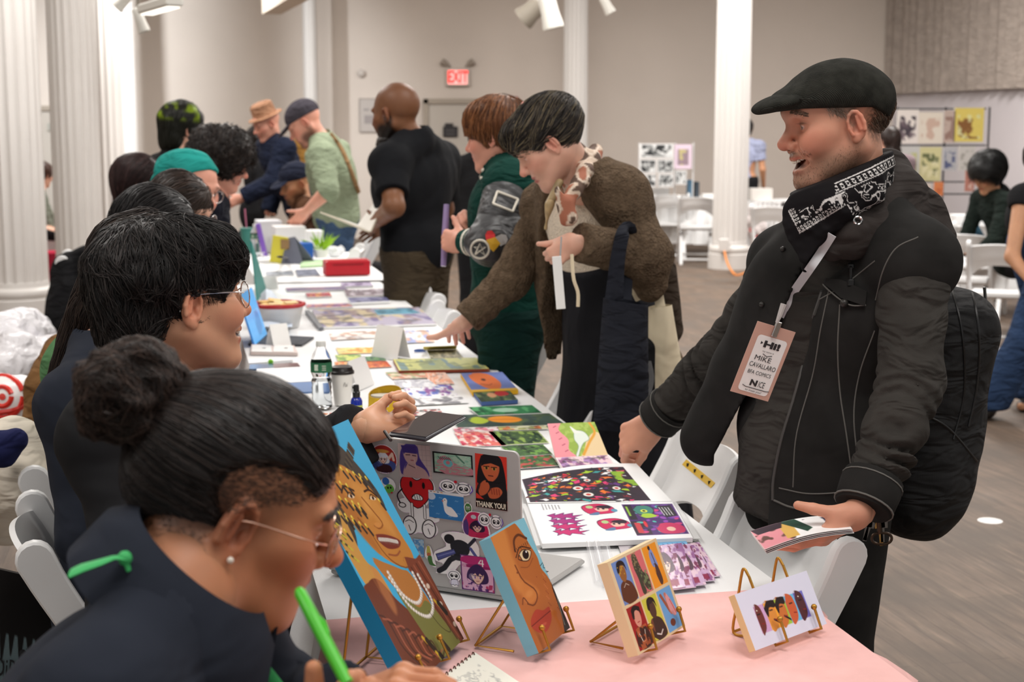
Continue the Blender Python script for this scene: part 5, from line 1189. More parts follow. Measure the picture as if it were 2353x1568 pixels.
def cloth(name,a0,a1,p0,p1,z,dl,dr,m,label,cat='tablecloth',edge0=None,group=None,seed=0,near=0.0):
 """a cloth laid over a table: top plus hanging sides with soft pleats"""
 na=max(int((a1-a0)/.03),20); rows=[]
 for i in range(na+1):
  a=a0+(a1-a0)*i/na; row=[]
  for k in range(7):row.append(('L',1-k/7.0))
  for k in range(15):row.append(('T',k/14.0))
  for k in range(1,8):row.append(('R',k/7.0))
  r=[]
  for kd,t in row:
   if kd=='T':
    p=p0+(p1-p0)*t; aa=a+(edge0(t)*(1-i/na) if edge0 else 0); r.append(TB(aa,p,z+.0009*math.sin(a*9+t*5+seed)))
   else:
    s=-1 if kd=='L' else 1; dz=(dl if s<0 else dr)*t; pw=.006+t*(.035+.03*math.sin(a*21+s)+.012*math.sin(a*53+seed)); aa=a+(edge0(0 if s<0 else 1)*(1-i/na) if edge0 else 0)
    r.append(TB(aa+.01*math.sin(a*30)*t,(p0 if s<0 else p1)+s*pw*min(1,2*t+.2),z-dz-(0 if t else 0)))
  rows.append(r)
 P=np.array(rows); o=MB().grid(P[::1],thick=.0012).build(name,m,smooth=True); autosmooth(o,80)
 return tag(o,label,cat,group)
table(A0,3.9,P0+.005,P1-.005,'folding table under the white cloth at the nearest end of the row','folding tables in the long row')
table(3.95,A1-.03,P0+.005,P1-.005,'folding table under the white cloth, second in the row','folding tables in the long row')
cloth('tablecloth',A0-.02,A1,P0,P1,ZT,.32,.26,WC,'white cloth draped over the long near table',seed=1)
cloth('table_runner',A0-.03,2.46,P0-.003,P1+.001,ZT+.003,.30,.05,PK,'pale pink cloth spread over the nearest end of the table',cat='cloth',edge0=None,seed=3)
# clear white strip left at the right edge of the pink cloth
table(8.25,10.1,.42,1.16,'folding table at the far end of the long row')
cloth('tablecloth',8.2,10.15,.40,1.14,ZT,.5,.45,WC,'white cloth over the far table of the long row, crowded with bags',seed=5)
ZS=ZT+.0045     # things lie on the cloth
ZP=ZT+.0075     # things lie on the pink cloth
# ================================================================== pictures
BRN,DBR,GOLD=(176,112,58),(92,52,32),(206,168,52)
def art_portrait():
 c=Cv(170,330,(72,170,214))
 c.curve([(.02,.06),(.3,-.02),(.62,.05),(.80,.20),(.88,.34),(.80,.42),(.62,.30),(.40,.26),(.22,.44),(.10,.46),(.0,.40)],(74,66,60))
 for i in range(44):x=(i*.618)%1*.80+.04; y=.04+((i*.382)%1)*.30+.05*x; c.line([(x,y),(x+.02,y+.035)],.022,(86,76,62) if i%2 else (60,54,52))
 c.curve([(.02,.34),(.12,.36),(.22,.30),(.2,.50),(.30,.58),(.30,.72),(.06,.62)],(196,148,78))
 c.curve([(.30,.13),(.52,.14),(.74,.24),(.84,.36),(.88,.50),(.90,.60),(.80,.64),(.60,.60),(.40,.50),(.28,.34),(.24,.22)],(190,128,62))
 c.curve([(.24,.20),(.34,.20),(.44,.36),(.46,.52),(.34,.44),(.26,.32)],(168,106,54),a=.8,soft=8); c.curve([(.54,.22),(.70,.27),(.80,.38),(.80,.50),(.66,.42),(.56,.32)],(206,146,76),a=.7,soft=10)
 c.ell(.62,.33,.05,.10,(214,156,84),rot=.5,a=.7,soft=8)
 c.arc([(.36,.245),(.44,.228),(.54,.262)],.018,(66,42,30)); c.arc([(.68,.285),(.76,.29),(.82,.325)],.018,(66,42,30))
 for x,y in ((.46,.275),(.75,.325)):c.ell(x,y,.046,.016,(226,206,180),rot=.35); c.ell(x+.005,y,.016,.016,(60,34,22)); c.arc([(x-.05,y-.004),(x,y-.017),(x+.05,y+.004)],.009,(52,32,24))
 c.arc([(.60,.30),(.66,.37),(.70,.43),(.62,.44),(.57,.42)],.014,(140,82,40)); c.ell(.62,.425,.05,.022,(206,140,74),rot=.3,a=.8)
 c.curve([(.50,.455),(.62,.465),(.76,.50),(.82,.53),(.74,.545),(.58,.52)],(120,54,44)); c.line([(.54,.475),(.66,.497),(.77,.523)],.032,(214,208,200)); 
 for i in range(12):x=.54+.02*i; c.line([(x,.466+.0045*i),(x+.004,.49+.0045*i)],.004,(120,112,104))
 c.arc([(.56,.545),(.66,.565),(.74,.56)],.016,(150,86,56)); c.arc([(.40,.36),(.47,.44),(.5,.52),(.58,.585),(.72,.63),(.84,.62)],.012,(132,80,42))
 for i in range(46):
  x=.06+(i*.618)%1*.78; y=.10+((i*.41)%1)*.26+x*.10
  if .52<x<.82 and .24<y<.5:continue
  c.line([(x,y),(x+.012,y+.02)],.022,GOLD); c.line([(x+.01,y+.02),(x+.03,y+.05)],.024,(58,50,46)); c.ell(x,y,.011,.011,(226,206,96))
 for i in range(16):c.line([(.02+.02*(i%4),.30+.012*i),(.05+.02*(i%4),.32+.012*i)],.02,(190,176,66) if i%2 else (70,62,54))
 c.curve([(.30,.52),(.44,.56),(.62,.62),(.72,.66),(.78,.82),(.58,.80),(.38,.64)],(178,118,62))
 c.curve([(-.05,.64),(.10,.585),(.24,.60),(.34,.70),(.48,.82),(.56,1.05),(-.05,1.05)],(112,62,44)); c.curve([(.72,.60),(.90,.62),(1.05,.66),(1.05,1.05),(.76,1.05),(.80,.80)],(126,68,50))
 c.curve([(.40,.66),(.58,.78),(.74,.78),(.84,.88),(.92,1.05),(.56,1.05),(.46,.86)],(122,120,66))
 for k in range(9):o=k*.055; c.arc([(-.02+o,.70+o*.5),(.08+o,.74+o*.4),(.10+o,.86+o*.3),(.22+o,.97)],.016,(172,100,76) if k%2 else (74,44,36),a=.8)
 for k in range(5):c.arc([(.78+.05*k,.64),(.82+.05*k,.80),(.90+.04*k,.98)],.018,(160,92,68) if k%2 else (88,50,40),a=.8)
 c.curve([(.18,.56),(.28,.56),(.30,.70),(.22,.74)],(196,130,78),a=.6,soft=6)
 for (P_,n) in ((((.42,.60),(.46,.70),(.60,.765),(.74,.74),(.76,.66)),26),(((.40,.62),(.48,.76),(.66,.835),(.82,.80),(.82,.68)),32)):
  Q=spline([(p[0],p[1],0) for p in P_],n)
  for q in Q:c.ell(q[0],q[1],.018,.018,(196,186,176)); c.ell(q[0]-.004,q[1]-.002,.010,.010,(244,238,230))
 c.arc([(.70,.82),(.76,.90),(.86,.94),(.88,.86)],.006,(60,50,34))
 for x,y in ((.88,.74),(.93,.83),(.98,.93)):c.ell(x,y,.026,.022,(220,196,176))
 for x,y in ((.42,.88),(.50,.96),(.86,.80),(.62,.92)):c.line([(x,y),(x+.03,y+.03)],.026,GOLD); c.line([(x+.04,y+.02),(x+.08,y+.07)],.05,(56,46,40))
 return c
def art_eye():
 c=Cv(110,250,(134,196,216))
 c.curve([(-.05,-.05),(.62,-.03),(.80,.10),(.86,.22),(.92,.34),(.90,.44),(.98,.54),(1.0,.70),(.94,.84),(.84,1.05),(-.05,1.05),(.0,.6)],(178,104,50))
 c.curve([(.0,-.05),(.40,-.03),(.34,.20),(.30,.44),(.12,.50),(.02,.3)],(208,136,70),a=.8,soft=12); c.curve([(.22,.40),(.50,.50),(.60,.60),(.34,.64),(.18,.58)],(206,130,64),a=.8,soft=8)
 c.arc([(.44,.20),(.52,.12),(.68,.10),(.84,.16)],.05,(96,54,32)); c.curve([(.44,.27),(.62,.225),(.82,.27),(.66,.325)],(226,204,160),edge=(70,38,26),ew=.018); c.ell(.66,.272,.085,.085,(38,24,20)); c.ell(.70,.255,.02,.02,(240,240,240))
 c.arc([(.40,.25),(.60,.195),(.84,.25)],.022,(60,34,24)); c.arc([(.42,.34),(.6,.37),(.8,.33)],.016,(140,78,40))
 for i in range(8):c.line([(.46+.05*i,.215-.008*(i%3)),(.44+.055*i,.185)],.010,(50,28,22))
 c.arc([(.30,.30),(.34,.44),(.52,.55),(.52,.62),(.36,.66),(.22,.62)],.030,(118,62,30)); c.arc([(.10,.60),(.18,.56),(.24,.62)],.024,(110,56,28)); c.ell(.36,.56,.10,.06,(220,148,82),a=.6,soft=6)
 c.curve([(.10,.76),(.34,.70),(.52,.74),(.70,.75),(.62,.85),(.36,.90),(.14,.84)],(176,66,46)); c.arc([(.10,.79),(.36,.785),(.68,.78)],.018,(112,34,28)); c.ell(.36,.84,.12,.03,(206,98,74),a=.8)
 for i in range(26):c.ell(.70+.24*((i*.618)%1),.48+.36*((i*.37)%1),.011,.011,(206,124,78) if i%2 else (140,66,40))
 c.curve([(.98,.58),(1.05,.62),(1.05,1.05),(.80,1.05),(.92,.86)],(52,38,34)); c.line([(1.0,.70),(.90,.95)],.02,(126,130,120))
 c.arc([(.90,.42),(1.02,.41),(.96,.45),(1.06,.46),(.99,.49)],.012,(30,40,50))
 c.ell(.28,.36,.02,.02,(130,70,40)); return c
def art_six():
 c=Cv(150,190,(224,200,160)); cols=((112,140,200),(216,112,116),(238,152,40),(158,34,34),(206,200,72),(112,166,220))
 for i in range(6):
  x0=.05+(i%3)*.31; y0=.03+(i // 3)*.49; x1,y1=x0+.285,y0+.455; c.rect(x0,y0,x1,y1,cols[i]); f=lambda u,v:(x0+(x1-x0)*u,y0+(y1-y0)*v); sk=((150,96,48),(88,84,62),(60,44,42),(216,150,130),(84,56,44),(190,110,96))[i]
  cl_=((96,52,32),(64,66,56),(122,142,206),(70,40,34),(66,44,38),(226,150,150))[i]
  if i in (0,3,4):c.curve([f(.1,.98),f(.12,.6),f(.4,.48),(f(.65,.5)),f(.92,.64),f(.95,.98)],cl_); c.curve([f(.3,.2),f(.5,.1),f(.72,.2),f(.7,.42),f(.5,.52),f(.32,.42)],sk); c.curve([f(.22,.25),f(.3,.06),f(.55,.02),f(.78,.1),f(.82,.3),f(.7,.16),f(.45,.14),f(.32,.3)],(40,26,24))
  if i==0:[c.ell(*f(.3+.4*((k*.6)%1),.15+.2*((k*.37)%1)),.008,.008,GOLD) for k in range(12)]; [c.ell(*f(.35+.05*k,.56+.02*abs(3-k)),.006,.006,(230,224,214)) for k in range(7)]
  if i==3:c.ell(*f(.34,.12),.03,.03,(36,22,22)); c.ell(*f(.72,.12),.03,.03,(36,22,22)); c.line([f(.3,.6),f(.4,.85),f(.6,.85),f(.72,.62)],.012,(230,224,214)); c.line([f(.44,.4),f(.58,.4)],.01,(160,30,40)); c.noise((196,104,60),26,.1,.8,4,(f(.2,.5)[0],f(0,.5)[1],x1-.03,y1))
  if i==4:c.ell(*f(.5,.12),.05,.03,(50,36,34)); c.curve([f(.1,.6),f(.3,.5),f(.24,.8)],(120,70,52)); c.line([f(.32,.86),f(.55,.92),f(.74,.84)],.02,(214,206,200))
  if i==1:c.curve([f(.3,.04),f(.55,.06),f(.62,.3),f(.7,.5),f(.95,.62),f(.9,.95),f(.62,.9),f(.5,.7),f(.55,.95),f(.3,.97),f(.28,.6),f(.2,.3)],(70,66,52)); c.noise((126,140,96),30,.0,.8,3,(f(.5,0)[0],f(0,.45)[1],x1-.02,y1)); c.noise((160,140,100),40,.1,.7,5,(x0+.06,y0,f(.6,0)[0],f(0,.45)[1]))
  if i==2:c.curve([f(.42,.12),f(.6,.14),f(.72,.5),f(.6,.56),f(.36,.5),f(.32,.3)],(132,148,206)); c.curve([f(.4,.5),f(.66,.52),f(.72,.9),f(.5,.96)],(86,56,48)); c.ell(*f(.46,.07),.022,.03,(50,34,34)); c.line([f(.52,.2),f(.6,.6)],.012,(50,50,80))
  if i==5:c.line([f(.2,.12),f(.5,.55)],.045,(158,88,66)); c.line([f(.5,.14),f(.55,.6)],.045,(190,116,100)); c.curve([f(.5,.1),f(.75,.3),f(.9,.62),f(.7,.7),f(.5,.5)],(226,158,160)); c.ell(*f(.45,.82),.05,.05,(110,58,44)); c.line([f(.7,.3),f(.86,.66)],.01,(190,60,70))
 return c
def art_strip():
 c=Cv(150,92,(226,226,244)); x=.16; cols=((212,168,212),(250,170,50),(164,200,60),(108,190,232),(116,112,200)); sk=((112,54,48),(226,146,62),(206,116,54),(206,96,56),(84,44,50))
 for i,w in enumerate((.135,.145,.135,.135,.13)):
  y0,y1=.30,.78; c.rect(x,y0,x+w,y1,cols[i]); m=x+w*(.3 if i==0 else .5); c.curve([(x+.01,y0),(m+.03,y0+.02),(m+.05,.5),(m+.04,.68),(m,y1),(x+.01,y1)],sk[i]); c.line([(m-.02,.45),(m+.015,.45)],.012,(30,20,20))
  if i in (1,2):c.curve([(x,y0),(x+w,y0),(x+w*.9,.42),(x+w*.4,.40),(x+.01,.55)],(42,26,24)); c.line([(x+w*.5,.62),(x+w,.72)],.02,(40,26,24))
  c.line([(m,.62),(m+.03,.63)],.012,(140,40,36)); c.ell(m-.01,.38,.008,.008,(240,230,220)) if i in (0,4) else None; x +=w
 return c
GW=mat('gold_wire',(190,142,62),metal=.85,rough=.38)
def easel(BLo,BRo,up,nrm_,hgt,label,hooks=(.25,.75),back=.16,z=ZP,depth=.03,peaks=False):
 """gilt wire easel: two front hooks with ball tips, uprights behind the panel, a back strut on the cloth"""
 o=empty('wire_easel',BLo*(1,1,0)+V3(0,0,z),label,'easel','gold wire easels along the pink cloth'); w=BRo-BLo; hn=V3(nrm_[0],nrm_[1],0)/math.hypot(nrm_[0],nrm_[1])
 for h in hooks:
  b=BLo+w*h; g=V3(b[0],b[1],z+.003); pts=[b-nrm_*(depth+.004)+up*hgt,b-nrm_*(depth+.004)+up*.01,b-nrm_*(depth+.002)-up*.004,b+nrm_*.010-up*.004,b+nrm_*.012+up*.030]
  pts[2][2]=max(pts[2][2],z+.003); pts[3][2]=max(pts[3][2],z+.003); MB().tube(pts,.0024,8).build('front_wire',GW,o,smooth=True); MB().ball(b+nrm_*.012+up*.033,.0052).build('ball_tip',GW,o,smooth=True)
  t=b-nrm_*(depth+.004)+up*hgt; f=g-hn*back; f[2]=z+.003
  MB().tube(spline([t,t+up*.012-hn*.004,t-hn*.014+up*.002,(t+f)/2-hn*.008,f,f+hn*.03],22) if peaks else [t,f,g-hn*(depth+.03)],.0024,8).build('back_strut',GW,o,smooth=True)
 q=[BLo+w*h-hn*back for h in hooks]; q=[V3(a[0],a[1],z+.003) for a in q]; MB().tube(q,.0024,8).build('foot_wire',GW,o,smooth=True)
 return o
def panel(name,cv,BLp,BRp,TRp,label,cat,thick,side,sidecol_m=None,elab=None,z=.014,hooks=(.25,.75),back=.16,eh=.6,peaks=False,m=None,zc=ZP):
 BLo,BRo=T(*BLp,zc+z),T(*BRp,zc+z); TRo=lift_plane(BLo,BRo,*TRp); up=nrm(TRo-BRo); H_=np.linalg.norm(TRo-BRo); n=nrm(np.cross(BRo-BLo,up)); n=n if n[1]<0 or True else n
 n=np.cross(nrm(BRo-BLo),up); TLo=BLo+(TRo-BRo)
 o=sheet(name,cv,TLo,TRo,BLo,thick=thick,side=side,m=m); tag(o,label,cat)
 if elab:easel(BLo,BRo,up,n,H_*eh,elab,hooks,back,z=zc,depth=thick,peaks=peaks)
 return o,BLo,BRo,TRo,up,n
r_=panel('portrait_painting',art_portrait(),(955,1577),(1066,1468),(800,964),'tall painting of a laughing figure with pearls on a blue ground','painting',.028,(30,126,172),elab='gold wire easel holding the tall portrait with the pearl necklace',hooks=(.12,.55,.97),back=.13,eh=.42,m=VCG())
panel('face_painting',art_eye(),(1238,1502),(1310,1443),(1204,1190),'narrow light blue painting of half a face with one eye','painting',.022,(124,188,210),elab='gold wire easel under the half-face painting',hooks=(.15,.92),back=.12,eh=.5,m=VCG())
panel('figure_print_block',art_six(),(1467,1507),(1575,1439),(1507,1237),'pale wooden block showing six small figures in coloured squares','art block',.020,(240,214,172),elab='gold wire easel holding the block of six figures',hooks=(.25,.86),back=.11,eh=.4)
panel('face_strip_print',art_strip(),(1736,1496),(1900,1434),(1853,1312),'small wide wood-edged print with a strip of five faces','art block',.014,(240,210,158),elab='gold wire easel with two tall loops behind the strip of five faces',hooks=(.36,.84),back=.10,eh=1.22,peaks=True)
# ---- laptop whose lid is covered with stickers
ALU=mat('laptop_aluminium',(186,184,182),metal=0,rough=.42)
BLl,BRl=T(756,1309,ZS+.012),T(1205,1377,ZS+.012); TRl=lift_plane(BLl,BRl,1191,1040); upl=nrm(TRl-BRl); Hl=np.linalg.norm(TRl-BRl); bl=nrm(BRl-BLl); Wl=np.linalg.norm(BRl-BLl); nl=np.cross(bl,upl)
LP=empty('laptop',(BLl+BRl)/2*(1,1,0)+V3(0,0,ZS),'silver laptop with its open lid covered in stickers','laptop')
lidR=np.stack([bl,upl,nl],1); lid=MB(); rr=.012; ring=[]
for cx_,cy_,a0 in ((Wl/2-rr,Hl-rr,0),(-Wl/2+rr,Hl-rr,90),(-Wl/2+.003,.003,180),(Wl/2-.003,.003,270)):
 for q in range(0,91,15):a=math.radians(a0+q); r0=rr if cy_>.1 else .003; ring.append((cx_+r0*math.cos(a),cy_+r0*math.sin(a)))
mid_=(BLl+BRl)/2; k=len(ring); Vl=[mid_+lidR @ V3(x,y,zz) for zz in (-.006,0) for x,y in ring]
lid.add(Vl,[tuple(range(k-1,-1,-1)),tuple(range(k,2*k))]+[(i,(i+1)%k,k+(i+1)%k,k+i) for i in range(k)]).build('lid',ALU,LP)
hb2=V3(-nl[0],-nl[1],0); hb2=nrm(hb2); cb=mid_+hb2*(Hl*.5+.004); MB().box(V3(cb[0],cb[1],ZS+.0065),(Wl,Hl,.012),np.stack([bl*(1,1,0)/np.linalg.norm(bl[:2]),hb2,V3(0,0,1)],1),bev=.004).build('base',ALU,LP)
MB().box(V3(cb[0],cb[1],ZS+.0128)+hb2*-.03,(Wl*.86,Hl*.42,.001),np.stack([bl,hb2,V3(0,0,1)],1)).build('keyboard',mat('key_black',(40,40,42),rough=.6),LP)
MB().box(mid_+lidR @ V3(0,Hl/2,-.0065),(Wl*.95,Hl*.9,.0008),lidR).build('screen',mat('laptop_screen',(60,70,90),rough=.1),LP)
lid_o=[o for o in LP.children if o.name.startswith('lid')][0]
def lid_uv(px,py):   # where the line of sight meets the lid, in lid units from its lower left corner
 r=ray(px,py); o=V3(0,0,CAMH); t=((BLl-o) @ nl)/(r @ nl); q=o+r*t-BLl; return q @ bl,q @ upl
stk_n=[0]
def sticker(cv,quad=None,centre=None,size=None,shape=None,label=None,rot=0):
 """a printed sticker cut to an outline, stuck on the lid"""
 if quad is not None:us=np.array([lid_uv(*p) for p in quad]); c=us.mean(0); w=np.linalg.norm(us[1]-us[0]); h=np.linalg.norm(us[0]-us[3]); ang=math.atan2(*(us[1]-us[0])[::-1])
 stk_n[0] +=1; z=.0004+.00012*stk_n[0]; xd=bl*math.cos(ang)+upl*math.sin(ang); yd=-bl*math.sin(ang)+upl*math.cos(ang); C_=BLl+bl*c[0]+upl*c[1]+nl*z
 if shape is None:o=sheet('sticker',cv,C_-xd*w/2+yd*h/2,C_+xd*w/2+yd*h/2,C_-xd*w/2-yd*h/2,thick=.00025,parent=lid_o)
 else:   # keep only the cells inside the cut line
  o=sheet('sticker',cv,C_-xd*w/2+yd*h/2,C_+xd*w/2+yd*h/2,C_-xd*w/2-yd*h/2,thick=.00025)
  me=o.data; V=np.zeros(len(me.vertices)*3,np.float32); me.vertices.foreach_get('co',V); V=V.reshape(-1,3); cc=np.zeros(len(V)*4,np.float32); me.color_attributes['Col'].data.foreach_get('color',cc); hh,ww=cv.h,cv.w
  key=shape(cv); i=np.arange((hh-1)*(ww-1)); r,q=i // (ww-1),i%(ww-1); kk=key[:-1,:-1]&key[1:,1:]&key[1:,:-1]&key[:-1,1:]; a=(r*ww+q)[kk.ravel()]
  F=np.stack([a,a+ww,a+ww+1,a+1],1); bpy.data.objects.remove(o); used,inv=np.unique(F,return_inverse=True); o=mk('sticker',V[used],inv.reshape(-1,4),VC(),lid_o,False,cc.reshape(-1,4)[used,:3])
 return o
WH=(250,250,250); KEY=(255,0,255)
def keyed(cv):return np.abs(cv.a-np.array(KEY)).sum(2)>60
def face_art(c,cx,cy,s,hair,skin=(236,196,178),eye=(60,30,60),bg=None,hood=None):
 if hood:c.curve([(cx-s,cy+s*.9),(cx-s*1.05,cy-s*.2),(cx-s*.3,cy-s*1.1),(cx+s*.6,cy-s),(cx+s*1.05,cy),(cx+s,cy+s*.9)],hood,edge=(40,20,40),ew=.02)
 c.curve([(cx-s*.8,cy+s*.6),(cx-s*.85,cy-s*.3),(cx,cy-s*.95),(cx+s*.85,cy-s*.3),(cx+s*.8,cy+s*.6)],hair)
 c.curve([(cx-s*.5,cy-s*.2),(cx+s*.5,cy-s*.2),(cx+s*.48,cy+s*.3),(cx,cy+s*.75),(cx-s*.48,cy+s*.3)],skin,edge=(60,34,40),ew=.012)
 c.poly([(cx-s*.62,cy-s*.45),(cx+s*.62,cy-s*.45),(cx+s*.5,cy+s*.02),(cx+s*.2,cy-s*.2),(cx+s*.02,cy+s*.08),(cx-s*.2,cy-s*.2),(cx-s*.5,cy+s*.05)],hair)
 for q in (-1,1):c.ell(cx+q*s*.24,cy+s*.16,s*.13,s*.15/1,(246,240,240)); c.ell(cx+q*s*.24,cy+s*.17,s*.08,s*.12,eye); c.line([(cx+q*s*.4,cy+s*.04),(cx+q*s*.1,cy+s*.02)],s*.06,(30,18,24))
 c.line([(cx-s*.12,cy+s*.48),(cx+s*.12,cy+s*.47)],s*.05,(150,50,60)); return c
def critter(c,cx,cy,s,ears=True,col=WH):
 c.ell(cx,cy,s*1.25,s*1.15,WH); 
 if ears:c.poly([(cx-s*.8,cy-s*.3),(cx-s*.75,cy-s*1.3/1),(cx-s*.1,cy-s*.8)],WH,edge=(40,36,60),ew=.02); c.poly([(cx+s*.8,cy-s*.3),(cx+s*.75,cy-s*1.3),(cx+s*.1,cy-s*.8)],WH,edge=(40,36,60),ew=.02)
 c.ell(cx,cy,s,s*.85,(40,36,60)); c.ell(cx,cy,s*.9,s*.76,col)
 for q in (-1,1):c.ell(cx+q*s*.38,cy,s*.28,s*.34,(20,18,24)); c.ell(cx+q*s*.32,cy-s*.12,s*.10,s*.10,WH)
 c.line([(cx-s*.12,cy+s*.48),(cx+s*.12,cy+s*.48)],s*.08,(30,26,40))
def mk_round():
 c=Cv(60,60,KEY); c.ell(.5,.5,.49,.49,WH); c.ell(.5,.5,.46,.46,(168,44,40)); c.curve([(.1,.6),(.5,.5),(.9,.6),(.85,.85),(.5,.96),(.15,.85)],(66,84,150)); face_art(c,.48,.48,.24,(226,226,236),hood=None); c.ell(.46,.24,.26,.06,(206,150,70)); c.line([(.7,.45),(.82,.3),(.86,.5)],.09,(240,206,190)); c.curve([(.3,.7),(.7,.7),(.75,.92),(.25,.92)],(60,26,34)); return c
def mk_purple():
 c=Cv(64,70,(206,186,184)); [c.line([(.5+.12*k,0),(.5+.12*k,1)],.008,(170,150,152)) for k in range(5)]; [c.line([(.4,.15*k),(1,.15*k)],.008,(170,150,152)) for k in range(7)]
 c.curve([(.1,1.0),(.06,.3),(.3,-.02),(.6,.05),(.66,.4),(.9,.8),(.8,1.0)],(78,60,140)); c.curve([(.18,.22),(.55,.22),(.58,.45),(.42,.62),(.22,.5)],(206,170,168)); c.curve([(.2,.62),(.42,.58),(.8,.75),(.85,1.05),(.15,1.05)],(200,164,162)); c.poly([(.1,.05),(.55,.05),(.58,.28),(.16,.26)],(70,52,130)); c.line([(.24,.33),(.36,.32)],.03,(70,40,60)); c.line([(.44,.33),(.54,.34)],.03,(70,40,60)); c.line([(.38,.48),(.46,.48)],.025,(150,60,70)); c.line([(.3,.62),(.5,.7)],.02,(60,34,44)); c.line([(.48,.42),(.52,.7)],.04,(216,180,176)); return c
def mk_eye():
 c=Cv(80,48,(20,20,22)); c.rect(.04,.07,.96,.93,(176,206,184)); c.curve([(.1,.95),(.15,.3),(.4,.15),(.6,.5),(.95,.6),(.95,.95)],(196,130,140)); c.noise((140,190,166),14,.05,.9,3,(.05,.08,.95,.92),(1,4)); c.curve([(.2,.38),(.36,.28),(.52,.42),(.5,.6),(.3,.6)],(206,150,156)); c.ell(.38,.48,.12,.10,(110,190,196),rot=.3); c.ell(.38,.46,.05,.05,(206,120,130)); [c.line([(.2+.05*k,.34),(.14+.05*k,.22)],.015,(60,30,50)) for k in range(6)]; c.line([(.6,.1),(.78,.4)],.04,(84,130,110)); return c
def mk_red():
 c=Cv(70,120,(222,60,46)); c.curve([(.1,.75),(.15,.1),(.5,-.02),(.85,.1),(.92,.75)],(28,24,28)); c.curve([(.22,.16),(.72,.16),(.72,.36),(.48,.5),(.26,.36)],(206,104,66)); c.poly([(.18,.03),(.78,.03),(.76,.19),(.5,.15),(.22,.2)],(28,24,28))
 for x in (.36,.60):c.ell(x,.25,.07,.05,(196,150,70)); c.ell(x,.25,.03,.04,(30,20,20)); c.line([(x-.09,.225),(x+.08,.215)],.025,(24,18,20))
 c.line([(.42,.385),(.56,.385)],.03,(80,30,30)); c.curve([(.05,.85),(.15,.5),(.5,.56),(.9,.5),(.96,.85)],(30,26,30)); c.curve([(.1,.62),(.3,.48),(.45,.58),(.35,.72),(.14,.78)],(200,98,62)); c.curve([(.4,.66),(.7,.58),(.85,.66),(.7,.78),(.45,.8)],(200,98,62)); [c.line([(.5+.08*k,.62),(.52+.08*k,.72)],.03,(150,60,40)) for k in range(4)]; c.line([(.35,.50),(.75,.50)],.05,(20,18,22)); c.rect(0,.84,1,1,(34,24,22)); return c
def mk_heart():
 c=Cv(110,190,KEY)
 for e,col in ((.05,WH),(0,None)):
  if col:c.curve([(.10,.12),(.28,.0),(.5,.07),(.72,.0),(.92,.12),(.88,.30),(.52,.56),(.12,.32)],col,soft=1); [c.ell(x,y,.20,.20,col) for x,y in ((.32,.82),(.76,.82),(.2,.5),(.84,.60))]; c.rect(.28,.5,.82,.9,col)
 c.curve([(.12,.12),(.28,.02),(.5,.09),(.72,.02),(.88,.12),(.84,.28),(.5,.52),(.16,.30)],(206,34,40),edge=(24,18,20),ew=.02)
 for x in (.36,.66):c.ell(x,.16,.035,.085,(24,16,18))
 c.curve([(.38,.34),(.5,.30),(.62,.34),(.6,.39),(.4,.39)],WH,edge=(20,16,18),ew=.016); [c.line([(.43+.06*k,.315),(.45+.06*k,.38)],.012,(20,16,18)) for k in range(3)]
 for x in (.36,.66):c.line([(x,.46),(x,.66)],.07,(24,18,20)); c.line([(x,.46),(x,.66)],.045,WH)
 for x,y,rx,ry in ((.28,.80,.17,.26),(.74,.82,.17,.26)):c.ell(x,y,rx,ry,(24,18,20),rot=.1); c.ell(x,y,rx-.025,ry-.025,WH,rot=.1); c.arc([(x-.1,y-.05),(x,y-.08),(x+.1,y-.05)],.015,(24,18,20)); c.arc([(x-.02,y),(x+.02,y+.08)],.015,(24,18,20))
 c.arc([(.14,.25),(.02,.36),(.1,.5)],.035,(24,18,20)); c.ell(.13,.50,.09,.07,(24,18,20)); c.ell(.13,.50,.07,.05,WH); c.ell(.90,.60,.09,.06,(24,18,20)); c.ell(.90,.60,.07,.045,WH); return c
def mk_goose():
 c=Cv(90,70,(58,132,200)); c.rect(0,0,1,.10,(240,240,240)); [c.line([(.05+.1*k,.04),(.1+.1*k,.04)],.02,((60,60,90),(220,140,70))[k%2]) for k in range(4)]; c.ell(.08,.22,.12,.10,(206,222,238)); [c.arc([(x,y),(x+.03,y-.03),(x+.06,y),(x+.09,y-.03)],.012,(150,200,232)) for x,y in ((.05,.6),(.3,.25),(.75,.3),(.8,.75),(.2,.85),(.55,.9),(.02,.45))]
 c.curve([(.40,.30),(.47,.22),(.53,.30),(.52,.5),(.66,.56),(.82,.84),(.60,.86),(.46,.74),(.42,.5)],WH); c.poly([(.36,.34),(.42,.30),(.42,.38)],(220,130,110)); c.ell(.46,.30,.012,.012,(20,20,20)); return c
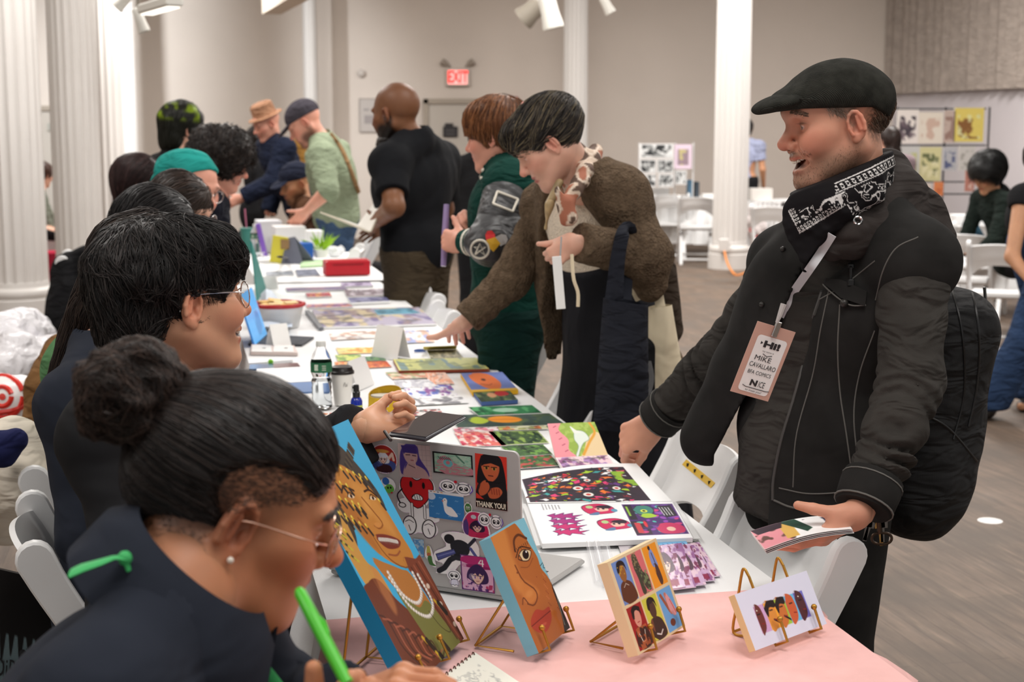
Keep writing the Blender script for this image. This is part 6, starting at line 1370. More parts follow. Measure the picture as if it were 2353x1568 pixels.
def mk_hood(bgc=(206,50,110),num=False):
 c=Cv(80,84,KEY if not num else (92,40,110))
 if not num:c.curve([(.06,.5),(.3,.03),(.72,.02),(.9,.35),(.98,.8),(.7,.97),(.2,.95)],WH); c.curve([(.10,.5),(.32,.07),(.70,.06),(.85,.36),(.93,.78),(.68,.92),(.22,.9)],(206,44,96)); c.curve([(.16,.2),(.10,.7),(.24,.9),(.28,.5)],(88,60,128)); face_art(c,.56,.56,.26,(48,26,60),eye=(120,40,110)); c.ell(.46,.2,.09,.08,(196,206,214)); c.curve([(.4,.9),(.7,.75),(.95,.8),(.7,.95)],(190,36,84))
 else:
  c.rect(.03,.03,.97,.97,(226,180,210)); c.curve([(.05,.30),(.1,.04),(.9,.04),(.95,.30)],(190,44,120)); c.curve([(-.02,.30),(.5,.24),(1.0,.32),(.5,.36)],(150,30,100)); face_art(c,.5,.55,.34,(56,30,84),eye=(130,60,120)); c.noise((180,40,90),9,.1,.9,6,(.02,.78,.98,.98)); c.noise((70,30,100),9,.2,.9,2,(.02,.74,.98,.98)); c.ell(.33,.60,.10,.10,(226,226,240),a=.4); c.line([(.62,.10),(.55,.20),(.70,.20)],.03,WH); c.line([(.67,.10),(.67,.27)],.035,WH)
 return c
def mk_leap():
 c=Cv(120,110,KEY); P_=[[(.30,.16),(.42,.06),(.48,.2),(.62,.24),(.78,.12),(.95,.3),(.9,.5),(.72,.56),(.5,.66),(.28,.96),(.06,.98),(.3,.7),(.05,.66),(.1,.52),(.5,.42)]]; c.curve([(.2,.1),(.45,.0),(.8,.05),(1.0,.3),(.95,.6),(.6,.72),(.35,1.0),(.02,1.0),(.2,.78),(.02,.7),(.04,.5),(.3,.34)],WH)
 c.ell(.38,.18,.11,.10,(34,34,40)); c.curve([(.42,.24),(.62,.18),(.80,.3),(.74,.52),(.5,.56),(.4,.4)],(36,38,46)); c.line([(.62,.5),(.36,.66),(.22,.86),(.10,.94)],.11,(32,34,42)); c.line([(.7,.5),(.62,.62),(.42,.60)],.09,(40,42,52)); c.poly([(.06,.56),(.46,.40),(.50,.50),(.10,.70)],(84,92,156),edge=(36,36,60),ew=.012); c.line([(.10,.61),(.46,.46)],.02,(130,138,196)); c.line([(.78,.3),(.92,.14)],.07,(44,46,60)); c.line([(.82,.36),(.94,.56)],.06,(84,92,156)); return c
def mk_pair(n=2,col=(214,214,240)):
 c=Cv(90,60,KEY); critter(c,.27,.48,.20,ears=False); critter(c,.72,.55,.20); c.ell(.5,.22,.05,.05,(206,36,44)); c.arc([(.90,.75),(.97,.6),(.95,.4)],.04,(110,90,190)); c.arc([(.08,.72),(.02,.6)],.04,(110,90,190)); return c
def mk_one(w=50,h=64,cr=(226,226,250)):
 c=Cv(w,h,KEY); c.ell(.5,.75,.32,.34,WH); critter(c,.5,.36,.38,ears=cr==0); c.curve([(.3,.6),(.7,.6),(.74,.9),(.6,.86),(.5,.92),(.4,.86),(.26,.9)],(232,230,246),edge=(40,36,60),ew=.03); return c
def mk_green(kind=0):
 c=Cv(60,64,KEY); c.ell(.5,.5,.46,.42,WH)
 if kind==0:c.ell(.4,.3,.2,.2,(60,110,190)); c.curve([(.35,.5),(.7,.45),(.85,.7),(.6,.9),(.3,.8)],(112,190,80)); c.ell(.5,.62,.05,.06,(30,40,30)); c.ell(.66,.6,.05,.06,(30,40,30)); c.ell(.7,.85,.06,.05,(200,50,60))
 else:c.ell(.5,.5,.36,.34,(76,130,70)); c.ell(.38,.48,.10,.12,(226,240,226)); c.ell(.60,.48,.10,.12,(226,240,226)); c.ell(.38,.5,.05,.07,(24,30,24)); c.ell(.60,.5,.05,.07,(24,30,24)); c.line([(.3,.2),(.24,.06)],.05,(76,130,70)); c.line([(.66,.2),(.76,.06)],.05,(76,130,70))
 return c
def mk_lizard():
 c=Cv(50,70,KEY); c.curve([(.25,.1),(.55,.05),(.75,.4),(.95,.95),(.6,.95),(.3,.7),(.1,.5)],WH); c.poly([(.3,.05),(.5,.05),(.6,.4),(.24,.4)],(196,190,90)); c.ell(.42,.45,.16,.13,(196,110,70)); c.curve([(.3,.55),(.6,.5),(.7,.8),(.95,.93),(.5,.92),(.36,.8)],(76,124,66)); return c
def mk_barc():
 c=Cv(30,60,(244,244,244)); c.rect(.35,.2,.9,.95,(30,30,34)); c.rect(.55,.3,.7,.9,(90,90,96)); return c
sticker(mk_heart(),[(915,1086),(1012,1098),(1004,1244),(912,1232)],shape=keyed)
for cv,quad,sh in ((mk_barc(),[(828,1012),(852,1016),(852,1044),(830,1040)],None),(mk_round(),[(850,1018),(914,1024),(914,1092),(850,1086)],keyed),(mk_purple(),[(916,1018),(991,1024),(993,1104),(916,1094)],None),
      (mk_eye(),[(995,1037),(1087,1047),(1087,1096),(996,1086)],None),(mk_red(),[(1092,1041),(1165,1051),(1166,1175),(1095,1164)],None),(mk_goose(),[(985,1126),(1066,1137),(1068,1198),(987,1188)],None),
      (mk_pair(),[(1008,1094),(1088,1102),(1088,1146),(1010,1138)],keyed),(mk_green(1),[(1066,1150),(1087,1152),(1087,1186),(1066,1184)],keyed),(mk_hood(),[(1058,1172),(1128,1180),(1128,1242),(1058,1234)],keyed),
      (mk_pair(),[(1098,1170),(1158,1176),(1157,1222),(1098,1216)],keyed),(mk_leap(),[(996,1218),(1104,1228),(1102,1324),(996,1316)],keyed),(mk_hood(num=True),[(1060,1274),(1136,1284),(1136,1362),(1062,1354)],None),
      (mk_one(),[(1028,1306),(1062,1310),(1062,1350),(1028,1346)],keyed),(mk_green(0),[(872,1090),(912,1094),(912,1140),(874,1136)],keyed),(mk_lizard(),[(974,1250),(1004,1254),(1004,1304),(976,1300)],keyed),
      (Cv(20,30,(92,150,206)).noise((170,200,220),5,.1),[(950,1236),(975,1240),(975,1282),(952,1276)],None)):sticker(cv,quad,shape=sh)
u_,v_=lid_uv(1130,1160); text_obj('sticker_lettering','THANK YOU!',.02,BLl+bl*u_+upl*v_+nl*.0030,bl,upl,mat('sticker_cream',(236,226,206)),lid_o,bold=.0008,fit=(.058,.0105))
# pen held in the far hand
MB().tube([W(884,992,2.5),W(898,1012,2.46)],[.003,.003],8).build('pen',mat('black_gloss',(24,24,26),rough=.25),smooth=True)
tag(bpy.data.objects['pen'],'short dark pen stub sticking up behind the laptop lid','pen')
# ================================================================== things lying on the tables
def page(name,cv,TL,TR,BL,label,cat,z=ZS,th=.0015,group=None,side=(246,246,244),BR=None,m=None,lift=0):
 P=[T(*TL,z+th+lift),T(*TR,z+th+lift),T(*BL,z+th+lift)]; o=sheet(name,cv,*P,T(*BR,z+th+lift) if BR else None,thick=th,side=side,m=m); return tag(o,label,cat,group)
def scene_cv(w,h,bg,cols,seed=0,n=14,dark=None,freq=8,border=None):
 g=random.Random(seed); c=Cv(w,h,bg)
 for i,k in enumerate(cols):c.noise(k,freq*(1+.35*i),.05+.1*(i%3),.9,seed*3.1+i)
 for i in range(n):x,y=g.random(),g.random(); c.arc([(x,y),(x+g.uniform(-.2,.2),y+g.uniform(-.15,.15)),(x+g.uniform(-.3,.3),y+g.uniform(-.2,.2))],g.uniform(.006,.02),dark or (40,40,46),a=.7)
 if border:b=.035; [c.rect(*q,border) for q in ((0,0,1,b),(0,1-b,1,1),(0,0,b*.7,1),(1-b*.7,0,1,1))]
 return c
# ---- M's side: open art book on the cloth
def comic_cv():
 c=Cv(190,130,(250,250,250)); c.rect(0.02,.10,.86,.98,(40,24,44)); g=random.Random(7)
 pal=[(214,40,60),(240,120,40),(60,160,160),(226,60,120),(250,250,250),(96,50,130),(168,206,40),(30,26,40),(120,30,50)]
 for i in range(190):
  x,y=.03+.81*g.random(),.12+.84*g.random(); s=g.uniform(.012,.045); q=pal[g.randrange(9)]; a_=g.random()*6; r_=lambda k,m:(x+s*m*math.cos(a_+k),y+s*m*math.sin(a_+k)); c.poly([r_(0,1.7),r_(.7,.6),r_(1.6,1.2),r_(2.4,.5),r_(3.3,1.5),r_(4.4,.7),r_(5.3,1.1)],q,edge=(24,16,28),ew=.004)
 for x,y,s in ((.72,.2,.03),(.50,.42,.035),(.40,.62,.05),(.45,.80,.05),(.68,.66,.04),(.30,.32,.03)):c.ell(x,y,s,s,(24,18,28)); c.ell(x,y,s*.75,s*.75,(240,236,230)); c.ell(x,y,s*.35,s*.35,(200,60,50))
 c.noise((150,200,50),12,.1,.9,4,(.72,.22,.86,.6)); return c
def pink_cv():
 c=Cv(210,150,(250,250,252)); g=random.Random(3)
 for i in range(6):c.rect(.09+i*.022,.04+.006*i,.096+i*.022,.20-.01*(i%3),(90,90,100),a=.75)
 for k in range(4):   # the spiky magenta title
  y=.34+.13*k; c.poly([(.10,y),(.16,y-.05),(.15,y),(.22,y-.06),(.21,y-.01),(.28,y-.05),(.27,y+.02),(.34,y),(.28,y+.06),(.30,y+.10),(.22,y+.06),(.20,y+.11),(.16,y+.06),(.12,y+.10),(.13,y+.05)],(206,40,116) if k>1 else (176,44,130),edge=(60,24,90),ew=.005)
 for x,y in ((.46,.18),(.52,.58)):
  c.curve([(x-.09,y-.08),(x+.02,y-.13),(x+.10,y-.05),(x+.11,y+.10),(x+.02,y+.15),(x-.06,y+.15),(x-.10,y+.04)],(214,40,96),edge=(70,20,60),ew=.005); c.curve([(x-.02,y-.04),(x+.06,y-.03),(x+.07,y+.06),(x,y+.08)],(244,200,180)); c.curve([(x-.03,y-.06),(x+.08,y-.08),(x+.09,y),(x+.02,y-.01)],(40,22,44)); c.ell(x-.05,y-.04,.025,.03,(186,214,150)); c.ell(x+.11,y+.06,.022,.03,(90,160,190)); c.curve([(x-.05,y+.12),(x,y+.10),(x-.01,y+.17),(x-.07,y+.17)],(96,130,170))
  for q in (.005,.04):c.ell(x+q,y+.01,.009,.014,(40,20,40))
 c.rect(.64,.08,.99,.90,(74,34,110)); c.rect(.65,.10,.70,.50,(30,20,40)); c.rect(.64,.54,.75,.88,(48,26,50))
 for i in range(60):x,y=.70+.28*g.random(),.12+.74*g.random(); s=g.uniform(.01,.035); c.ell(x,y,s,s*.7,((150,70,180),(206,60,130),(60,40,100),(110,60,160),(80,190,180))[i%5],rot=g.random()*3)
 c.curve([(.70,.16),(.80,.12),(.84,.24),(.80,.38),(.72,.34)],(60,130,120),edge=(24,20,30),ew=.005); c.ell(.77,.27,.024,.03,(220,230,90)); c.ell(.77,.27,.01,.014,(20,20,20)); c.curve([(.72,.36),(.8,.34),(.84,.42),(.76,.46)],(170,206,60)); c.poly([(.87,.14),(.97,.12),(.98,.42),(.90,.46)],(36,30,40)); [c.line([(.885+.02*k,.18),(.895+.02*k,.40)],.006,(230,230,230)) for k in range(4)]
 c.curve([(.80,.66),(.9,.6),(.98,.7),(.96,.86),(.82,.86)],(206,44,100)); c.ell(.89,.76,.03,.04,(244,200,180)); c.ell(.735,.62,.012,.06,(226,40,60)); c.rect(.66,.58,.70,.84,(206,60,70)); c.rect(.655,.14,.67,.40,(150,200,60)); return c
bk0=T(1210,1160); page_h=.012
b1=sheet('art_book',pink_cv(),T(1212,1156,ZS+.016),T(1544,1152,ZS+.014),T(1246,1250,ZS+.016),T(1592,1236,ZS+.012),thick=.010,side=(240,240,240)); tag(b1,'open art book of printed pages with spiky magenta lettering and pink-hooded figures','book')
up1=[T(1192,1098,ZS+.022),W(1462,1066,3.52),T(1212,1156,ZS+.018),T(1544,1152,ZS+.015)]; s_=sheet('turned_page',comic_cv(),up1[0],up1[1],up1[2],up1[3],thick=.001,parent=b1,bend=lambda s,t:.012*np.sin(s*3.1)*(1-t)+0*s)
for k in range(3):
 e=.004*k; sheet('page_edge',Cv(4,4,(236-8*k,)*3),T(1206-3*k,1158,ZS+.004+.003*k),T(1546+4*k,1154,ZS+.003+.002*k),T(1240-4*k,1258-2*k,ZS+.003+.002*k),T(1600+5*k,1242-2*k,ZS+.002+.002*k),thick=.001,parent=b1)
# ---- pages held in his near hand
stk=[W(1727,1222,2.52),W(1845,1212,2.60),W(1938,1190,2.64)]
hc_cv=Cv(120,46,(250,250,250)); hc_cv.rect(0,0,.34,1,(232,150,160)); hc_cv.noise((90,60,50),9,.05,.9,4,(0,.3,.38,1)); hc_cv.rect(.28,.1,.42,.9,(222,178,90)); hc_cv.poly([(.30,0),(.48,0),(.60,.65),(.52,.8)],(30,66,50)); hc_cv.poly([(0,0),(.34,0),(.3,.3),(.04,.3)],(50,30,44)); hc_cv.noise((50,36,60),8,.1,.95,8,(.55,.1,.82,.7))
for k in range(4):
 o_=V3(.0015*k,.001*k,-.0028*k); o=sheet('loose_print',hc_cv if k==0 else Cv(6,4,((238,238,240),(150,120,130),(226,224,226))[k-1]),W(1724,1221,2.60)+o_,W(1932,1184,2.655)+o_,W(1757,1263,2.50)+o_,W(1958,1216,2.55)+o_,thick=.0008,bend=lambda s,t:.008*np.sin(s*3.1)+0*t)
 tag(o,('top glossy print in the small sheaf held in the man\'s near hand','second sheet under the top print of the held sheaf','third sheet down in the held sheaf of prints','bottom sheet of the sheaf held in the man\'s near hand')[k],'print','sheaf of prints in the man\'s hand')
# ---- clear sleeves and sticker packs under the book
def pack_cv(seed):
 c=Cv(46,60,(214,178,214)); c.noise((150,90,150),5,.1,.9,seed); c.noise((244,214,226),6,.2,.9,seed+3); c.noise((120,40,80),9,.35,.9,seed+5); face_art(c,.5,.45,.3,(90,60,80),skin=(240,206,190)); c.rect(.3,.82,.8,.95,(150,40,80)); return c
for k,(tl,tr,bl_) in enumerate((((1560,1252),(1606,1246),(1606,1330)),((1548,1258),(1600,1252),(1588,1340)),((1530,1256),(1586,1250),(1562,1350)),((1512,1254),(1566,1248),(1540,1356)),((1490,1258),(1548,1250),(1512,1358)))):
 page('sticker_pack',pack_cv(k),tl,tr,bl_,('rightmost lilac sticker pack of the fan beside the figure block','second lilac sticker pack from the right in the fan','middle lilac sticker pack of the fan','fourth lilac sticker pack of the fan, blue strip above it','lilac sticker pack nearest the figure block, face uppermost')[k],'sticker pack',ZS+.002*k,.0018,'fan of lilac sticker packs',(226,210,230),m=VCG())
bsk=Cv(60,30,(120,180,222)); [bsk.arc([(.1+.15*k,.3),(.2+.15*k,.6),(.3+.15*k,.4)],.02,(40,60,120)) for k in range(6)]
page('blue_print',bsk,(1500,1246),(1574,1240),(1512,1268),'light blue print with dark twigs peeping out under the art book','print',ZS+.004)
page('grey_print',Cv(40,20,(198,190,196)).ell(.45,.4,.3,.22,(92,86,90)),(1420,1252),(1568,1240),(1432,1282),'pale print with a dark hair shape sticking out under the book','print',ZS+.001)
CLR=mat('clear_film',(235,235,240),rough=.12,alpha=.28,spec=.8)
for k,(a,b_,c_) in enumerate((((1345,1248),(1378,1252),(1366,1340)),((1362,1246),(1400,1250),(1386,1352)))):
 A_,B_2,C_2=T(*a,ZS+.012),T(*b_,ZS+.016),T(*c_,ZS+.003); o=sheet('clear_sleeve',Cv(8,8),A_,B_2,C_2,thick=.0008,m=CLR,bend=lambda s,t:.006*np.sin(s*6.3)+0*t); tag(o,('clear plastic sleeve left of the other, beside the figure block','clear plastic sleeve nearest the wooden figure block')[k],'plastic sleeve','clear plastic sleeves')
# ---- sketchbook propped open, pink and green
sk=Cv(90,70,(150,178,70)); sk.noise((176,200,96),10,.0,.8,2); sk.curve([(-.05,-.05),(.28,-.05),(.20,.2),(.34,.5),(.30,.8),(.42,1.05),(-.05,1.05)],(240,150,160)); sk.curve([(.72,.5),(.95,.3),(1.1,.6),(1.05,1.1),(.5,1.1),(.6,.8)],(232,206,160)); sk.arc([(.88,.0),(.92,.3),(.74,.6),(.55,.95)],.05,(226,160,50)); sk.curve([(.52,.25),(.70,.28),(.76,.5),(.62,.62),(.52,.8),(.44,1.0),(.40,.96),(.50,.7),(.46,.5)],(226,236,226),edge=(120,150,110),ew=.01)
for k in range(5):sk.line([(.50+.03*k,.30),(.46+.02*k,.12+.03*k)],.028,(236,240,232)); sk.line([(.10+.03*k,.12+.18*k),(.16+.03*k,.08+.18*k)],.016,(170,60,90))
pl=sheet('sketchbook',sk,W(1258,974,3.78),W(1366,970,3.80),T(1276,1052,ZS+.01),T(1397,1046,ZS+.01),thick=.003,side=(230,216,190)); tag(pl,'open sketchbook with its pink and green page standing up','sketchbook')
sheet('lower_page',scene_cv(60,16,(236,206,214),((170,130,190),(150,90,140)),5,border=(240,226,226)),T(1276,1052,ZS+.011),T(1397,1046,ZS+.011),T(1292,1078,ZS+.008),T(1412,1070,ZS+.008),thick=.006,parent=pl)
# ---- the prints laid out in rows
PR='small art prints laid out behind the laptop'
g1=lambda a,bgc,cols,seed,lab,w=60,h=34,brd=None,z=ZS,th=.0012,cat='print',grp=PR,dark=None:page('art_print',scene_cv(w,h,bgc,cols,seed,border=brd,dark=dark),*a[:3],lab,cat,z,th,grp,BR=a[3])
g1([(1043,994),(1132,991),(1064,1027),(1165,1024)],(240,214,206),((226,110,100),(206,60,90)),1,'red and pink print just above the laptop lid, left of the green ones',dark=(120,30,40))
g1([(1122,992),(1236,990),(1152,1024),(1262,1018)],(70,96,60),((36,60,44),(150,180,90)),2,'dark green print with lime leaves, behind the laptop corner',brd=(200,214,150))
g1([(1150,1026),(1248,1022),(1176,1050),(1270,1044)],(76,110,66),((40,60,40),(120,170,80)),3,'mossy green print lying below the lime-leaved one')
g1([(1170,1052),(1264,1046),(1182,1078),(1290,1070)],(96,130,70),((60,90,56),(200,80,80)),4,'green print with red specks next to the art book')
g1([(1040,984),(1140,978),(1046,994),(1146,989)],(240,226,226),((230,130,150),),5,'narrow pale print with a pink squiggle',h=14)
g1([(1142,979),(1252,974),(1148,990),(1260,986)],(226,226,190),((226,120,70),(200,206,120)),6,'narrow yellow-green print with an orange squiggle',h=14)
c=scene_cv(110,30,(66,88,80),((50,70,66),(84,104,70)),9,dark=(50,66,60)); c.ell(.50,.45,.16,.30*.25,(238,150,36)); c.curve([(.16,.4),(.26,.2),(.34,.5),(.26,.75),(.18,.7)],(176,196,60)); c.line([(.34,.45),(.66,.45)],.012,(206,110,50))
page('landscape_print',c,(1030,954),(1262,950),(1052,983),'wide dark teal print with an orange oval, behind the sketchbook','print',ZS,.002,BR=(1300,976))
c=scene_cv(90,22,(36,120,70),((20,84,50),(90,170,110)),11,dark=(20,70,44)); c.ell(.5,.5,.2,.06,(190,220,200),a=.8)
page('landscape_print',c,(1076,936),(1222,931),(1100,955),'green print with a pale comet shape, in front of the small book','print',ZS+.003,.003,BR=(1246,949))
def book(TL,TR,BL,BR,cv,th,cover,label,pages=(240,236,226),cat='book',name='book',grp=None):
 o=page(name,cv,TL,TR,BL,label,cat,ZS,th,grp,side=cover,BR=BR); return o
c=scene_cv(60,30,(70,90,60),((40,60,44),(110,130,80)),13); c.curve([(.5,.2),(.8,.15),(.9,.5),(.6,.6)],(176,40,46)); c.ell(.42,.5,.12,.10,(206,150,110))
book((1084,897),(1166,893),(1106,924),(1190,919),c,.012,(70,96,150),'small thick blue-edged book with a red figure on its green cover')
c=Cv(80,40,(116,134,196)); c.curve([(.20,.05),(.60,.08),(.75,.55),(.62,.9),(.36,.85),(.16,.4)],(226,120,66)); c.ell(.42,.4,.05,.03,(70,40,40)); c.arc([(.3,.6),(.45,.7),(.55,.62)],.012,(150,70,40)); c.rect(0,.90,1,1,(232,180,36))
book((1058,858),(1154,855),(1086,901),(1191,896),c,.014,(232,180,36),'blue book with an orange face and a yellow spine')
c=scene_cv(110,24,(206,206,130),((150,160,110),(110,140,150)),15,dark=(110,120,80),border=(226,220,130))
book((903,826),(1094,822),(917,852),(1124,848),c,.010,(150,70,50),'long pale yellow-green landscape book under the reaching hand')
# notebook with one leaf flipped up
fb=T(985,823,ZS); o=page('notebook',scene_cv(50,24,(140,132,100),((96,96,74),(176,166,130)),16,dark=(70,70,50)),(978,800),(1046,798),(990,825),'olive notebook with its yellow-edged cover flipped half open','notebook',ZS,.010,BR=(1064,822))
sheet('flipped_cover',Cv(6,6,(196,176,60)),T(974,803,ZS+.014),T(1048,801,ZS+.014),T(972,797,ZS+.035),T(1050,794,ZS+.035),thick=.003,side=(196,176,60),parent=o)
MB().tube([T(965,806,ZS+.004)+V3(.020*math.cos(a),.020*math.sin(a),0) for a in np.linspace(0,6.3,18)],.004,6,cap=False).build('wrist_loop',mat('blue_cord',(44,78,140),rough=.5),smooth=True); tag(bpy.data.objects['wrist_loop'],'small blue looped key cord left of the olive notebook','key cord')
# loose drawings, paler
DR='loose drawings spread on the white cloth'
for i,(q,bg_,cols_,lab) in enumerate((
 ([(885,856),(972,853),(902,872),(1000,868)],(226,206,180),((206,130,100),(150,170,110)),'drawing with peach and green shapes, behind the yellow pouch'),
 ([(975,856),(1022,855),(988,884),(1044,882)],(246,206,186),((240,160,120),),'small square peach coloured card left of the orange-faced book'),
 ([(905,874),(985,872),(915,892),(1006,888)],(236,236,240),((190,190,200),),'grey pencil drawing beside the pouch opening'),
 ([(925,886),(1034,884),(938,912),(1052,908)],(244,244,248),((70,90,190),(140,60,150)),'white drawing with a blue triangle and violet strokes'),
 ([(936,912),(1056,908),(948,932),(1078,926)],(240,240,242),((130,130,136),),'black and white ink sketch nearest the green print'),
 ([(926,942),(1010,940),(936,956),(1020,953)],(244,238,236),((206,50,50),(90,90,90)),'white drawing with a red blot beside the phone'),
 ([(772,800),(860,798),(778,814),(872,811)],(246,226,150),((240,160,60),),'narrow yellow print behind the tent card'),
 ([(770,816),(828,815),(776,830),(836,828)],(206,214,120),((120,160,80),),'small lime print behind the coffee cup'),
 ([(832,820),(878,818),(838,830),(888,828)],(110,150,100),((60,100,80),),'small dark green card between the tent cards'),
 ([(832,832),(888,830),(842,846),(900,843)],(226,110,60),((240,150,70),(190,70,40)),'small orange card between the tent cards'),
 ([(755,764),(860,760),(762,782),(884,776)],(236,226,220),((190,150,130),),'faint beige print sheet beyond the water bottle'),
 ([(880,762),(985,758),(892,790),(1000,786)],(232,230,240),((150,160,206),(230,180,150)),'blue pencil drawing under the reaching fingers'),
 ([(768,832),(812,831),(772,850),(818,849)],(240,180,120),((226,110,60),),'small orange print hidden behind the coffee cup'))):
 page('drawing',scene_cv(40,20,bg_,cols_,30+i,n=10,dark=(80,80,90)),q[0],q[1],q[2],lab,'drawing',ZS+.0006*(i%3),.0008,DR,BR=q[3])
# comic spreads farther up
CS='comics and prints farther up the table'
for i,(q,bg_,cols_,th,lab) in enumerate((
 ([(716,712),(962,706),(740,752),(1004,744)],(176,168,186),((110,100,140),(206,190,150),(150,130,130)),.008,'wide open comic in violet and tan, right of the clear tub'),
 ([(858,712),(940,708),(868,724),(968,720)],(110,166,190),((80,130,150),),.010,'blue covered book lying over the top of the wide comic'),
 ([(702,700),(800,697),(706,708),(812,705)],(176,120,150),((226,150,60),(90,60,130)),.004,'narrow print with orange and violet streaks'),
 ([(790,666),(880,664),(796,682),(894,678)],(206,196,206),((150,130,140),(110,90,100)),.006,'pale comic with its corner curling, upper of the pair by the table edge'),
 ([(798,684),(886,682),(806,696),(896,692)],(150,150,186),((90,90,140),),.010,'violet comic curling up, lower of the pair by the table edge'),
 ([(655,662),(790,658),(660,670),(800,666)],(110,96,130),((150,110,130),),.004,'long dark mauve strip print beyond the tub'),
 ([(702,674),(758,672),(706,683),(762,681)],(176,40,66),((226,150,50),),.006,'small crimson card with a yellow band'),
 ([(782,650),(850,648),(786,659),(858,657)],(190,176,206),((120,100,140),),.006,'lilac comic lying just before the red box'),
 ([(610,624),(672,622),(612,634),(676,632)],(150,156,166),((110,116,126),),.003,'grey toned print left of the dark grey one'),
 ([(678,620),(726,618),(684,636),(736,633)],(110,116,136),((70,76,96),),.003,'dark grey print left of the red box'))):
 page('comic' if i != 1 else 'book',scene_cv(60 if i==0 else 30,24 if i==0 else 12,bg_,cols_,60+i,n=12),q[0],q[1],q[2],lab,'comic' if i != 1 else 'book',ZS,th,CS,BR=q[3])
sheet_=MB(); a,b_=T(706,716,ZS+.008),T(738,756,ZS+.008); MB().box((a+b_)/2,(np.linalg.norm(b_-a),.02,.012),frame(nrm(b_-a),V3(0,0,1))).build('ring_binder_spine',mat('grey_spine',(110,112,118),rough=.5),bpy.data.objects['comic'])
# ---- tent cards
TW=mat('card_white',(246,245,243),rough=.7)
def tent(pa,pb,px_top,h,label,w=.02):
 A_,B_2=T(*pa,ZS),T(*pb,ZS); r=(A_+B_2)/2; d=nrm(B_2-A_); n_=V3(-d[1],d[0],0); t_=W(*px_top,r[1]); H2=t_[2]-ZS; P=np.array([[A_-n_*w*0-n_*.035,B_2-n_*.035],[A_+V3(0,0,H2),B_2+V3(0,0,H2)],[A_+n_*.035,B_2+n_*.035]])
 return tag(MB().grid(P,thick=.0012).build('tent_card',TW),label,'tent card','white folded tent cards')
tent((868,818),(928,826),(908,750),.1,'white folded tent card in front of the blue pencil drawing')
tent((800,898),(838,882),(822,825),.1,'white folded tent card between the coffee cup and the yellow pouch')
tent((600,664),(634,662),(616,636),.08,'small white tent card beyond the clear tub')
tent((620,800),(660,796),(618,745),.05,'white folded sheet leaning behind the keyboard',w=.02)
# ---- water bottle
def bottle(px,py,d,h,label,full=True,col=None,lab=True,z=ZS):
 p=T(px,py,z); s=h/.205; o=empty('water_bottle',p,label,'bottle'); r=.031*s; c=lambda *a:(a[0]*s,a[1]*s)
 prof=[c(.024,0),c(.031,.004),c(.031,.012)]+[c(.0305-.0018*(k%2),.016+.008*k) for k in range(8)]+[c(.031,.084),c(.026,.096),c(.031,.108),c(.032,.112),c(.032,.142),c(.031,.146),c(.024,.166),c(.014,.184),c(.013,.192)]
 MB().lathe(prof,p,28).build('bottle_body',mat('clear_pet',(250,250,252),rough=.04,trans=1,ior=1.18,spec=.8),o,smooth=True)
 wp_=[(x*.93,y+.001) for x,y in prof if y<.086*s]+[c(.0,.086)]; MB().lathe(wp_,p,24).build('water',mat('water',(240,246,248),rough=.02,trans=1,ior=1.2),o,smooth=True)
 MB().lathe([c(.0145,.189),c(.0150,.190),c(.0150,.203),c(.0135,.205),(0,.205*s)],p,24).build('cap',mat('bottle_cap_clear',(236,236,234),rough=.4),o,smooth=True)
 if lab:
  L_=MB().lathe([(.0325*s,.112*s),(.0327*s,.127*s),(.0325*s,.142*s)],p,28,cap=False).build('label',mat('green_label',(44,110,76),rough=.5),o,smooth=True)
  MB().box(p+V3(-.010,-.0305*s,.128*s),(.013,.003,.018)).build('label_panel',mat('label_pale',(206,216,200),rough=.5),L_)
  for k in range(3):MB().box(p+V3(.010,-.0312*s,(.121+.006*k)*s),(.016,.0015,.0022)).build('label_line',mat('label_pale',(206,216,200),rough=.5),L_)
 return o
bottle(740,938,0,.205,'clear water bottle with a green label standing left of the coffee cup')
bottle(588,588,0,.21,'clear water bottle beyond the tub, seen over the seller\'s hair')
# ---- coffee cup
p=T(787,930,ZS); o=empty('coffee_cup',p,'white paper coffee cup with a black lid behind the water bottle','cup')
MB().lathe([(.024,0),(.0345,.098),(.0355,.1)],p,28).build('cup_body',mat('cup_white',(244,242,238),rough=.6),o,smooth=True); MB().lathe([(.0375,.097),(.0375,.104),(.034,.107),(.031,.118),(.028,.119),(0,.117)],p,28).build('lid',mat('lid_black',(34,30,30),rough=.35),o,smooth=True)
text_obj('cup_lettering','Fai',.018,p+V3(.013,-.0325,.066),(.93,.35,0),(0,.1,1),mat('cup_ink',(70,66,64)),o,sx=.7,shear=.3)
# ---- blue spray bottle
p=T(820,985,ZS); o=empty('spray_bottle',p,'cobalt blue spray bottle with a yellow-green label, before the pouch','spray bottle')
MB().lathe([(.014,0),(.0165,.002),(.0168,.078),(.014,.086),(.009,.091)],p,26).build('bottle_body',mat('cobalt_glass',(24,44,150),rough=.12,coat=.6),o,smooth=True); MB().lathe([(.0105,.086),(.0108,.104),(.0082,.106),(.0078,.122),(.0068,.125),(0,.126)],p,20).build('spray_head',mat('spray_black',(26,26,28),rough=.35),o,smooth=True)
MB().box(p+V3(-.007,0,.117),(.008,.006,.005),bev=.001).build('nozzle',mat('spray_black',(26,26,28),rough=.35),o)
L_=MB().lathe([(.0170,.014),(.0171,.04),(.0171,.068)],p,26,cap=False).build('label',mat('lime_label',(190,200,84),rough=.5),o,smooth=True); MB().box(p+V3(0,-.0166,.048),(.018,.0012,.005)).box(p+V3(0,-.0168,.033),(.012,.0012,.004)).build('label_band',mat('label_blue_ink',(60,70,130)),L_)
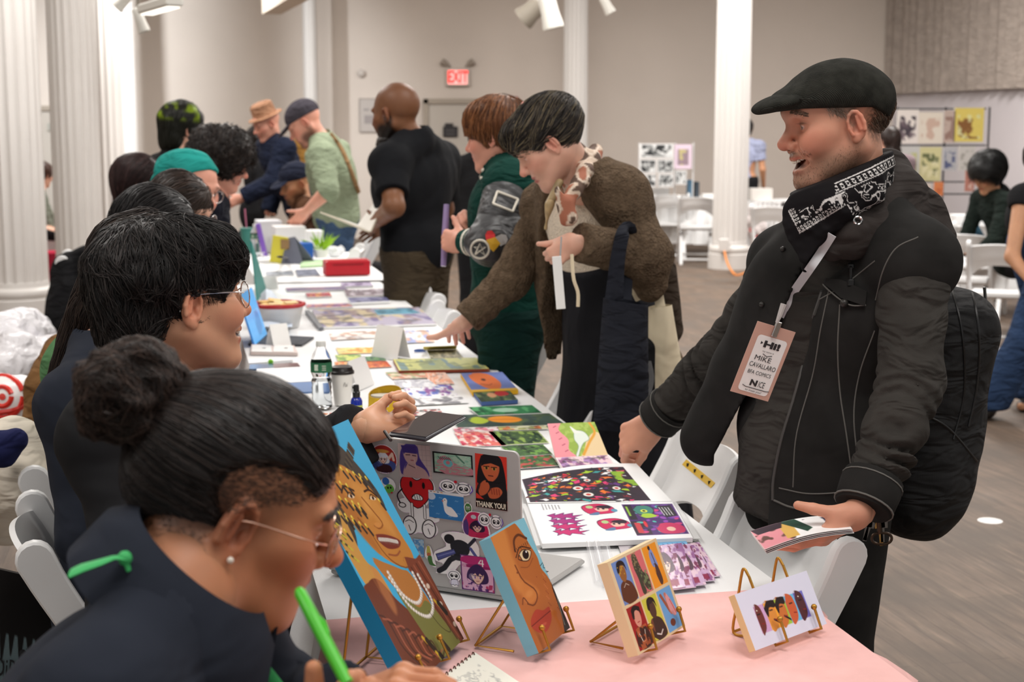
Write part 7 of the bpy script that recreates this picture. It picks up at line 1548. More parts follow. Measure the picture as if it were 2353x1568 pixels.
# ---- yellow pouch with lilac toggles
G=S(); p=T(885,962,ZS); px_=V3(.92,.1,0)
def pouch_grid():
 rows=[]
 for i in range(33):
  a=2*math.pi*i/32; r=[]
  for j in range(9):
   t=j/8; rx=.042+.006*math.sin(a*3)*(1-t)+.004*t; ry=.028+.004*t; zt=.078+.014*math.cos(a-1.1) ; r.append(p+V3(rx*math.cos(a)*(1.12-.12*t),ry*math.sin(a)*(1.1-.05*t),zt*t))
  rows.append(r)
 return np.array(rows)
o=MB().grid(pouch_grid()[::-1],thick=.002).build('pouch',mat('mustard_cloth',(214,172,34),rough=.8,bump=('weave',300),bs=.2,var=.08,fold=(14,14,14,.03)),smooth=True); tag(o,'open mustard yellow pouch with lilac toggles','pouch')
MB().lathe([(.034,.006),(.039,.03),(.041,.070)],p,24,R=np.diag([1.0,.66,1.0])).build('lining',mat('pouch_lining',(206,200,186),rough=.8),o,smooth=True)
rim=pouch_grid()[:,8]; MB().tube(rim,.0018,6,cap=False).build('zip_edge',mat('mustard_trim',(190,150,30),rough=.6),o,smooth=True)
for k in range(3):b_=p+V3(.006-.004*k,-.0325,.058-.017*k); MB().tube([b_+V3(-.011,-.002,-.003),b_,b_+V3(.011,.002,.004)],.0042,8).ball(b_+V3(-.012,-.002,-.003),.0052).build('toggle',mat('lilac_toggle',(206,200,226),rough=.4),o,smooth=True)
# ---- paint palette left of the spray bottle
o=page('paint_palette',Cv(40,20,(244,242,238)),(722,952),(786,948),(730,972),'white watercolour palette with a row of yellow to maroon wells','palette',ZS,.006,BR=(802,966))
for k,col in enumerate(((236,206,50),(232,130,40),(206,54,50),(110,32,44))):q=T(731+16*k,952.5-.8*k,ZS+.007); MB().box(q,(.015,.014,.0016),bev=.0004).build('paint_well',mat('paint_%s' %('yellow','orange','red','maroon')[k],col,rough=.3),o)
page('drawing',scene_cv(20,10,(240,240,246),((80,60,140),),77),(716,972),(790,968),(722,984),'strip of purple ink marks in front of the paint palette','drawing',ZS,.0008,DR,BR=(800,980))
# ---- tablets, phone and boxes in front of the seller
def slab(name,q,th,col,label,cat,rough=.3,z=ZS,m=None):
 A_,B_2,C_2,D_2=[T(*a,z+th) for a in q]; P=np.array([[A_,B_2],[D_2,C_2]]); o=MB().grid(P,thick=th).build(name,m or mat(name+'_finish',col,rough=rough)); o.data.flip_normals() if False else None; return tag(o,label,cat)
o=slab('tablet_keyboard',[(586,768),(722,774),(694,792),(570,790)],.006,(58,60,66),'dark keyboard folio lying before the bright blue tablet screen','keyboard',.7)
for k in range(4):a,b_=T(592+0*k,772+4.5*k,ZS+.0068),T(702-6*k,776+4*k,ZS+.0068); MB().box((a+b_)/2,(np.linalg.norm(b_-a),.012,.001),frame(nrm(b_-a),V3(0,0,1))).build('key_row',mat('key_row_grey',(84,86,92),rough=.6),o)
A_,B_2=T(586,794,ZS+.008),T(614,768,ZS+.008); ht=W(572,655,(A_[1]+.0)); up_=nrm(V3(-.30,0,1)); ln=.20
o=tag(sheet('tablet',Cv(24,30,(96,176,240)).curve([(.5,.5),(.8,.45),(.85,.8),(.5,.9)],(70,140,206)),A_+up_*ln,B_2+up_*ln,A_,B_2,thick=.007,side=(60,120,190),m=mat('tablet_screen',rough=.2,vcol=True)),'tablet standing upright with a bright sky blue screen','tablet')
nt=MATS['tablet_screen'].node_tree; at=[n for n in nt.nodes if n.type=='ATTRIBUTE'][0]; nt.links.new(at.outputs['Color'],nt.nodes['Principled BSDF'].inputs['Emission Color']); nt.nodes['Principled BSDF'].inputs['Emission Strength'].default_value=.35
o=slab('card_box',[(578,791),(676,794),(684,811),(576,809)],.012,(222,206,200),'flat box with two white labelled cards on it','box',.6)
for x0,x1 in ((580,622),(630,672)):
 f=MB(); A_,B_2,C_2,D_2=[T(*a,ZS+.0135) for a in ((x0,793),(x1,794),(x1+3,809),(x0-2,808))]; f.grid(np.array([[A_,B_2],[D_2,C_2]]),thick=.001).build('white_card',TW,o)
 q=T((x0+x1)/2+6,800,ZS+.0146); MB().box(q,(.012,.010,.0006)).build('card_print',mat('card_ink',(60,60,64)),o)
slab('marker',[(572,828),(672,821),(672,827),(572,835)],.010,(236,236,238),'white marker box lying above the dark phone','marker box',.3)
o=slab('phone',[(574,838),(684,834),(690,842),(572,849)],.008,(60,96,140),'blue and maroon phone lying edge-on before the white tablet','phone',.2)
A_,B_2,C_2,D_2=[T(*a,ZS+.0088) for a in ((626,836),(684,834),(690,842),(630,846))]; MB().grid(np.array([[A_,B_2],[D_2,C_2]]),thick=.0008).build('maroon_half',mat('phone_maroon',(96,40,50),rough=.2),o)
MB().ball(T(622,832,ZS+.012),.010).build('green_bead',mat('bead_green',(130,206,50),rough=.3),smooth=True); tag(bpy.data.objects['green_bead'],'small bright green round charm resting by the blue phone','charm')
o=slab('tablet',[(590,848),(716,842),(720,876),(584,884)],.008,(244,244,244),'white tablet lying flat in front of the water bottle','tablet',.4)
o=slab('folder',[(600,884),(716,876),(718,900),(620,908)],.006,(90,124,176),'slate blue folder just before the white tablet','folder',.5)
slab('paper_pad',[(640,912),(718,904),(722,936),(660,940)],.004,(240,240,240),'white paper pad beside the foot of the water bottle','paper pad',.8)
# ---- tub of flatbread
p=T(640,752,ZS); o=empty('food_tub',p,'clear plastic tub with a red rim, full of crackers','tub')
MB().lathe([(.085,0),(.088,.004),(.108,.095),(.104,.093),(.085,.006),(0,.006)],p,36,cap=False).build('tub_body',mat('tub_clear',(236,236,236),rough=.15,alpha=.55),o,smooth=True)
MB().lathe([(.108,.092),(.114,.090),(.116,.100),(.112,.106),(.102,.104),(.104,.096)],p,40).build('rim',mat('tub_red',(176,30,36),rough=.35),o,smooth=True) if False else MB().tube([p+V3(.109*math.cos(a),.109*math.sin(a),.098) for a in np.linspace(0,6.2832,40)],.009,8,cap=False).build('rim',mat('tub_red',(176,30,36),rough=.35),o,smooth=True)
MB().lathe([(.080,.012),(.084,.05),(0,.052)],p,24).build('grey_contents',mat('tub_inside_grey',(150,150,156),rough=.7),o,smooth=True)
g=random.Random(4)
for k in range(11):
 q=p+V3(g.uniform(-.06,.06),g.uniform(-.05,.05),.096+.003*k*.5); R=rotm((g.random(),g.random(),.2),g.uniform(-16,16)) @ rotm((0,0,1),g.uniform(0,90)); c_=MB().box(q,(.055,.045,.007),R,bev=.002).build('cracker',mat('cracker_%d' %(k%2),((234,196,130),(240,212,160))[k%2],rough=.8,bump=('noise',200),bs=.3),smooth=True); tag(c_,'pale golden cracker in the red-rimmed tub','cracker','crackers in the red-rimmed tub')
# ---- crumpled tissue / paper, teal folder
P=np.array([[T(600+12*i,700+14*j,ZS)+V3(0,0,.03+.05*math.sin(i*.9+.4)*(1-j/5)+.004*math.sin(i*5+j*3)) for j in range(6)] for i in range(7)]); o=MB().grid(P,thick=.001).build('paper_sheet',mat('translucent_paper',(214,226,240),rough=.5),smooth=True); tag(o,'curled pale blue sheet of paper beside the tablet','paper')
A_,B_2=T(592,692,ZS),T(612,664,ZS); o=tag(MB().grid(np.array([[W(578,555,A_[1]),W(586,575,B_2[1])],[A_,B_2]]),thick=.006).build('folder',mat('teal_card',(24,132,124),rough=.5)),'teal folder standing upright behind the laughing seller','folder')
# ---- red box, blue box, green plant, yellow stand
a,b_=T(742,636,ZS),T(845,633,ZS); w_=np.linalg.norm(b_-a); R=frame(nrm(b_-a),V3(0,0,1)); c=(a+b_)/2+V3(0,.06,.045)
o=tag(MB().box(c,(w_,.11,.09),R,bev=.008).build('box',mat('box_red',(186,26,40),rough=.4)),'shiny red box by the table edge beside the shaved-headed man','box'); MB().box(c+V3(0,0,.02),(w_*.7,.116,.008),R,bev=.001).build('lid_groove',mat('box_dark_red',(140,18,30),rough=.4),o)
o=slab('green_mat',[(692,600),(800,594),(812,606),(690,612)],.01,(176,206,160),'pale green mat under the plant and blue box','mat',.7)
c=T(694,594,ZS+.012); tag(MB().box(c+V3(0,.04,.05),(.12,.12,.10),R,bev=.006).build('box',mat('box_blue',(30,92,180),rough=.5)),'blue box left of the bright green plant','box')
p=T(738,592,ZS+.012); o=empty('plant',p,'lime green artificial plant in a white pot','plant'); MB().lathe([(.04,0),(.05,.05),(.046,.05)],p,20).build('pot',mat('pot_white',(236,236,230),rough=.5),o,smooth=True)
lf=MB(); g=random.Random(8)
for k in range(46):
 a=g.uniform(0,6.28); l=g.uniform(.08,.17); t=g.uniform(.15,1.0); b_=p+V3(.02*math.cos(a),.02*math.sin(a),.04); e=b_+V3(math.cos(a)*l*t*.8,math.sin(a)*l*t*.8,l*(1.2-.7*t)); m_=(b_+e)/2+V3(0,0,.02); s=np.cross(nrm(e-b_),V3(0,0,1))*.012; lf.add([b_,m_+s,e,m_-s],[(0,1,2),(0,2,3)])
lf.build('leaves',mat('leaf_lime',(164,206,44),rough=.5),o)
p=T(640,606,ZS); Rq=frame(V3(.92,-.2,0),V3(0,0,1)); o=tag(MB().box(p+V3(.0,.03,.085),(.10,.012,.17),rotm((0,1,0),8) @ Rq,bev=.002).build('yellow_card_stand',mat('card_yellow',(214,204,70),rough=.6)),'yellow display card propped behind the grey tablet stand','card stand')
MB().box(p+V3(.04,.02,.12),(.05,.02,.06),Rq).build('card_picture',mat('card_print_brown',(150,120,80),rough=.6),o)
P=np.array([[p+V3(.02,-.02,0),p+V3(.16,-.03,0)],[p+V3(.05,.05,.15),p+V3(.10,.05,.16)],[p+V3(.11,.10,0),p+V3(.22,.08,0)]]); tag(MB().grid(P,thick=.006).build('tablet_stand',mat('stand_grey',(96,100,116),rough=.5)),'slate grey folded tablet stand before the blue box','tablet stand')
# teal tumbler and things by the far laptop
p=T(568,582,ZS); o=empty('tumbler',p,'tall teal tumbler with a straw standing far up the table','tumbler'); MB().lathe([(.03,0),(.042,.16),(.045,.162),(.045,.172),(.0,.172)],p,22).build('cup_body',mat('teal_tumbler',(70,140,130),rough=.3),o,smooth=True); MB().tube([p+V3(0,0,.17),p+V3(-.01,.01,.30)],.004).build('straw',mat('straw_pink',(206,120,150)),o)
def crumple(px,py,r,col,label,cat,z=ZS,seed=0,name='plastic_bag',sq=.6,dd=None,h=.006,amp=.022,m=None):
 p=T(px,py,z) if dd is None else W(px,py,dd); G=S(); G.ell(p+V3(0,0,r*sq),(r,r,r*sq),k=0); G.noise(amp,14*.1/max(r,.06)+6,seed); G.noise(amp*.45,40,seed+4); G.cut(p+V3(0,0,.004),V3(0,0,-1)); return tag(solid(name,G,h,m or mat(name+'_%d' %seed,col,rough=.35,fold=(16,16,16,.05),bump=('noise',60),bs=.2)),label,cat)
crumple(700,565,.07,(238,238,240),'white crumpled bag behind the yellow card stand','bag',seed=1)
crumple(770,590,.06,(236,238,240),'small white crumpled bag right of the green plant','bag',seed=2)
for i,(px,py,sx_,sy_,hh,col,lab,cat,nm) in enumerate((
 (636,600,.30,.2,.02,(236,236,238),'white open laptop base far up the table','laptop','laptop'),(664,588,.2,.2,.20,(238,236,234),'white carton on the far table beside the seated man in a cap','carton','carton'),
 (618,580,.16,.2,.22,(226,226,230),'pale carton on the far table by the teal tumbler','carton','carton'),(706,584,.20,.16,.16,(240,240,240),'flat white box before the man in the green shirt','box','box'))):
 q=T(px,py,ZS); tag(MB().box(q+V3(0,0,hh/2),(sx_,sy_,hh),R,bev=.004).build(nm,mat('far_white_%d' %i,col,rough=.5)),lab,cat)
for i,(x0,y0,x1,y1,w_,col,lab) in enumerate(((642,590,656,592,.03,(40,40,44),'black strap lying across the white far carton'),(588,520,610,590,.012,(230,230,232),'white cable looping down beside the far water bottle'))):
 tag(MB().tube(spline([T(x0,y0,.955),T(x0+3,y0+1,.957),T(x1,y1+1,.90),T(x1,y1+2,ZS+.01)] if i==0 else [T(x0+20,y0+60,ZS+.09),T(x0+12,y0+64,ZS+.05),T(x1,y1,ZS+.01)],12),w_/2,8,flat=.3).build('strap' if i==0 else 'cable',mat('band_%d' %i,col,rough=.5),smooth=True),lab,'strap' if i==0 else 'cable')
p=T(602,590,ZS); MB().box(p+V3(0,0,.11),(.03,.03,.22),rotm((0,1,0),-12),bev=.004).build('pen_box',mat('violet_print',(130,90,190),rough=.5)); tag(bpy.data.objects['pen_box'],'violet and pink packet standing up on the far table','packet')
# ---- spiral notebook and green pen at the front
nbq=[T(1012,1560,ZP+.004),T(1092,1500,ZP+.004),T(1120,1640,ZP+.004)]; nc=Cv(60,60,(240,238,226)); nc.noise((190,190,184),16,.25,.7,3,(.1,.2,.8,.8)); g_=random.Random(2); [nc.arc([(x := .15+.6*g_.random(),y := .15+.7*g_.random()),(x+.05,y+.05),(x+.1,y)],.008,(150,150,150)) for _ in range(14)]
nb=sheet('spiral_notebook',nc,nbq[0],nbq[1],nbq[2],thick=.005,side=(230,228,218)); tag(nb,'small spiral notebook with faint pencil sketches at the front edge','notebook')
rg=MB(); d_=(nbq[1]-nbq[0])
for k in range(9):
 q=nbq[0]+d_*(k+.6)/9.2; rg=MB(); yv=nrm(nbq[2]-nbq[0]); rg.tube([q+yv*(.004*math.cos(a)+.001)+V3(0,0,.004*math.sin(a)-.001) for a in np.linspace(0,6.2832,12)],.0010,5,cap=False); rg.build('wire_ring',mat('ring_bronze',(110,80,66),metal=.8,rough=.35),nb,smooth=True)
pa,pb=W(686,1356,1.40),W(776,1528,1.335); o=tag(MB().tube([pa,pa+(pb-pa)*.05,pa+(pb-pa)*.4,pb+(pb-pa)*.25],[.0042,.0062,.0066,.0062],14).build('pen',mat('pen_green',(76,190,44),rough=.35),smooth=True),'bright green felt pen held up to the note-taker\'s lips','pen')
dpn=nrm(pb-pa); MB().tube([pa+V3(.006,-.004,-.012),pa+V3(.010,-.005,0)+dpn*.04,pa+V3(.008,-.004,0)+dpn*.055],.0018,6).build('clip',mat('pen_green',(76,190,44),rough=.35),o,smooth=True)
# ================================================================== the customers
# black t-shirt man
TSH=CLOTH('black_tshirt',(24,25,28),bump=('noise',600),bs=.15,fold=(4,4,5,.025))
OLV=CLOTH('olive_trousers',(70,60,46),bump=('weave',300))
T1=Fig(head=W(912,262,7.32),fwd=(-.86,.50,-.14),up=(-.05,0,1),neck=W(952,330,7.32),pelvis=V3(W(958,600,7.34)[0],7.4,.98),tf=(-.86,.45,0),sw=.25,bulk=1.3,skin='brown',pose='stand',hsc=1.22,
   sh=(W(896,378,7.14),W(1012,372,7.66)),el=W(905,475,6.98),wl=W(862,512,7.2),er=W(1020,480,7.8),wr=W(900,520,7.8),brow=(30,20,16),browa=.6,neckw=1.1)
def tpaint(p):
 p.at(T1.head,T1.HR,1.22)
 for y in (-1,1):p.e((.03,y*.05,-.075),(.05,.035,.045),(20,14,12),.97,.2); p.e((.0,y*.066,-.03),(.018,.02,.04),(26,18,15),.9,.3)
 p.e((.085,0,-.09),(.04,.05,.045),(18,13,12),.97,.25); p.e((-.02,0,.09),(.10,.09,.07),(92,60,42),.5,.5); p.e((.102,0,-.044),(.012,.03,.008),(20,14,12),.9,.3)
T1.body('person with a shaved head and dark beard in a black t-shirt, holding an open book',hres=.0035,paint=tpaint,hhres=.004,res=.009)
T1.top('tshirt',TSH,t=.024,sleeve=.72,hem=.17,res=.008,wr=None,wrinkle=.009,belly=.012,fr=(6,6,4))
BD=S(); BD.at(T1.head,T1.HR,1.22); BD.ell((.078,0,-.108),(.034,.040,.036),k=0); BD.ell((.05,0,-.098),(.04,.055,.03),k=.02); BD.at(np.zeros(3)); BD.noise(.003,60,2); pb=Paint((22,15,13)); solid('beard',BD,.004,HAIRM(),T1.root,pb)
T1.pants('trousers',OLV,t=.022,top=.04,res=.011)
cn=T1.nk+T1.up*.045; MB().tube([cn+T1.f*.084*math.cos(a)+T1.y*.077*math.sin(a)+T1.up*(-.022*math.cos(a))+T1.f*.01 for a in np.linspace(0,6.2832,30)],.006,8,cap=False).build('lanyard',mat('lanyard_grey_white',(206,206,210),rough=.55),T1.root,smooth=True)
cvb=Cv(10,8,(240,236,228)); bkx=sheet('open_book',cvb,W(736,486,7.26),W(822,516,7.32),W(776,500,6.9),W(850,532,7.02),thick=.008,side=(236,228,206)); tag(bkx,'open pale book held by the man in the black t-shirt','book')
sheet('right_page',cvb,W(822,516,7.32),W(868,456,7.44),W(850,532,7.02),W(880,470,7.14),thick=.008,side=(236,228,206),parent=bkx)
# varsity jacket
GRNV=CLOTH('bottle_green_wool',(16,58,50),bump=('noise',700),bs=.2)
LTH=mat('dark_grey_leather',(54,54,56),rough=.5,bump=('noise',160),bs=.2,fold=(8,8,16,.04))
V1=Fig(head=W(1142,312,5.25),fwd=(-.93,.28,-.20),up=(-.1,0,1),neck=W(1168,398,5.27),pelvis=V3(W(1170,700,5.3)[0],5.3,.90),tf=(-.97,-.05,0),sw=.17,bulk=.98,skin='pink',smile=.5,nose=1.0,brow=(130,80,50),lip=(196,100,96),
   sh=(W(1170,430,5.10),W(1180,425,5.45)),el=W(1128,560,4.92),wl=W(1062,555,5.02),er=W(1150,540,5.6),wr=W(1082,512,5.4))
V1.body('person with short ginger hair in a bottle green varsity jacket, smiling down',hres=.003,hhres=.0032,res=.010,hl=dict(curl=[(60,60,40)]*4),hr=dict(curl=[(60,60,40)]*4))
V1.hairbase(t=.014,blobs=[((-.05,0,.03),(.075,.085,.08)),((.02,0,.085),(.08,.076,.045)),((.075,-.02,.055),(.040,.055,.035)),((-.055,0,-.03),(.05,.078,.05))],cuts=[((.085,0,-.05),(.085,.12,.075)),((.0,0,-.10),(.10,.12,.055))],front=(.07,.10,.075),faceoff=.02,col=(118,74,46),nz=(.004,22),res=.004)
V1.strands(3600,.10,.0010,[(138,88,54),(104,64,40),(160,106,68),(88,54,34)],lambda L,t:np.stack([.45+6*(L[:,0]),1.0*L[:,1]/.08,-.5-8*np.clip(.09-L[:,2],0,.15)],1),seg=8,off=(0,.007),jit=.14)
V1.top('varsity_jacket',GRNV,t=.034,sleeve=.1,hem=.22,res=.009,neck=.070,wr=None,wrinkle=.006,arms='')
for q in 'lr':
 G=S(); a,e,w=(V1.sl,V1.el,V1.wl) if q=='l' else (V1.sr,V1.er,V1.wr); G.cap(a+nrm(e-a)*.03,e,.082,.070,wr=(.008,.08,4),k=0); G.cap(e,w+nrm(e-w)*.09,.072,.056,wr=(.010,.05,2),k=.03); sl_=solid('sleeve',G,.008,LTH,V1.root); V1.G.add(G)
 d=nrm(w-e); c0=w-d*.085; MB().tube([c0,c0+d*.012,c0+d*.07,c0+d*.078],[.046,.050,.043,.040],22).build('cuff',GRNV,sl_,smooth=True)
 for k in (.018,.036):MB().tube([c0+d*k,c0+d*(k+.010)],[.0512-k*.1,.0505-k*.1],22).build('cuff_stripe',mat('cream_knit',(226,220,206),rough=.9),sl_)
kn=V1.nk+V1.up*.01
for k,(r_,m_) in enumerate(((.080,GRNV),(.083,mat('cream_knit',(226,220,206),rough=.9)),(.086,GRNV),(.089,mat('cream_knit',(226,220,206),rough=.9)),(.092,GRNV))):MB().tube([kn+V1.f*(r_*1.0*math.cos(a)+.012)+V1.y*r_*math.sin(a)+V1.up*(.050-.014*k-.035*math.cos(a)) for a in np.linspace(.35,5.93,34)],.0085,8).build('collar_rib',m_,V1.root,smooth=True)
CRM=mat('cream_knit',(226,220,206),rough=.9)
VA=V1.G
for a,b_ in zip(((1143,440),(1190,458),(1178,486),(1133,468)),((1190,458),(1178,486),(1133,468),(1143,440))):seam(VA,[a,b_],.0045,CRM,V1.root,'patch_edge',n=6,off=.001)
def decal(G,pts,m,parent,name,off=.004):
 c=np.mean(pts,0); P=hits(G,[c]+list(pts),off,2); n=len(pts); return MB().add(P,[(0,1+i,1+(i+1)%n) for i in range(n)][::1]).build(name,m,parent)
circ=lambda cx,cy,r,n=20:[(cx+r*math.cos(q),cy+r*math.sin(q)) for q in np.linspace(0,2*math.pi,n,endpoint=False)]
seam(VA,circ(1103,573,21)+[(1124,573)],.004,CRM,V1.root,'round_patch',n=24,off=.001)
seam(VA,[(1092,585),(1103,560),(1114,586),(1090,568),(1116,568),(1092,585)],.003,CRM,V1.root,'patch_motif',n=6,off=.002)
hl_,hr_=[(1116,552),(1115,538),(1122,529),(1133,532),(1138,545)],None
decal(VA,[(1117,552),(1115,540),(1120,531),(1130,530),(1137,538),(1138,545)],mat('patch_red',(206,30,34),rough=.6),V1.root,'red_patch')
decal(VA,[(1117,552),(1138,545),(1150,560),(1134,579),(1124,570)],mat('patch_yellow',(232,180,50),rough=.6),V1.root,'yellow_patch')
decal(VA,[(1138,545),(1152,538),(1163,540),(1167,550),(1163,560),(1150,566)],mat('patch_grey',(196,192,190),rough=.6),V1.root,'grey_patch')
V1.pants('trousers',CLOTH('dark_green_corduroy',(18,48,44)),t=.035,top=.06,res=.012,flare=.05)
ru=W(1026,470,5.15); rl=W(1019,612,5.1); tag(MB().tube([ru,(ru+rl)/2,rl],[.010,.012,.010],10).build('rolled_poster',mat('violet_roll',(150,130,176),rough=.25)),'thin violet rolled poster held upright beside the black t-shirt','poster roll')
# cardigan woman, leaning over the table
CRD=CLOTH('brown_cardigan_knit',(98,82,66),bump=('knit',130),bs=.9,rough=1,var=.25,vs=60,fold=(10,10,10,.04))
SKN=(224,172,150)
C1=Fig(head=W(1262,330,4.45),fwd=(-.80,-.10,-.60),up=(-.55,0,.80),neck=W(1338,412,4.52),pelvis=V3(W(1420,700,4.62)[0],4.66,.93),tf=(-.80,-.55,-.2),sw=.17,bulk=.95,skin=SKN,lip=(170,66,70),brow=(64,50,44),lid=.001,eyea=.2,nose=1.02,
   sh=(W(1425,455,4.42),W(1262,470,4.80)),el=W(1480,590,4.38),wl=W(1322,555,4.24),er=W(1175,640,4.75),wr=W(1062,745,4.72))
Rch=frame(nrm(T(985,778,ZS+.03)-C1.wr),nrm(V3(-.2,-.15,1)))
C1.body('person with pinned-up streaked dark hair in a brown cardigan, reaching for prints',hres=.0028,hhres=.0028,res=.009,hr=dict(R=Rch,curl=[(14,22,12),(18,26,14),(22,26,14),(24,26,14)],th=(.55,.85,-.35)),hl=dict(sc=.86,R=frame(nrm(V3(-.75,-.1,-.55)),nrm(V3(.1,-.95,.2))),curl=[(74,80,50)]*4,th=(.86,.3,-.5),thc=(20,30)))
C1.hairbase(t=.010,blobs=[((-.05,0,.045),(.085,.085,.080)),((.045,0,.080),(.066,.076,.042)),((.070,-.01,.055),(.036,.064,.036))],cuts=[((.085,0,-.055),(.075,.12,.078)),((.0,0,-.10),(.12,.12,.060)),((.01,.10,-.01),(.035,.045,.034))],front=(.06,.10,.072),faceoff=.03,col=(48,42,38),nz=(.004,24),res=.004)
C1.strands(4200,.13,.0010,[(46,40,37),(62,55,50),(32,28,27),(40,35,32),(96,86,74),(128,114,88)],lambda L,t:np.stack([-1.0+0*L[:,0],-.6*L[:,1]/.08,.35+.0*L[:,2]],1),seg=9,off=(0,.008),jit=.16)
cb=C1.hp(-.01,0,.128); MB().ball(cb,(.022,.026,.018),R=C1.HR).ball(cb+C1.HR @ V3(.012,.012,-.010),(.012,.008,.018),R=C1.HR).build('hair_scrunchie',CLOTH('pink_scrunchie',(232,166,156)),C1.hair,smooth=True)
C1.top('lace_blouse',mat('cream_lace',(232,216,196),rough=.9,bump=('knit',220),bs=.8,var=.1,vs=90),t=.012,sleeve=.25,hem=.05,wr=None,wrinkle=.006,res=.008,neck=.074)
# long black pinafore
G=S(); C1.torso(G,.022); ms=(C1.sl+C1.sr)/2; G.cap(C1.pv,V3(C1.pv[0]+.01,C1.pv[1],.25),.165,.25,k=.08); G.noise(.012,(9,9,1.2),6); G.noise(.004,(22,22,3),9); G.cut(ms-C1.up*.16+C1.f*.02,nrm(C1.up+C1.f*.25)); G.cut(V3(0,0,.14),V3(0,0,-1)); solid('pinafore_dress',G,.010,CLOTH('black_linen',(32,32,36),fold=(9,9,3,.05)),C1.root)
C1G=G
# cardigan: open shell with a shawl front, ribbed sleeves
G=S(); C1.torso(G,.034); G.cap(C1.sl,C1.el,.074,.078,k=.04,wr=(.010,.09,2)); G.cap(C1.pv-C1.f*.02,C1.pv-C1.up*.22-C1.f*.05,.15,.16,k=.06); G.cap(C1.el,C1.el-V3(.0,0,.10)-C1.f*.03,.085,.05,k=.05)
G.cap(C1.sr+C1.f*.05,C1.pv+C1.f*.10-C1.y*.15-C1.up*.05,.06,.055,k=.04); G.cap(C1.pv+C1.f*.10-C1.y*.15-C1.up*.05,W(1222,800,4.55),.055,.035,k=.04); G.noise(.010,(9,9,4),8); G.noise(.004,26,3)
def cardopen(P):
 u=(P-ms) @ C1.y; zz=(P-ms) @ C1.up; w_=.100+.08*np.clip(-zz/.35,0,1); return np.maximum(np.abs(u-.035)-w_,-((P-C1.pv) @ C1.f)+.0)
G.op(cardopen,.006,'-'); G.cap(C1.nk+C1.up*.0,C1.nk+C1.up*.25,.085,.11,mode='-',k=.01); C1.CG=G; crd=solid('cardigan',G,.008,CRD,C1.root)
G2=S(); G2.cap(C1.sr,C1.er,.066,.062,k=0,wr=(.010,.07,5)); G2.cap(C1.er,C1.wr+nrm(C1.er-C1.wr)*.03,.060,.052,k=.03,wr=(.010,.045,7)); G2.noise(.003,40,2); G2.cut(C1.wr+nrm(C1.er-C1.wr)*.02,nrm(C1.wr-C1.er)); solid('sleeve',G2,.007,CRD,crd)
G3=S(); G3.cap(C1.el,C1.wl+nrm(C1.el-C1.wl)*.02,.070,.050,k=0,wr=(.008,.05,3)); G3.cap(C1.wl+nrm(C1.el-C1.wl)*.03,C1.wl+nrm(C1.el-C1.wl)*.13,.060,.060,k=.01); G3.noise(.003,40,5); G3.cut(C1.wl+nrm(C1.el-C1.wl)*.015,nrm(C1.wl-C1.el)); solid('sleeve',G3,.007,CRD,crd)
# neck scarf
G=S(); pts=[W(1370,345,4.55),W(1345,400,4.38),W(1318,440,4.30),W(1300,470,4.27),W(1308,505,4.26)]
for a,b_ in zip(pts[:-1],pts[1:]):G.cap(a,b_,.024,.022,k=.015)
G.cap(C1.nk+C1.up*.02,C1.nk+C1.up*.06+C1.f*.02,.072,.066,k=.02); G.cap(W(1300,470,4.27),W(1280,440,4.26),.02,.014,k=.01); G.noise(.008,30,4)
def scp(P):C=np.tile(lin((206,184,164)),(len(P),1)); v=vnoise(P*34); C[v>.32]=lin((168,104,80)); C[(v<-.15)]=lin((96,74,62)); C[(v>-.02)&(v<.08)]=lin((232,216,200)); return C
solid('neck_scarf',G,.0045,mat('scarf_print',rough=.8,vcol=True),C1.root,scp)
# blond-ended hair strand hanging down over the blouse
G=S(); G.cap(W(1286,420,4.36),W(1262,470,4.34),.012,.014,k=0); G.cap(W(1262,470,4.30),W(1254,525,4.34),.014,.005,k=.02); G.noise(.006,(40,40,10),2)
pb=Paint((176,152,112)); pb.nz=.3; solid('hair_ends',G,.004,HAIRM(),C1.hair,pb)
# swing tag and cords at her front
tg=W(1284,650,4.15); tag_=MB().box(tg,(.026,.003,.150),rotm((0,1,0),-5),bev=.0008).build('hanging_tag',TW,C1.root); tag(tag_); MB().tube([W(1290,545,4.2),W(1287,598,4.15)],.0022,6).build('tag_cord',mat('cord_grey',(150,150,150)),tag_)
MB().tube(spline([W(1314,585,4.17),W(1318,640,4.15),W(1328,672,4.15),W(1328,705,4.15)],12),.0055,6).build('sash_cord',mat('cream_cord',(226,210,180),rough=.8),C1.root,smooth=True)
# tote bags on her forearm
def tote(name,TLp,TRp,BLp,BRp,d,m,label,strap=None,th=.05,seed=0):
 a,b_,c_,e_=W(*TLp,d),W(*TRp,d),W(*BLp,d),W(*BRp,d); n_=nrm(np.cross(c_-a,b_-a)); P=[]
 nu,nv=15,15
 for i in range(nu+1):
  t=i/nu; L_=a+(c_-a)*t; Rr=b_+(e_-b_)*t; ring=[]
  for j in range(2*nv):s=j/nv if j<=nv else (2*nv-j)/nv; sg=1 if j<=nv else -1; bu=math.sin(math.pi*s)**.6*th*(.35+.9*math.sin(math.pi*min(t*.75+.2,1)))*.5*(1 if t<.97 else .5); ring.append(L_+(Rr-L_)*s+n_*sg*bu+V3(0,0,.0)+n_*.004*math.sin(9*s+7*t+seed))
  P.append(ring)
 V=np.array(P).reshape(-1,3); k=2*nv; F=[(i*k+j,i*k+(j+1)%k,(i+1)*k+(j+1)%k,(i+1)*k+j) for i in range(nu) for j in range(k)]+[tuple(range((nu)*k,(nu+1)*k))]
 o=MB().add(V,F).build(name,m,smooth=True); tag(o,label,'bag'); return o,n_
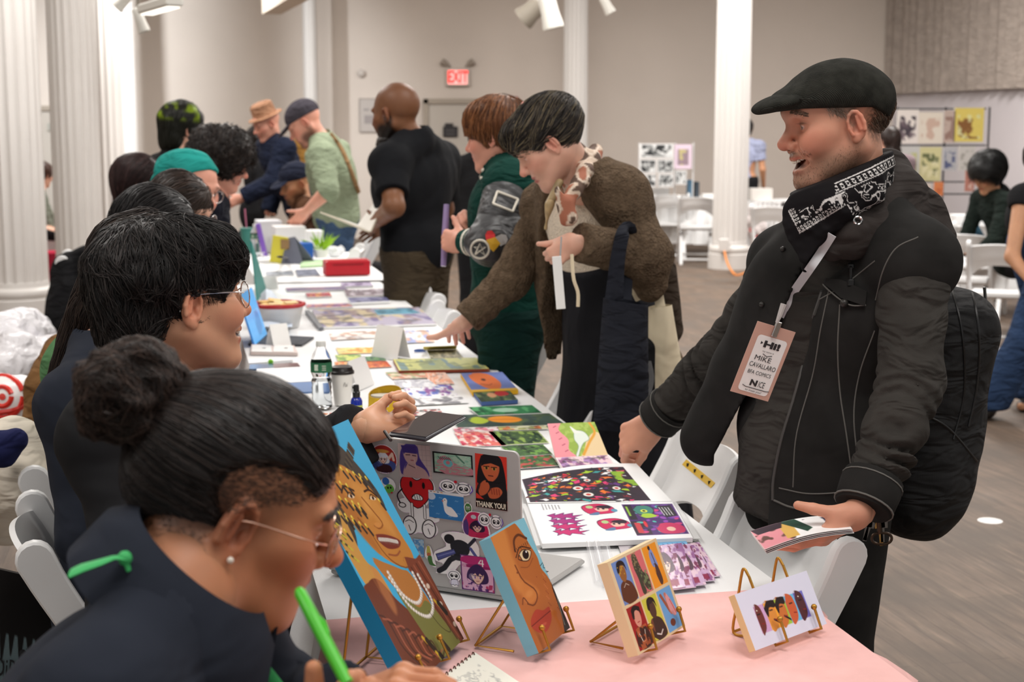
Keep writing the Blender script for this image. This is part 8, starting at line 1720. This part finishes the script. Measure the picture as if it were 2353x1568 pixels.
BT=CLOTH('black_canvas',(38,40,48)); CT_=CLOTH('natural_canvas',(226,212,184),var=.05,fold=(6,6,6,.04))
o,n_=tote('tote_bag',(1386,684),(1490,700),(1362,985),(1490,1000),4.20,BT,'plain black canvas tote bag hanging from the cardigan sleeve',th=.09)
MB().tube(spline([W(1416,690,4.18),W(1420,600,4.2),W(1432,535,4.22),W(1448,530,4.3),W(1440,600,4.36),W(1436,690,4.26)],24),.020,8,flat=.18,up=(0,-1,0)).build('handle',BT,o,smooth=True)
MB().tube(spline([W(1404,690,4.18),W(1416,600,4.2),W(1428,540,4.22)],12),.018,8,flat=.18,up=(0,-1,0)).build('handle',BT,o,smooth=True)
o,n_=tote('tote_bag',(1490,706),(1544,700),(1476,950),(1582,925),4.42,CT_,'cream canvas tote bag hanging behind the black one',th=.08)
MB().tube(spline([W(1518,706,4.40),W(1505,640,4.42),W(1486,565,4.42),W(1474,534,4.44),W(1452,545,4.5)],22),.015,8,flat=.18,up=(0,-1,0)).build('handle',CT_,o,smooth=True)
MB().tube(spline([W(1470,690,4.46),W(1452,650,4.48),W(1444,600,4.5),W(1446,560,4.5)],14),.013,8,flat=.18,up=(0,-1,0)).build('handle',CT_,o,smooth=True)
G=S(); G.cap(W(1520,620,4.75),W(1545,760,4.78),.05,.035,k=0); G.cap(W(1545,760,4.78),W(1548,800,4.8),.03,.01,k=.02); G.noise(.01,(14,14,5),3); solid('shawl_end',G,.008,CLOTH('brown_shawl',(72,62,54)),C1.root)
G=S(); G.box(W(1480,865,4.42),(.045,.04,.12),r=.03,k=0); G.noise(.004,20,2); o=tag(solid('pouch_bag',G,.008,CLOTH('striped_black_bag',(30,30,32))),'small black bag with pale stripes hanging by the black skirt','bag')
for k in range(4):MB().tube(hits(G,spline([(1486+3*k,830,0),(1493+3*k,870,0),(1483+3*k,915,0)],8)[:,:2],.001,3),.0016,5).build('stripe',mat('stripe_grey',(130,130,132)),o)
# green shirt man with a crossbody strap
GS=CLOTH('sage_green_shirt',(146,158,132),var=.06)
S3=Fig(head=W(702,282,10.3),fwd=(-.80,-.1,-.60),up=(-.55,0,.80),neck=W(742,330,10.3),pelvis=V3(W(772,520,10.4)[0],10.45,.97),tf=(-.93,-.2,-.2),sw=.225,bulk=1.28,skin='pink',hsc=1.22,brow=(80,60,50),stubble=(70,48,40),stub_a=.8,
   sh=(W(740,360,10),W(775,350,10.7)),el=W(752,440,9.8),wl=W(702,488,9.86),er=W(760,440,10.8),wr=W(700,500,10.6))
S3.body('person in a sage green shirt and grey baseball cap, bending over the table',hres=.0045,hhres=.005,res=.012)
S3.top('shirt',GS,t=.022,sleeve=1,fore=.12,hem=.16,res=.011,wrinkle=.012,wr=(.01,.07,3)); S3.pants('jeans',CLOTH('blue_denim',(70,92,122)),t=.018,top=.05)
def bcap(f,col,name='baseball_cap',brim=True,z=.030,tilt=-8,m=None):
 m=m or CLOTH(name+'_cloth_%02x%02x%02x' %col,col); G=S(); G.at(f.head,f.HR,f.hsc); G.ell((-.010,0,.045),(.106,.086,.088),k=0); G.cut((0,0,z),(.12,0,-1)); o=solid(name,G,.0045,m,f.root)
 if brim:G=S(); G.at(f.head,f.HR,f.hsc); G.ell((.110,0,z+.006),(.062,.070,.010),rotm((0,1,0),12),k=0); G.cut((.06,0,0),(-1,0,0)); solid('cap_peak',G,.0035,m,o)
 return o
bcap(S3,(72,68,76))
seam(S3.G,[(758,308),(782,340),(800,380),(815,420),(826,450)],.020,CLOTH('tan_webbing',(158,124,88)),S3.root,'bag_strap',off=.001)
# brown hat man and neighbours at the far end
NVY=CLOTH('ink_blue_jacket',(30,36,54))
S4=standing((614,284),11.9,hsc=1.1,label='person in a brown brimmed hat and ink blue jacket at the far table end',fwd=(-.78,-.5,-.4),skin='pink',shirt=NVY,pants=NVY,lean=(.26,0),bulk=1.05,hands=('l',),tshirt=.03,arms=lambda n,f,y:dict(el=n+f*.10+y*.22-V3(0,0,.30),wl=n+f*.32+y*.10-V3(0,0,.42)))
HT=CLOTH('brown_felt',(176,132,104)); MB().lathe([(.140,0),(.143,.004),(.140,.008),(.098,.012),(.092,.10),(.07,.115),(0,.108)],S4.hp(-.008,0,.052),30,S4.HR,cap=False).build('brimmed_hat',HT,S4.root,smooth=True)
S5=seated((600,330),12.8,'small far person with dark hair between the curls and the brown hat',hairf=curly([(34,28,26),(48,40,36)],big=.035,n=700,res=.009),fwd=(.6,-.75,-.25),dz=0)
S6=seated((680,420),10.9,hsc=1.17,bulk=1.1,label='person seated in a dark cap, leaning on a hand beside the green shirt',skin='tan',shirt=CLOTH('brown_overshirt',(96,66,48)),fwd=(-.75,-.5,-.35),stubble=(50,34,28),stub_a=.8)
bcap(S6,(34,38,54))
G=S(); q=W(676,376,12.1); G.box(q,(.145,.11,.19),r=.09,k=0); G.ell(q-V3(.04,.06,.03),(.09,.07,.10),k=.03); G.noise(.006,12,2); o=tag(solid('backpack',G,.01,CLOTH('tan_canvas',(158,116,58))),'tan and white backpack behind the seated man in a dark cap','backpack'); MB().ball(W(652,366,11.92),(.05,.02,.05)).build('round_badge',mat('badge_blue',(40,96,160)),o,smooth=True); MB().box(W(650,380,11.93),(.09,.03,.20),bev=.012).build('white_side_panel',mat('bag_white_panel',(226,222,216),rough=.7),o)
# dark figure behind the ginger-haired one
S7=standing((1112,318),9.5,'person all in black, half hidden behind the ginger-haired one',(.2,.95,0),hairf=straight([(26,22,22),(36,30,30)],n=900,res=.008),tshirt=.03,hands=())
# far right background people
S8=seated((2270,400),11.2,'person with long black hair seated at the far right table',hairf=straight([(20,20,20),(30,30,30),(14,14,14)],low=-.18,length=.30,n=1600,res=.008,t=.045),shirt=CLOTH('dark_green_top',(28,36,32)),fwd=(-.75,-.45,-.45),skin='tan',hsc=1.1)
S9=standing((1713,298),18.4,'person in a pale blue shirt standing just behind the thick right column',(.3,.95,-.1),skin='tan',shirt=CLOTH('pale_blue_shirt',(166,172,200)),hairf=straight([(34,30,30),(46,40,40)],n=500,low=-.03,res=.01),sleeve=.6,hands=())
S10=standing((2044,325),14.2,pvz=.82,hands=(),label='person with dark brown hair in mauve, glimpsed behind the flat cap',hairf=straight([(46,32,28),(60,44,38)],n=500,res=.01),shirt=CLOTH('mauve_top',(150,130,136)),fwd=(-.3,.9,-.1))
SR=Fig(head=W(2400,372,8.0),fwd=(-.5,-.6,-.5),up=(-.1,0,1),neck=W(2405,425,8.05),pelvis=V3(W(2395,620,8.1)[0],8.1,.95),tf=(-.6,-.7,0),sw=.17,skin='tan',pose='stand',el=W(2326,590,7.85),wl=W(2366,645,7.7),er=W(2360,580,8.2),wr=W(2390,640,8.0),
   sh=(W(2350,455,8.0),W(2420,455,8.2)),legs=(W(2350,790,7.95),W(2410,780,8.2),V3(W(2310,0,8.0)[0],8.0,.09),V3(W(2420,0,8.3)[0],8.3,.09)))
SR.body('person cut off by the right edge, bare tan arm, blue jeans and black shoes',hres=.006,res=.011,hands=())
SR.top('black_top',BLK,t=.012,sleeve=.18,hem=.0,wr=None,res=.010); SR.pants('jeans',CLOTH('deep_blue_denim',(44,62,92)),t=.03,top=.08,flare=.05,res=.012)
SR.hairbase(t=.02,blobs=[((-.05,0,-.05),(.09,.11,.16))],col=(50,34,28),res=.008); SR.strands(900,.25,.0015,[(62,42,34),(44,30,26)],const(-.2,0,-1),seg=7)
SL=seated((98,402),15.2,'person with auburn hair in a grey-green top, seated between the left columns',hairf=straight([(70,42,32),(92,58,44)],n=700,low=-.16,length=.25,res=.009),shirt=CLOTH('grey_green_top',(118,122,110)),fwd=(.5,.8,-.2))
# ================================================================== the far right of the hall
def far_table(a,b_,d,label,dz=.55,group='white covered tables across the hall'):
 """a cloth-covered table seen from afar: a and b are its near top corners"""
 a=V3(a[0],a[1],0); b_=V3(b_[0],b_[1],0); u=nrm(b_-a); v=V3(-u[1],u[0],0); v=v if v[1]>0 else -v; rows=[]; n=60
 for i in range(n+1):
  t=i/n; p=a+(b_-a)*t; w=.03*math.sin(t*50)+.012*math.sin(t*131)
  rows.append([p-v*(.05+w)+V3(0,0,.74-dz),p-v*(.03+w*.6)+V3(0,0,.74-dz*.5),p-v*.004+V3(0,0,.73),p+V3(0,0,.74),p+v*d+V3(0,0,.74),p+v*(d+.02)+V3(0,0,.4)])
 o=tag(MB().grid(np.array(rows),thick=.002).build('covered_table',WC,smooth=True),label,'table',group)
 for k in (.06,.94):
  for q in (.06,d-.06):c=a+(b_-a)*k+v*q; MB().tube([c,c+V3(0,0,.72)],.015).build('leg',mat('table_leg_grey',(120,120,122),metal=.7,rough=.4),o)
 return o,u,v
P2=lambda px,d:W(px,300,d)[:2]
FA,u1,v1=far_table(P2(1440,18.6),P2(1660,17.8),.75,'white covered table left of the thick right column')
far_table(P2(1716,17.6),P2(1800,17.2),.75,'white covered table just right of the thick right column')
FC,u3,v3=far_table(P2(2150,13.2),P2(2370,12.2),.8,'white covered table at the far right with prints on it')
FG='white folding chairs at the tables across the hall'
for px,d,f,lab in ((1545,17.9,(0,1),'far white folding chair left of the one beside the column'),(1604,17.3,(.1,1),'far white folding chair right beside the thick column'),(1778,15.2,(.3,1),'far white folding chair just left of the man\'s sleeve'),
      (2222,11.2,(.35,.9),'white folding chair under the draped blue scarf at right'),(2310,10.2,(.35,.9),'white folding chair nearest the right edge'),(2262,12.3,(.35,.9),'white folding chair half behind the other two at right')):
 p=P2(px,d); chair((p[0],p[1]),f,lab,FG)
# black coat, brown jacket, cream heap and other things hung on the sellers' chairs
def lump(name,caps,col,label,cat,seed=0,nz=.014,h=.009,m=None,kind=CLOTH,cut=None):
 G=S()
 for a,b_,ra,rb in caps:G.cap(W(*a),W(*b_),ra,rb,k=.04)
 G.noise(nz,(9,9,5),seed); G.noise(nz*.4,28,seed+2)
 if cut is not None:G.cut(V3(0,0,cut),V3(0,0,-1))
 return tag(solid(name,G,h,m or CLOTH(name+'_cloth_%d' %seed,col)),label,cat),G
lump('coat',[((205,590,8.3),(232,720,8.2),.06,.07),((150,620,8.25),(150,740,8.1),.08,.10),((150,610,8.3),(205,590,8.3),.06,.06),((165,650,8.3),(215,740,8.1),.08,.08)],(26,26,28),'black coat hung over the chair beside the left columns','coat',1)
lump('jacket',[((140,800,5.0),(115,900,4.85),.05,.08),((115,900,4.85),(88,990,4.8),.07,.06)],(122,88,54),'crumpled brown jacket over the chair behind the green hoodie','jacket',2)
o,G=lump('jacket',[((30,1050,3.5),(75,1120,3.42),.09,.07),((20,1110,3.5),(60,1030,3.5),.09,.06),((10,1180,3.5),(40,1100,3.4),.08,.06)],(226,216,200),'cream jacket heaped on the chair at the left edge','jacket',3)
lump('cap',[((5,1030,3.3),(35,1012,3.3),.045,.030)],(38,42,84),'dark blue cap lying on the cream jacket','cap',4,nz=.004,h=.006)
WB=mat('white_bag_plastic',(236,234,238),rough=.4,fold=(12,12,12,.06),bump=('noise',40),bs=.2)
o,G=lump('plastic_bag',[((15,790,7.2),(75,770,7.4),.16,.13),((60,850,7.0),(115,830,7.1),.14,.12),((20,860,6.9),(40,800,7.0),.14,.1)],(236,234,238),'large white plastic bag with blue print piled left of the brown jacket','bag',5,m=WB,nz=.03,h=.014)
bl_=mat('bag_blue_print',(58,124,190),rough=.4)
for p in ((84,848,6),(100,841,5),(112,834,5),(124,826,4),(134,822,4)):decal(G,circ(p[0],p[1],p[2],7),bl_,o,'blue_print',.004)
RS=MB(); bz=W(30,925,5.0)
o,G=lump('shopping_bag',[((0,930,5.1),(50,925,5.1),.10,.09),((10,960,5.1),(52,965,5.1),.08,.06)],(244,240,238),'white shopping bag with red rings on its front','bag',6,m=mat('bag_gloss_white',(244,240,238),rough=.35),nz=.01)
rd=mat('bag_red_print',(222,52,40),rough=.4)
for r_ in (22,48):seam(G,circ(5,912,r_,24),.010,rd,o,'red_ring',off=-.002,flat=.5)
decal(G,circ(5,912,8,10),rd,o,'red_dot',.004); seam(G,[(0,948),(35,942),(68,925)],.010,rd,o,'red_band',off=-.002)
q=W(118,612,14.6); tag(MB().box((q[0],q[1],.19),(.4,.3,.38),bev=.01).build('bin',mat('bin_crimson',(190,26,66),rough=.5)),'crimson bin between the two widest left columns','bin')
q=W(112,560,15.2); tag(MB().box((q[0],q[1],.26),(.5,.4,.52),bev=.01).build('white_crate',mat('crate_white',(226,222,222),rough=.6)),'white crate behind the crimson bin','crate')
q=W(285,470,11.0); o=tag(MB().box((q[0],q[1],.62),(.10,.30,1.24),bev=.02).build('suitcase',mat('blue_case',(34,60,128),rough=.5)),'tall blue case standing behind the reddish-haired seller','suitcase'); MB().tube([(q[0]-.03,q[1],1.2),(q[0]-.03,q[1],1.32),(q[0]+.03,q[1],1.32),(q[0]+.03,q[1],1.2)],.012).build('handle',mat('grey_fitting',(160,148,136)),o,smooth=True)
# black tote bag with a pale dripping print standing by the nearest chair
a,b_,c_=W(-40,1300,3.0),W(130,1340,3.1),W(-60,1700,2.95); tc=Cv(90,120,(30,28,28)); tc.rect(0,.36,1,1,(122,144,150)); g=random.Random(5)
for k in range(9):x=.02+.12*k; tc.curve([(x,.30),(x+.09,.30),(x+.08,.38+.05*g.random()),(x+.045,.44+.10*g.random()),(x+.01,.38)],(30,28,28))
for k in range(4):tc.line([(.1+.24*k,.52),(.1+.24*k,.60)],.015,(60,66,70))
o=tag(sheet('tote_bag',tc,a,b_,c_,thick=.06,side=(30,28,28)),'black tote bag with a dripping grey-blue print at the lower left corner','bag')
ux2=nrm(b_-a); uy2=nrm(a-c_); ink=mat('tote_ink',(44,46,50)); o_=W(75,1500,2.36); nz_=np.cross(ux2,uy2)
pt=lambda px,py:(lambda r,o:o+r*(((a-o) @ nz_)/(r @ nz_))+nz_*.002)(ray(px,py),V3(0,0,CAMH))
text_obj('tote_lettering','School of\nVisual Arts',.012,pt(80,1503),ux2,uy2,ink,o,fit=(.052,.016)); MB().lathe([(.009,0),(0,.001)],pt(52,1502),10,np.stack([ux2,uy2,nz_],1)).build('tote_logo',ink,o)
text_obj('tote_lettering','DiRTY nDi',.05,pt(62,1545),ux2,uy2,ink,o,fit=(.15,.040))
# yellow tape on the second chair, orange cord and plug by the column
cc=bpy.data.objects['folding_chair.001']; Mx=np.array(cc.matrix_world) if False else None
tp=MB(); bpy.context.view_layer.update(); bk2=[c for c in cc.children if c.name.startswith('backrest')][0]; from mathutils.bvhtree import BVHTree
bv=BVHTree.FromPolygons([bk2.matrix_world @ v.co for v in bk2.data.vertices],[p.vertices for p in bk2.data.polygons]); rows=[]
for t in np.linspace(0,1,9):
 r=[]
 for s in (-1,1):
  px,py=1572+66*t+5*s,1062+54*t-6*s; h=bv.ray_cast(Vector((0,0,CAMH)),Vector(ray(px,py)).normalized()); 
  if h[0] is not None:r.append(np.array(h[0])-nrm(ray(px,py))*.002)
 if len(r)==2:rows.append(r)
if len(rows)>2:
 tpo=MB().grid(np.array(rows),thick=.0008).build('tape_strip',mat('tape_yellow',(232,190,70),rough=.5)); tpo.parent=bk2; tpo.matrix_parent_inverse=bk2.matrix_world.inverted()
 for k in range(1,len(rows)-1,2):q=(rows[k][0]+rows[k][1])/2; x_=MB().box(q-nrm(q-V3(0,0,CAMH))*.002,(.006,.003,.008)).build('tape_mark',mat('tape_black',(40,34,30))); x_.parent=tpo; x_.matrix_parent_inverse=tpo.matrix_world.inverted()
q=W(1662,588,16.68); tag(MB().tube(spline([q+V3(.0,0,.1),W(1672,606,16.5),T(1690,632,.01),T(1712,628,.01)],16),.012,6).build('extension_cord',mat('cord_orange',(230,140,60),rough=.5),smooth=True),'orange cord trailing at the foot of the thick right column','cord')
tag(MB().box(q+V3(0,-.02,.12),(.11,.05,.15),bev=.01).build('outlet_box',mat('column_white_paint',(240,236,232))),'small white socket box low on the thick right column','socket')
# display of black and white comic pages
DP='prints pinned on the display racks across the hall'
def hung(name,x0,y0,x1,y1,d,cv,label,th=.01,g=DP,cat='print'):a=W(x0,y0,d); b_=W(x1,y0,d); c=W(x0,y1,d); b_[2]=a[2]; return tag(sheet(name,cv,a,b_,a+V3(0,0,c[2]-a[2]),thick=th),label,cat,g)
def bw(seed,w=40,h=26):c=Cv(w,h,(236,236,236)); c.rect(.06,.08,.94,.92,(150,152,152)); c.noise((50,52,54),7,.0,1,seed,(.06,.08,.94,.92)); c.noise((226,228,228),9,.2,1,seed+9,(.06,.08,.94,.92)); return c
for i,(x0,y0,x1,y1,lab) in enumerate(((1470,330,1548,364,'wide black and white print at the top of the far rack'),(1470,366,1508,398,'black and white print, middle row left on the far rack'),(1510,366,1548,398,'black and white print, middle row right on the far rack'),(1472,400,1508,430,'dark print, bottom row left on the far rack'),(1512,400,1548,430,'dark print, bottom row right on the far rack'),(1552,392,1578,424,'dark upright print under the lilac framed one'))):
 hung('comic_print',x0,y0,x1,y1,17.8,bw(i),lab)
lc_=Cv(24,34,(226,206,222)); lc_.rect(.18,.2,.82,.85,(150,130,140)); lc_.noise((196,186,130),5,.1,.9,3,(.18,.2,.82,.85)); hung('comic_print',1550,332,1590,388,17.82,lc_,'lilac framed print at the right end of the far rack')
rk=empty('display_rack',(*P2(1520,17.9),.74),'white wire display rack carrying the black and white prints','rack')
for px in (1468,1550,1592):b_=W(px,430,17.86); MB().tube([(b_[0],b_[1],.74),(b_[0],b_[1],W(px,328,17.86)[2])],.008).build('post',mat('rack_white',(226,226,226)),rk)
for i,(x0,y0,x1,y1,bg_,cs,lab) in enumerate(((2062,252,2112,330,(236,228,222),((60,52,62),(110,96,104)),'pale print with a dark castle shape, top left of the right display'),(2112,258,2168,330,(230,220,206),((206,176,160),),'cream sketch sheet, second in the top row of the right display'),(2170,254,2196,328,(196,176,166),((150,120,110),),'narrow brownish print in the top row of the right display'),(2194,248,2262,326,(226,206,110),((130,84,50),(226,226,170)),'glowing yellow landscape print at the top right of the right display'),
             (2066,336,2114,414,(206,206,204),((196,196,140),),'pale grey landscape, lower row left of the right display'),(2114,338,2164,416,(216,210,160),((96,104,70),(236,230,190)),'misty green forest print in the lower row of the right display'),(2168,338,2200,392,(186,186,190),((84,92,130),),'blue mountain print in the lower row of the right display'),(2204,336,2242,392,(206,202,198),((160,156,150),),'grey sketch at the right of the lower row'),(2092,422,2140,462,(230,216,206),((196,84,70),),'print with a red lantern shape below the two rows'),(2146,418,2168,450,(226,140,90),((206,110,70),),'small orange card near the red lantern print'),(2218,392,2240,440,(190,130,116),((226,200,190),),'small reddish print beside the black hair'))):
 c=Cv(30,40,bg_); [c.noise(k,4+2*j,.0+.2*j,.9,i*3+j,(.12,.18,.88,.9)) for j,k in enumerate(cs)]; hung('art_print',x0,y0,x1,y1,14.65,c,lab)
rk=empty('display_rack',(*P2(2150,14.7),.74),'dark wire display rack carrying the coloured prints at right','rack'); dk=mat('rack_dark',(40,40,44))
for px in (2056,2166,2266):b_=W(px,430,14.68); MB().tube([(b_[0],b_[1],.0),(b_[0],b_[1],W(px,246,14.68)[2])],.01).build('post',dk,rk)
for py in (250,334,418,446):MB().tube([W(2056,py,14.68),W(2266,py,14.68)],.008).build('rail',dk,rk)
# odds and ends on the far tables
def on_far(px,py,d,sx_,sy_,h,col,name,label,cat,rot=0):q=W(px,py,d); return tag(MB().box((q[0],q[1],.742+h/2),(sx_,sy_,h),rotm((0,0,1),rot),bev=.003).build(name,mat('far_%s_%02x%02x%02x' %(name,*col),col,rough=.6)),label,cat)
for a in ((1515,440,18.2,.22,.2,.12,(240,240,240),'box','white box below the far rack of comic pages','box'),(1585,430,18.1,.06,.2,.22,(90,130,160),'book','blue book standing on the far left table','book'),(1600,430,18.1,.05,.2,.20,(70,80,90),'book','dark book standing beside the blue one on the far left table','book'),(1632,440,18.0,.2,.1,.06,(244,244,240),'card_sign','small white sign near the thick right column','sign'),(1748,440,17.6,.25,.2,.14,(236,232,226),'bag','pale bag on the table right of the column','bag'),
   (2222,500,12.9,.26,.18,.10,(240,240,240),'card_sign','white sign card on the far right table','sign'),(2310,505,12.7,.22,.12,.08,(240,242,240),'card_sign','second white card on the far right table, nearer the edge','sign'),(2260,512,12.8,.4,.2,.02,(150,152,156),'magazine','grey magazine lying between the white cards','magazine')):on_far(*a)
q=W(2240,480,13.0); tag(MB().lathe([(.045,0),(.05,.02),(.05,.12),(.02,.17),(.018,.2),(0,.2)],(q[0],q[1],.742),18).build('bottle',mat('lime_bottle',(160,206,110),rough=.3),smooth=True),'lime green bottle in front of the black-haired person','bottle')
lump('scarf',[((2232,522,11.6),(2258,565,11.4),.06,.05),((2258,565,11.4),(2272,600,11.35),.04,.02)],(56,92,112),'blue patterned scarf hanging from the far right table','scarf',8,nz=.008)
o,G=lump('costume',[((1732,484,17.4),(1736,530,17.3),.06,.10),((1722,510,17.3),(1746,520,17.3),.08,.08),((1734,535,17.3),(1736,570,17.3),.08,.06)],(236,226,224),'white and red cloth figure hanging beside the thick right column','costume',9,nz=.02,h=.012)
for p in ((1734,496,9),(1728,528,7),(1740,548,8)):decal(G,circ(*p,8),mat('costume_red',(206,50,44)),o,'red_patch',.006)
tag(MB().lathe([(.05,0),(.02,.004)],T(2275,1197,.0005),14).build('paper_scrap',TW),'white paper scrap lying on the bare floor at right','scrap')
bpy.context.view_layer.update()
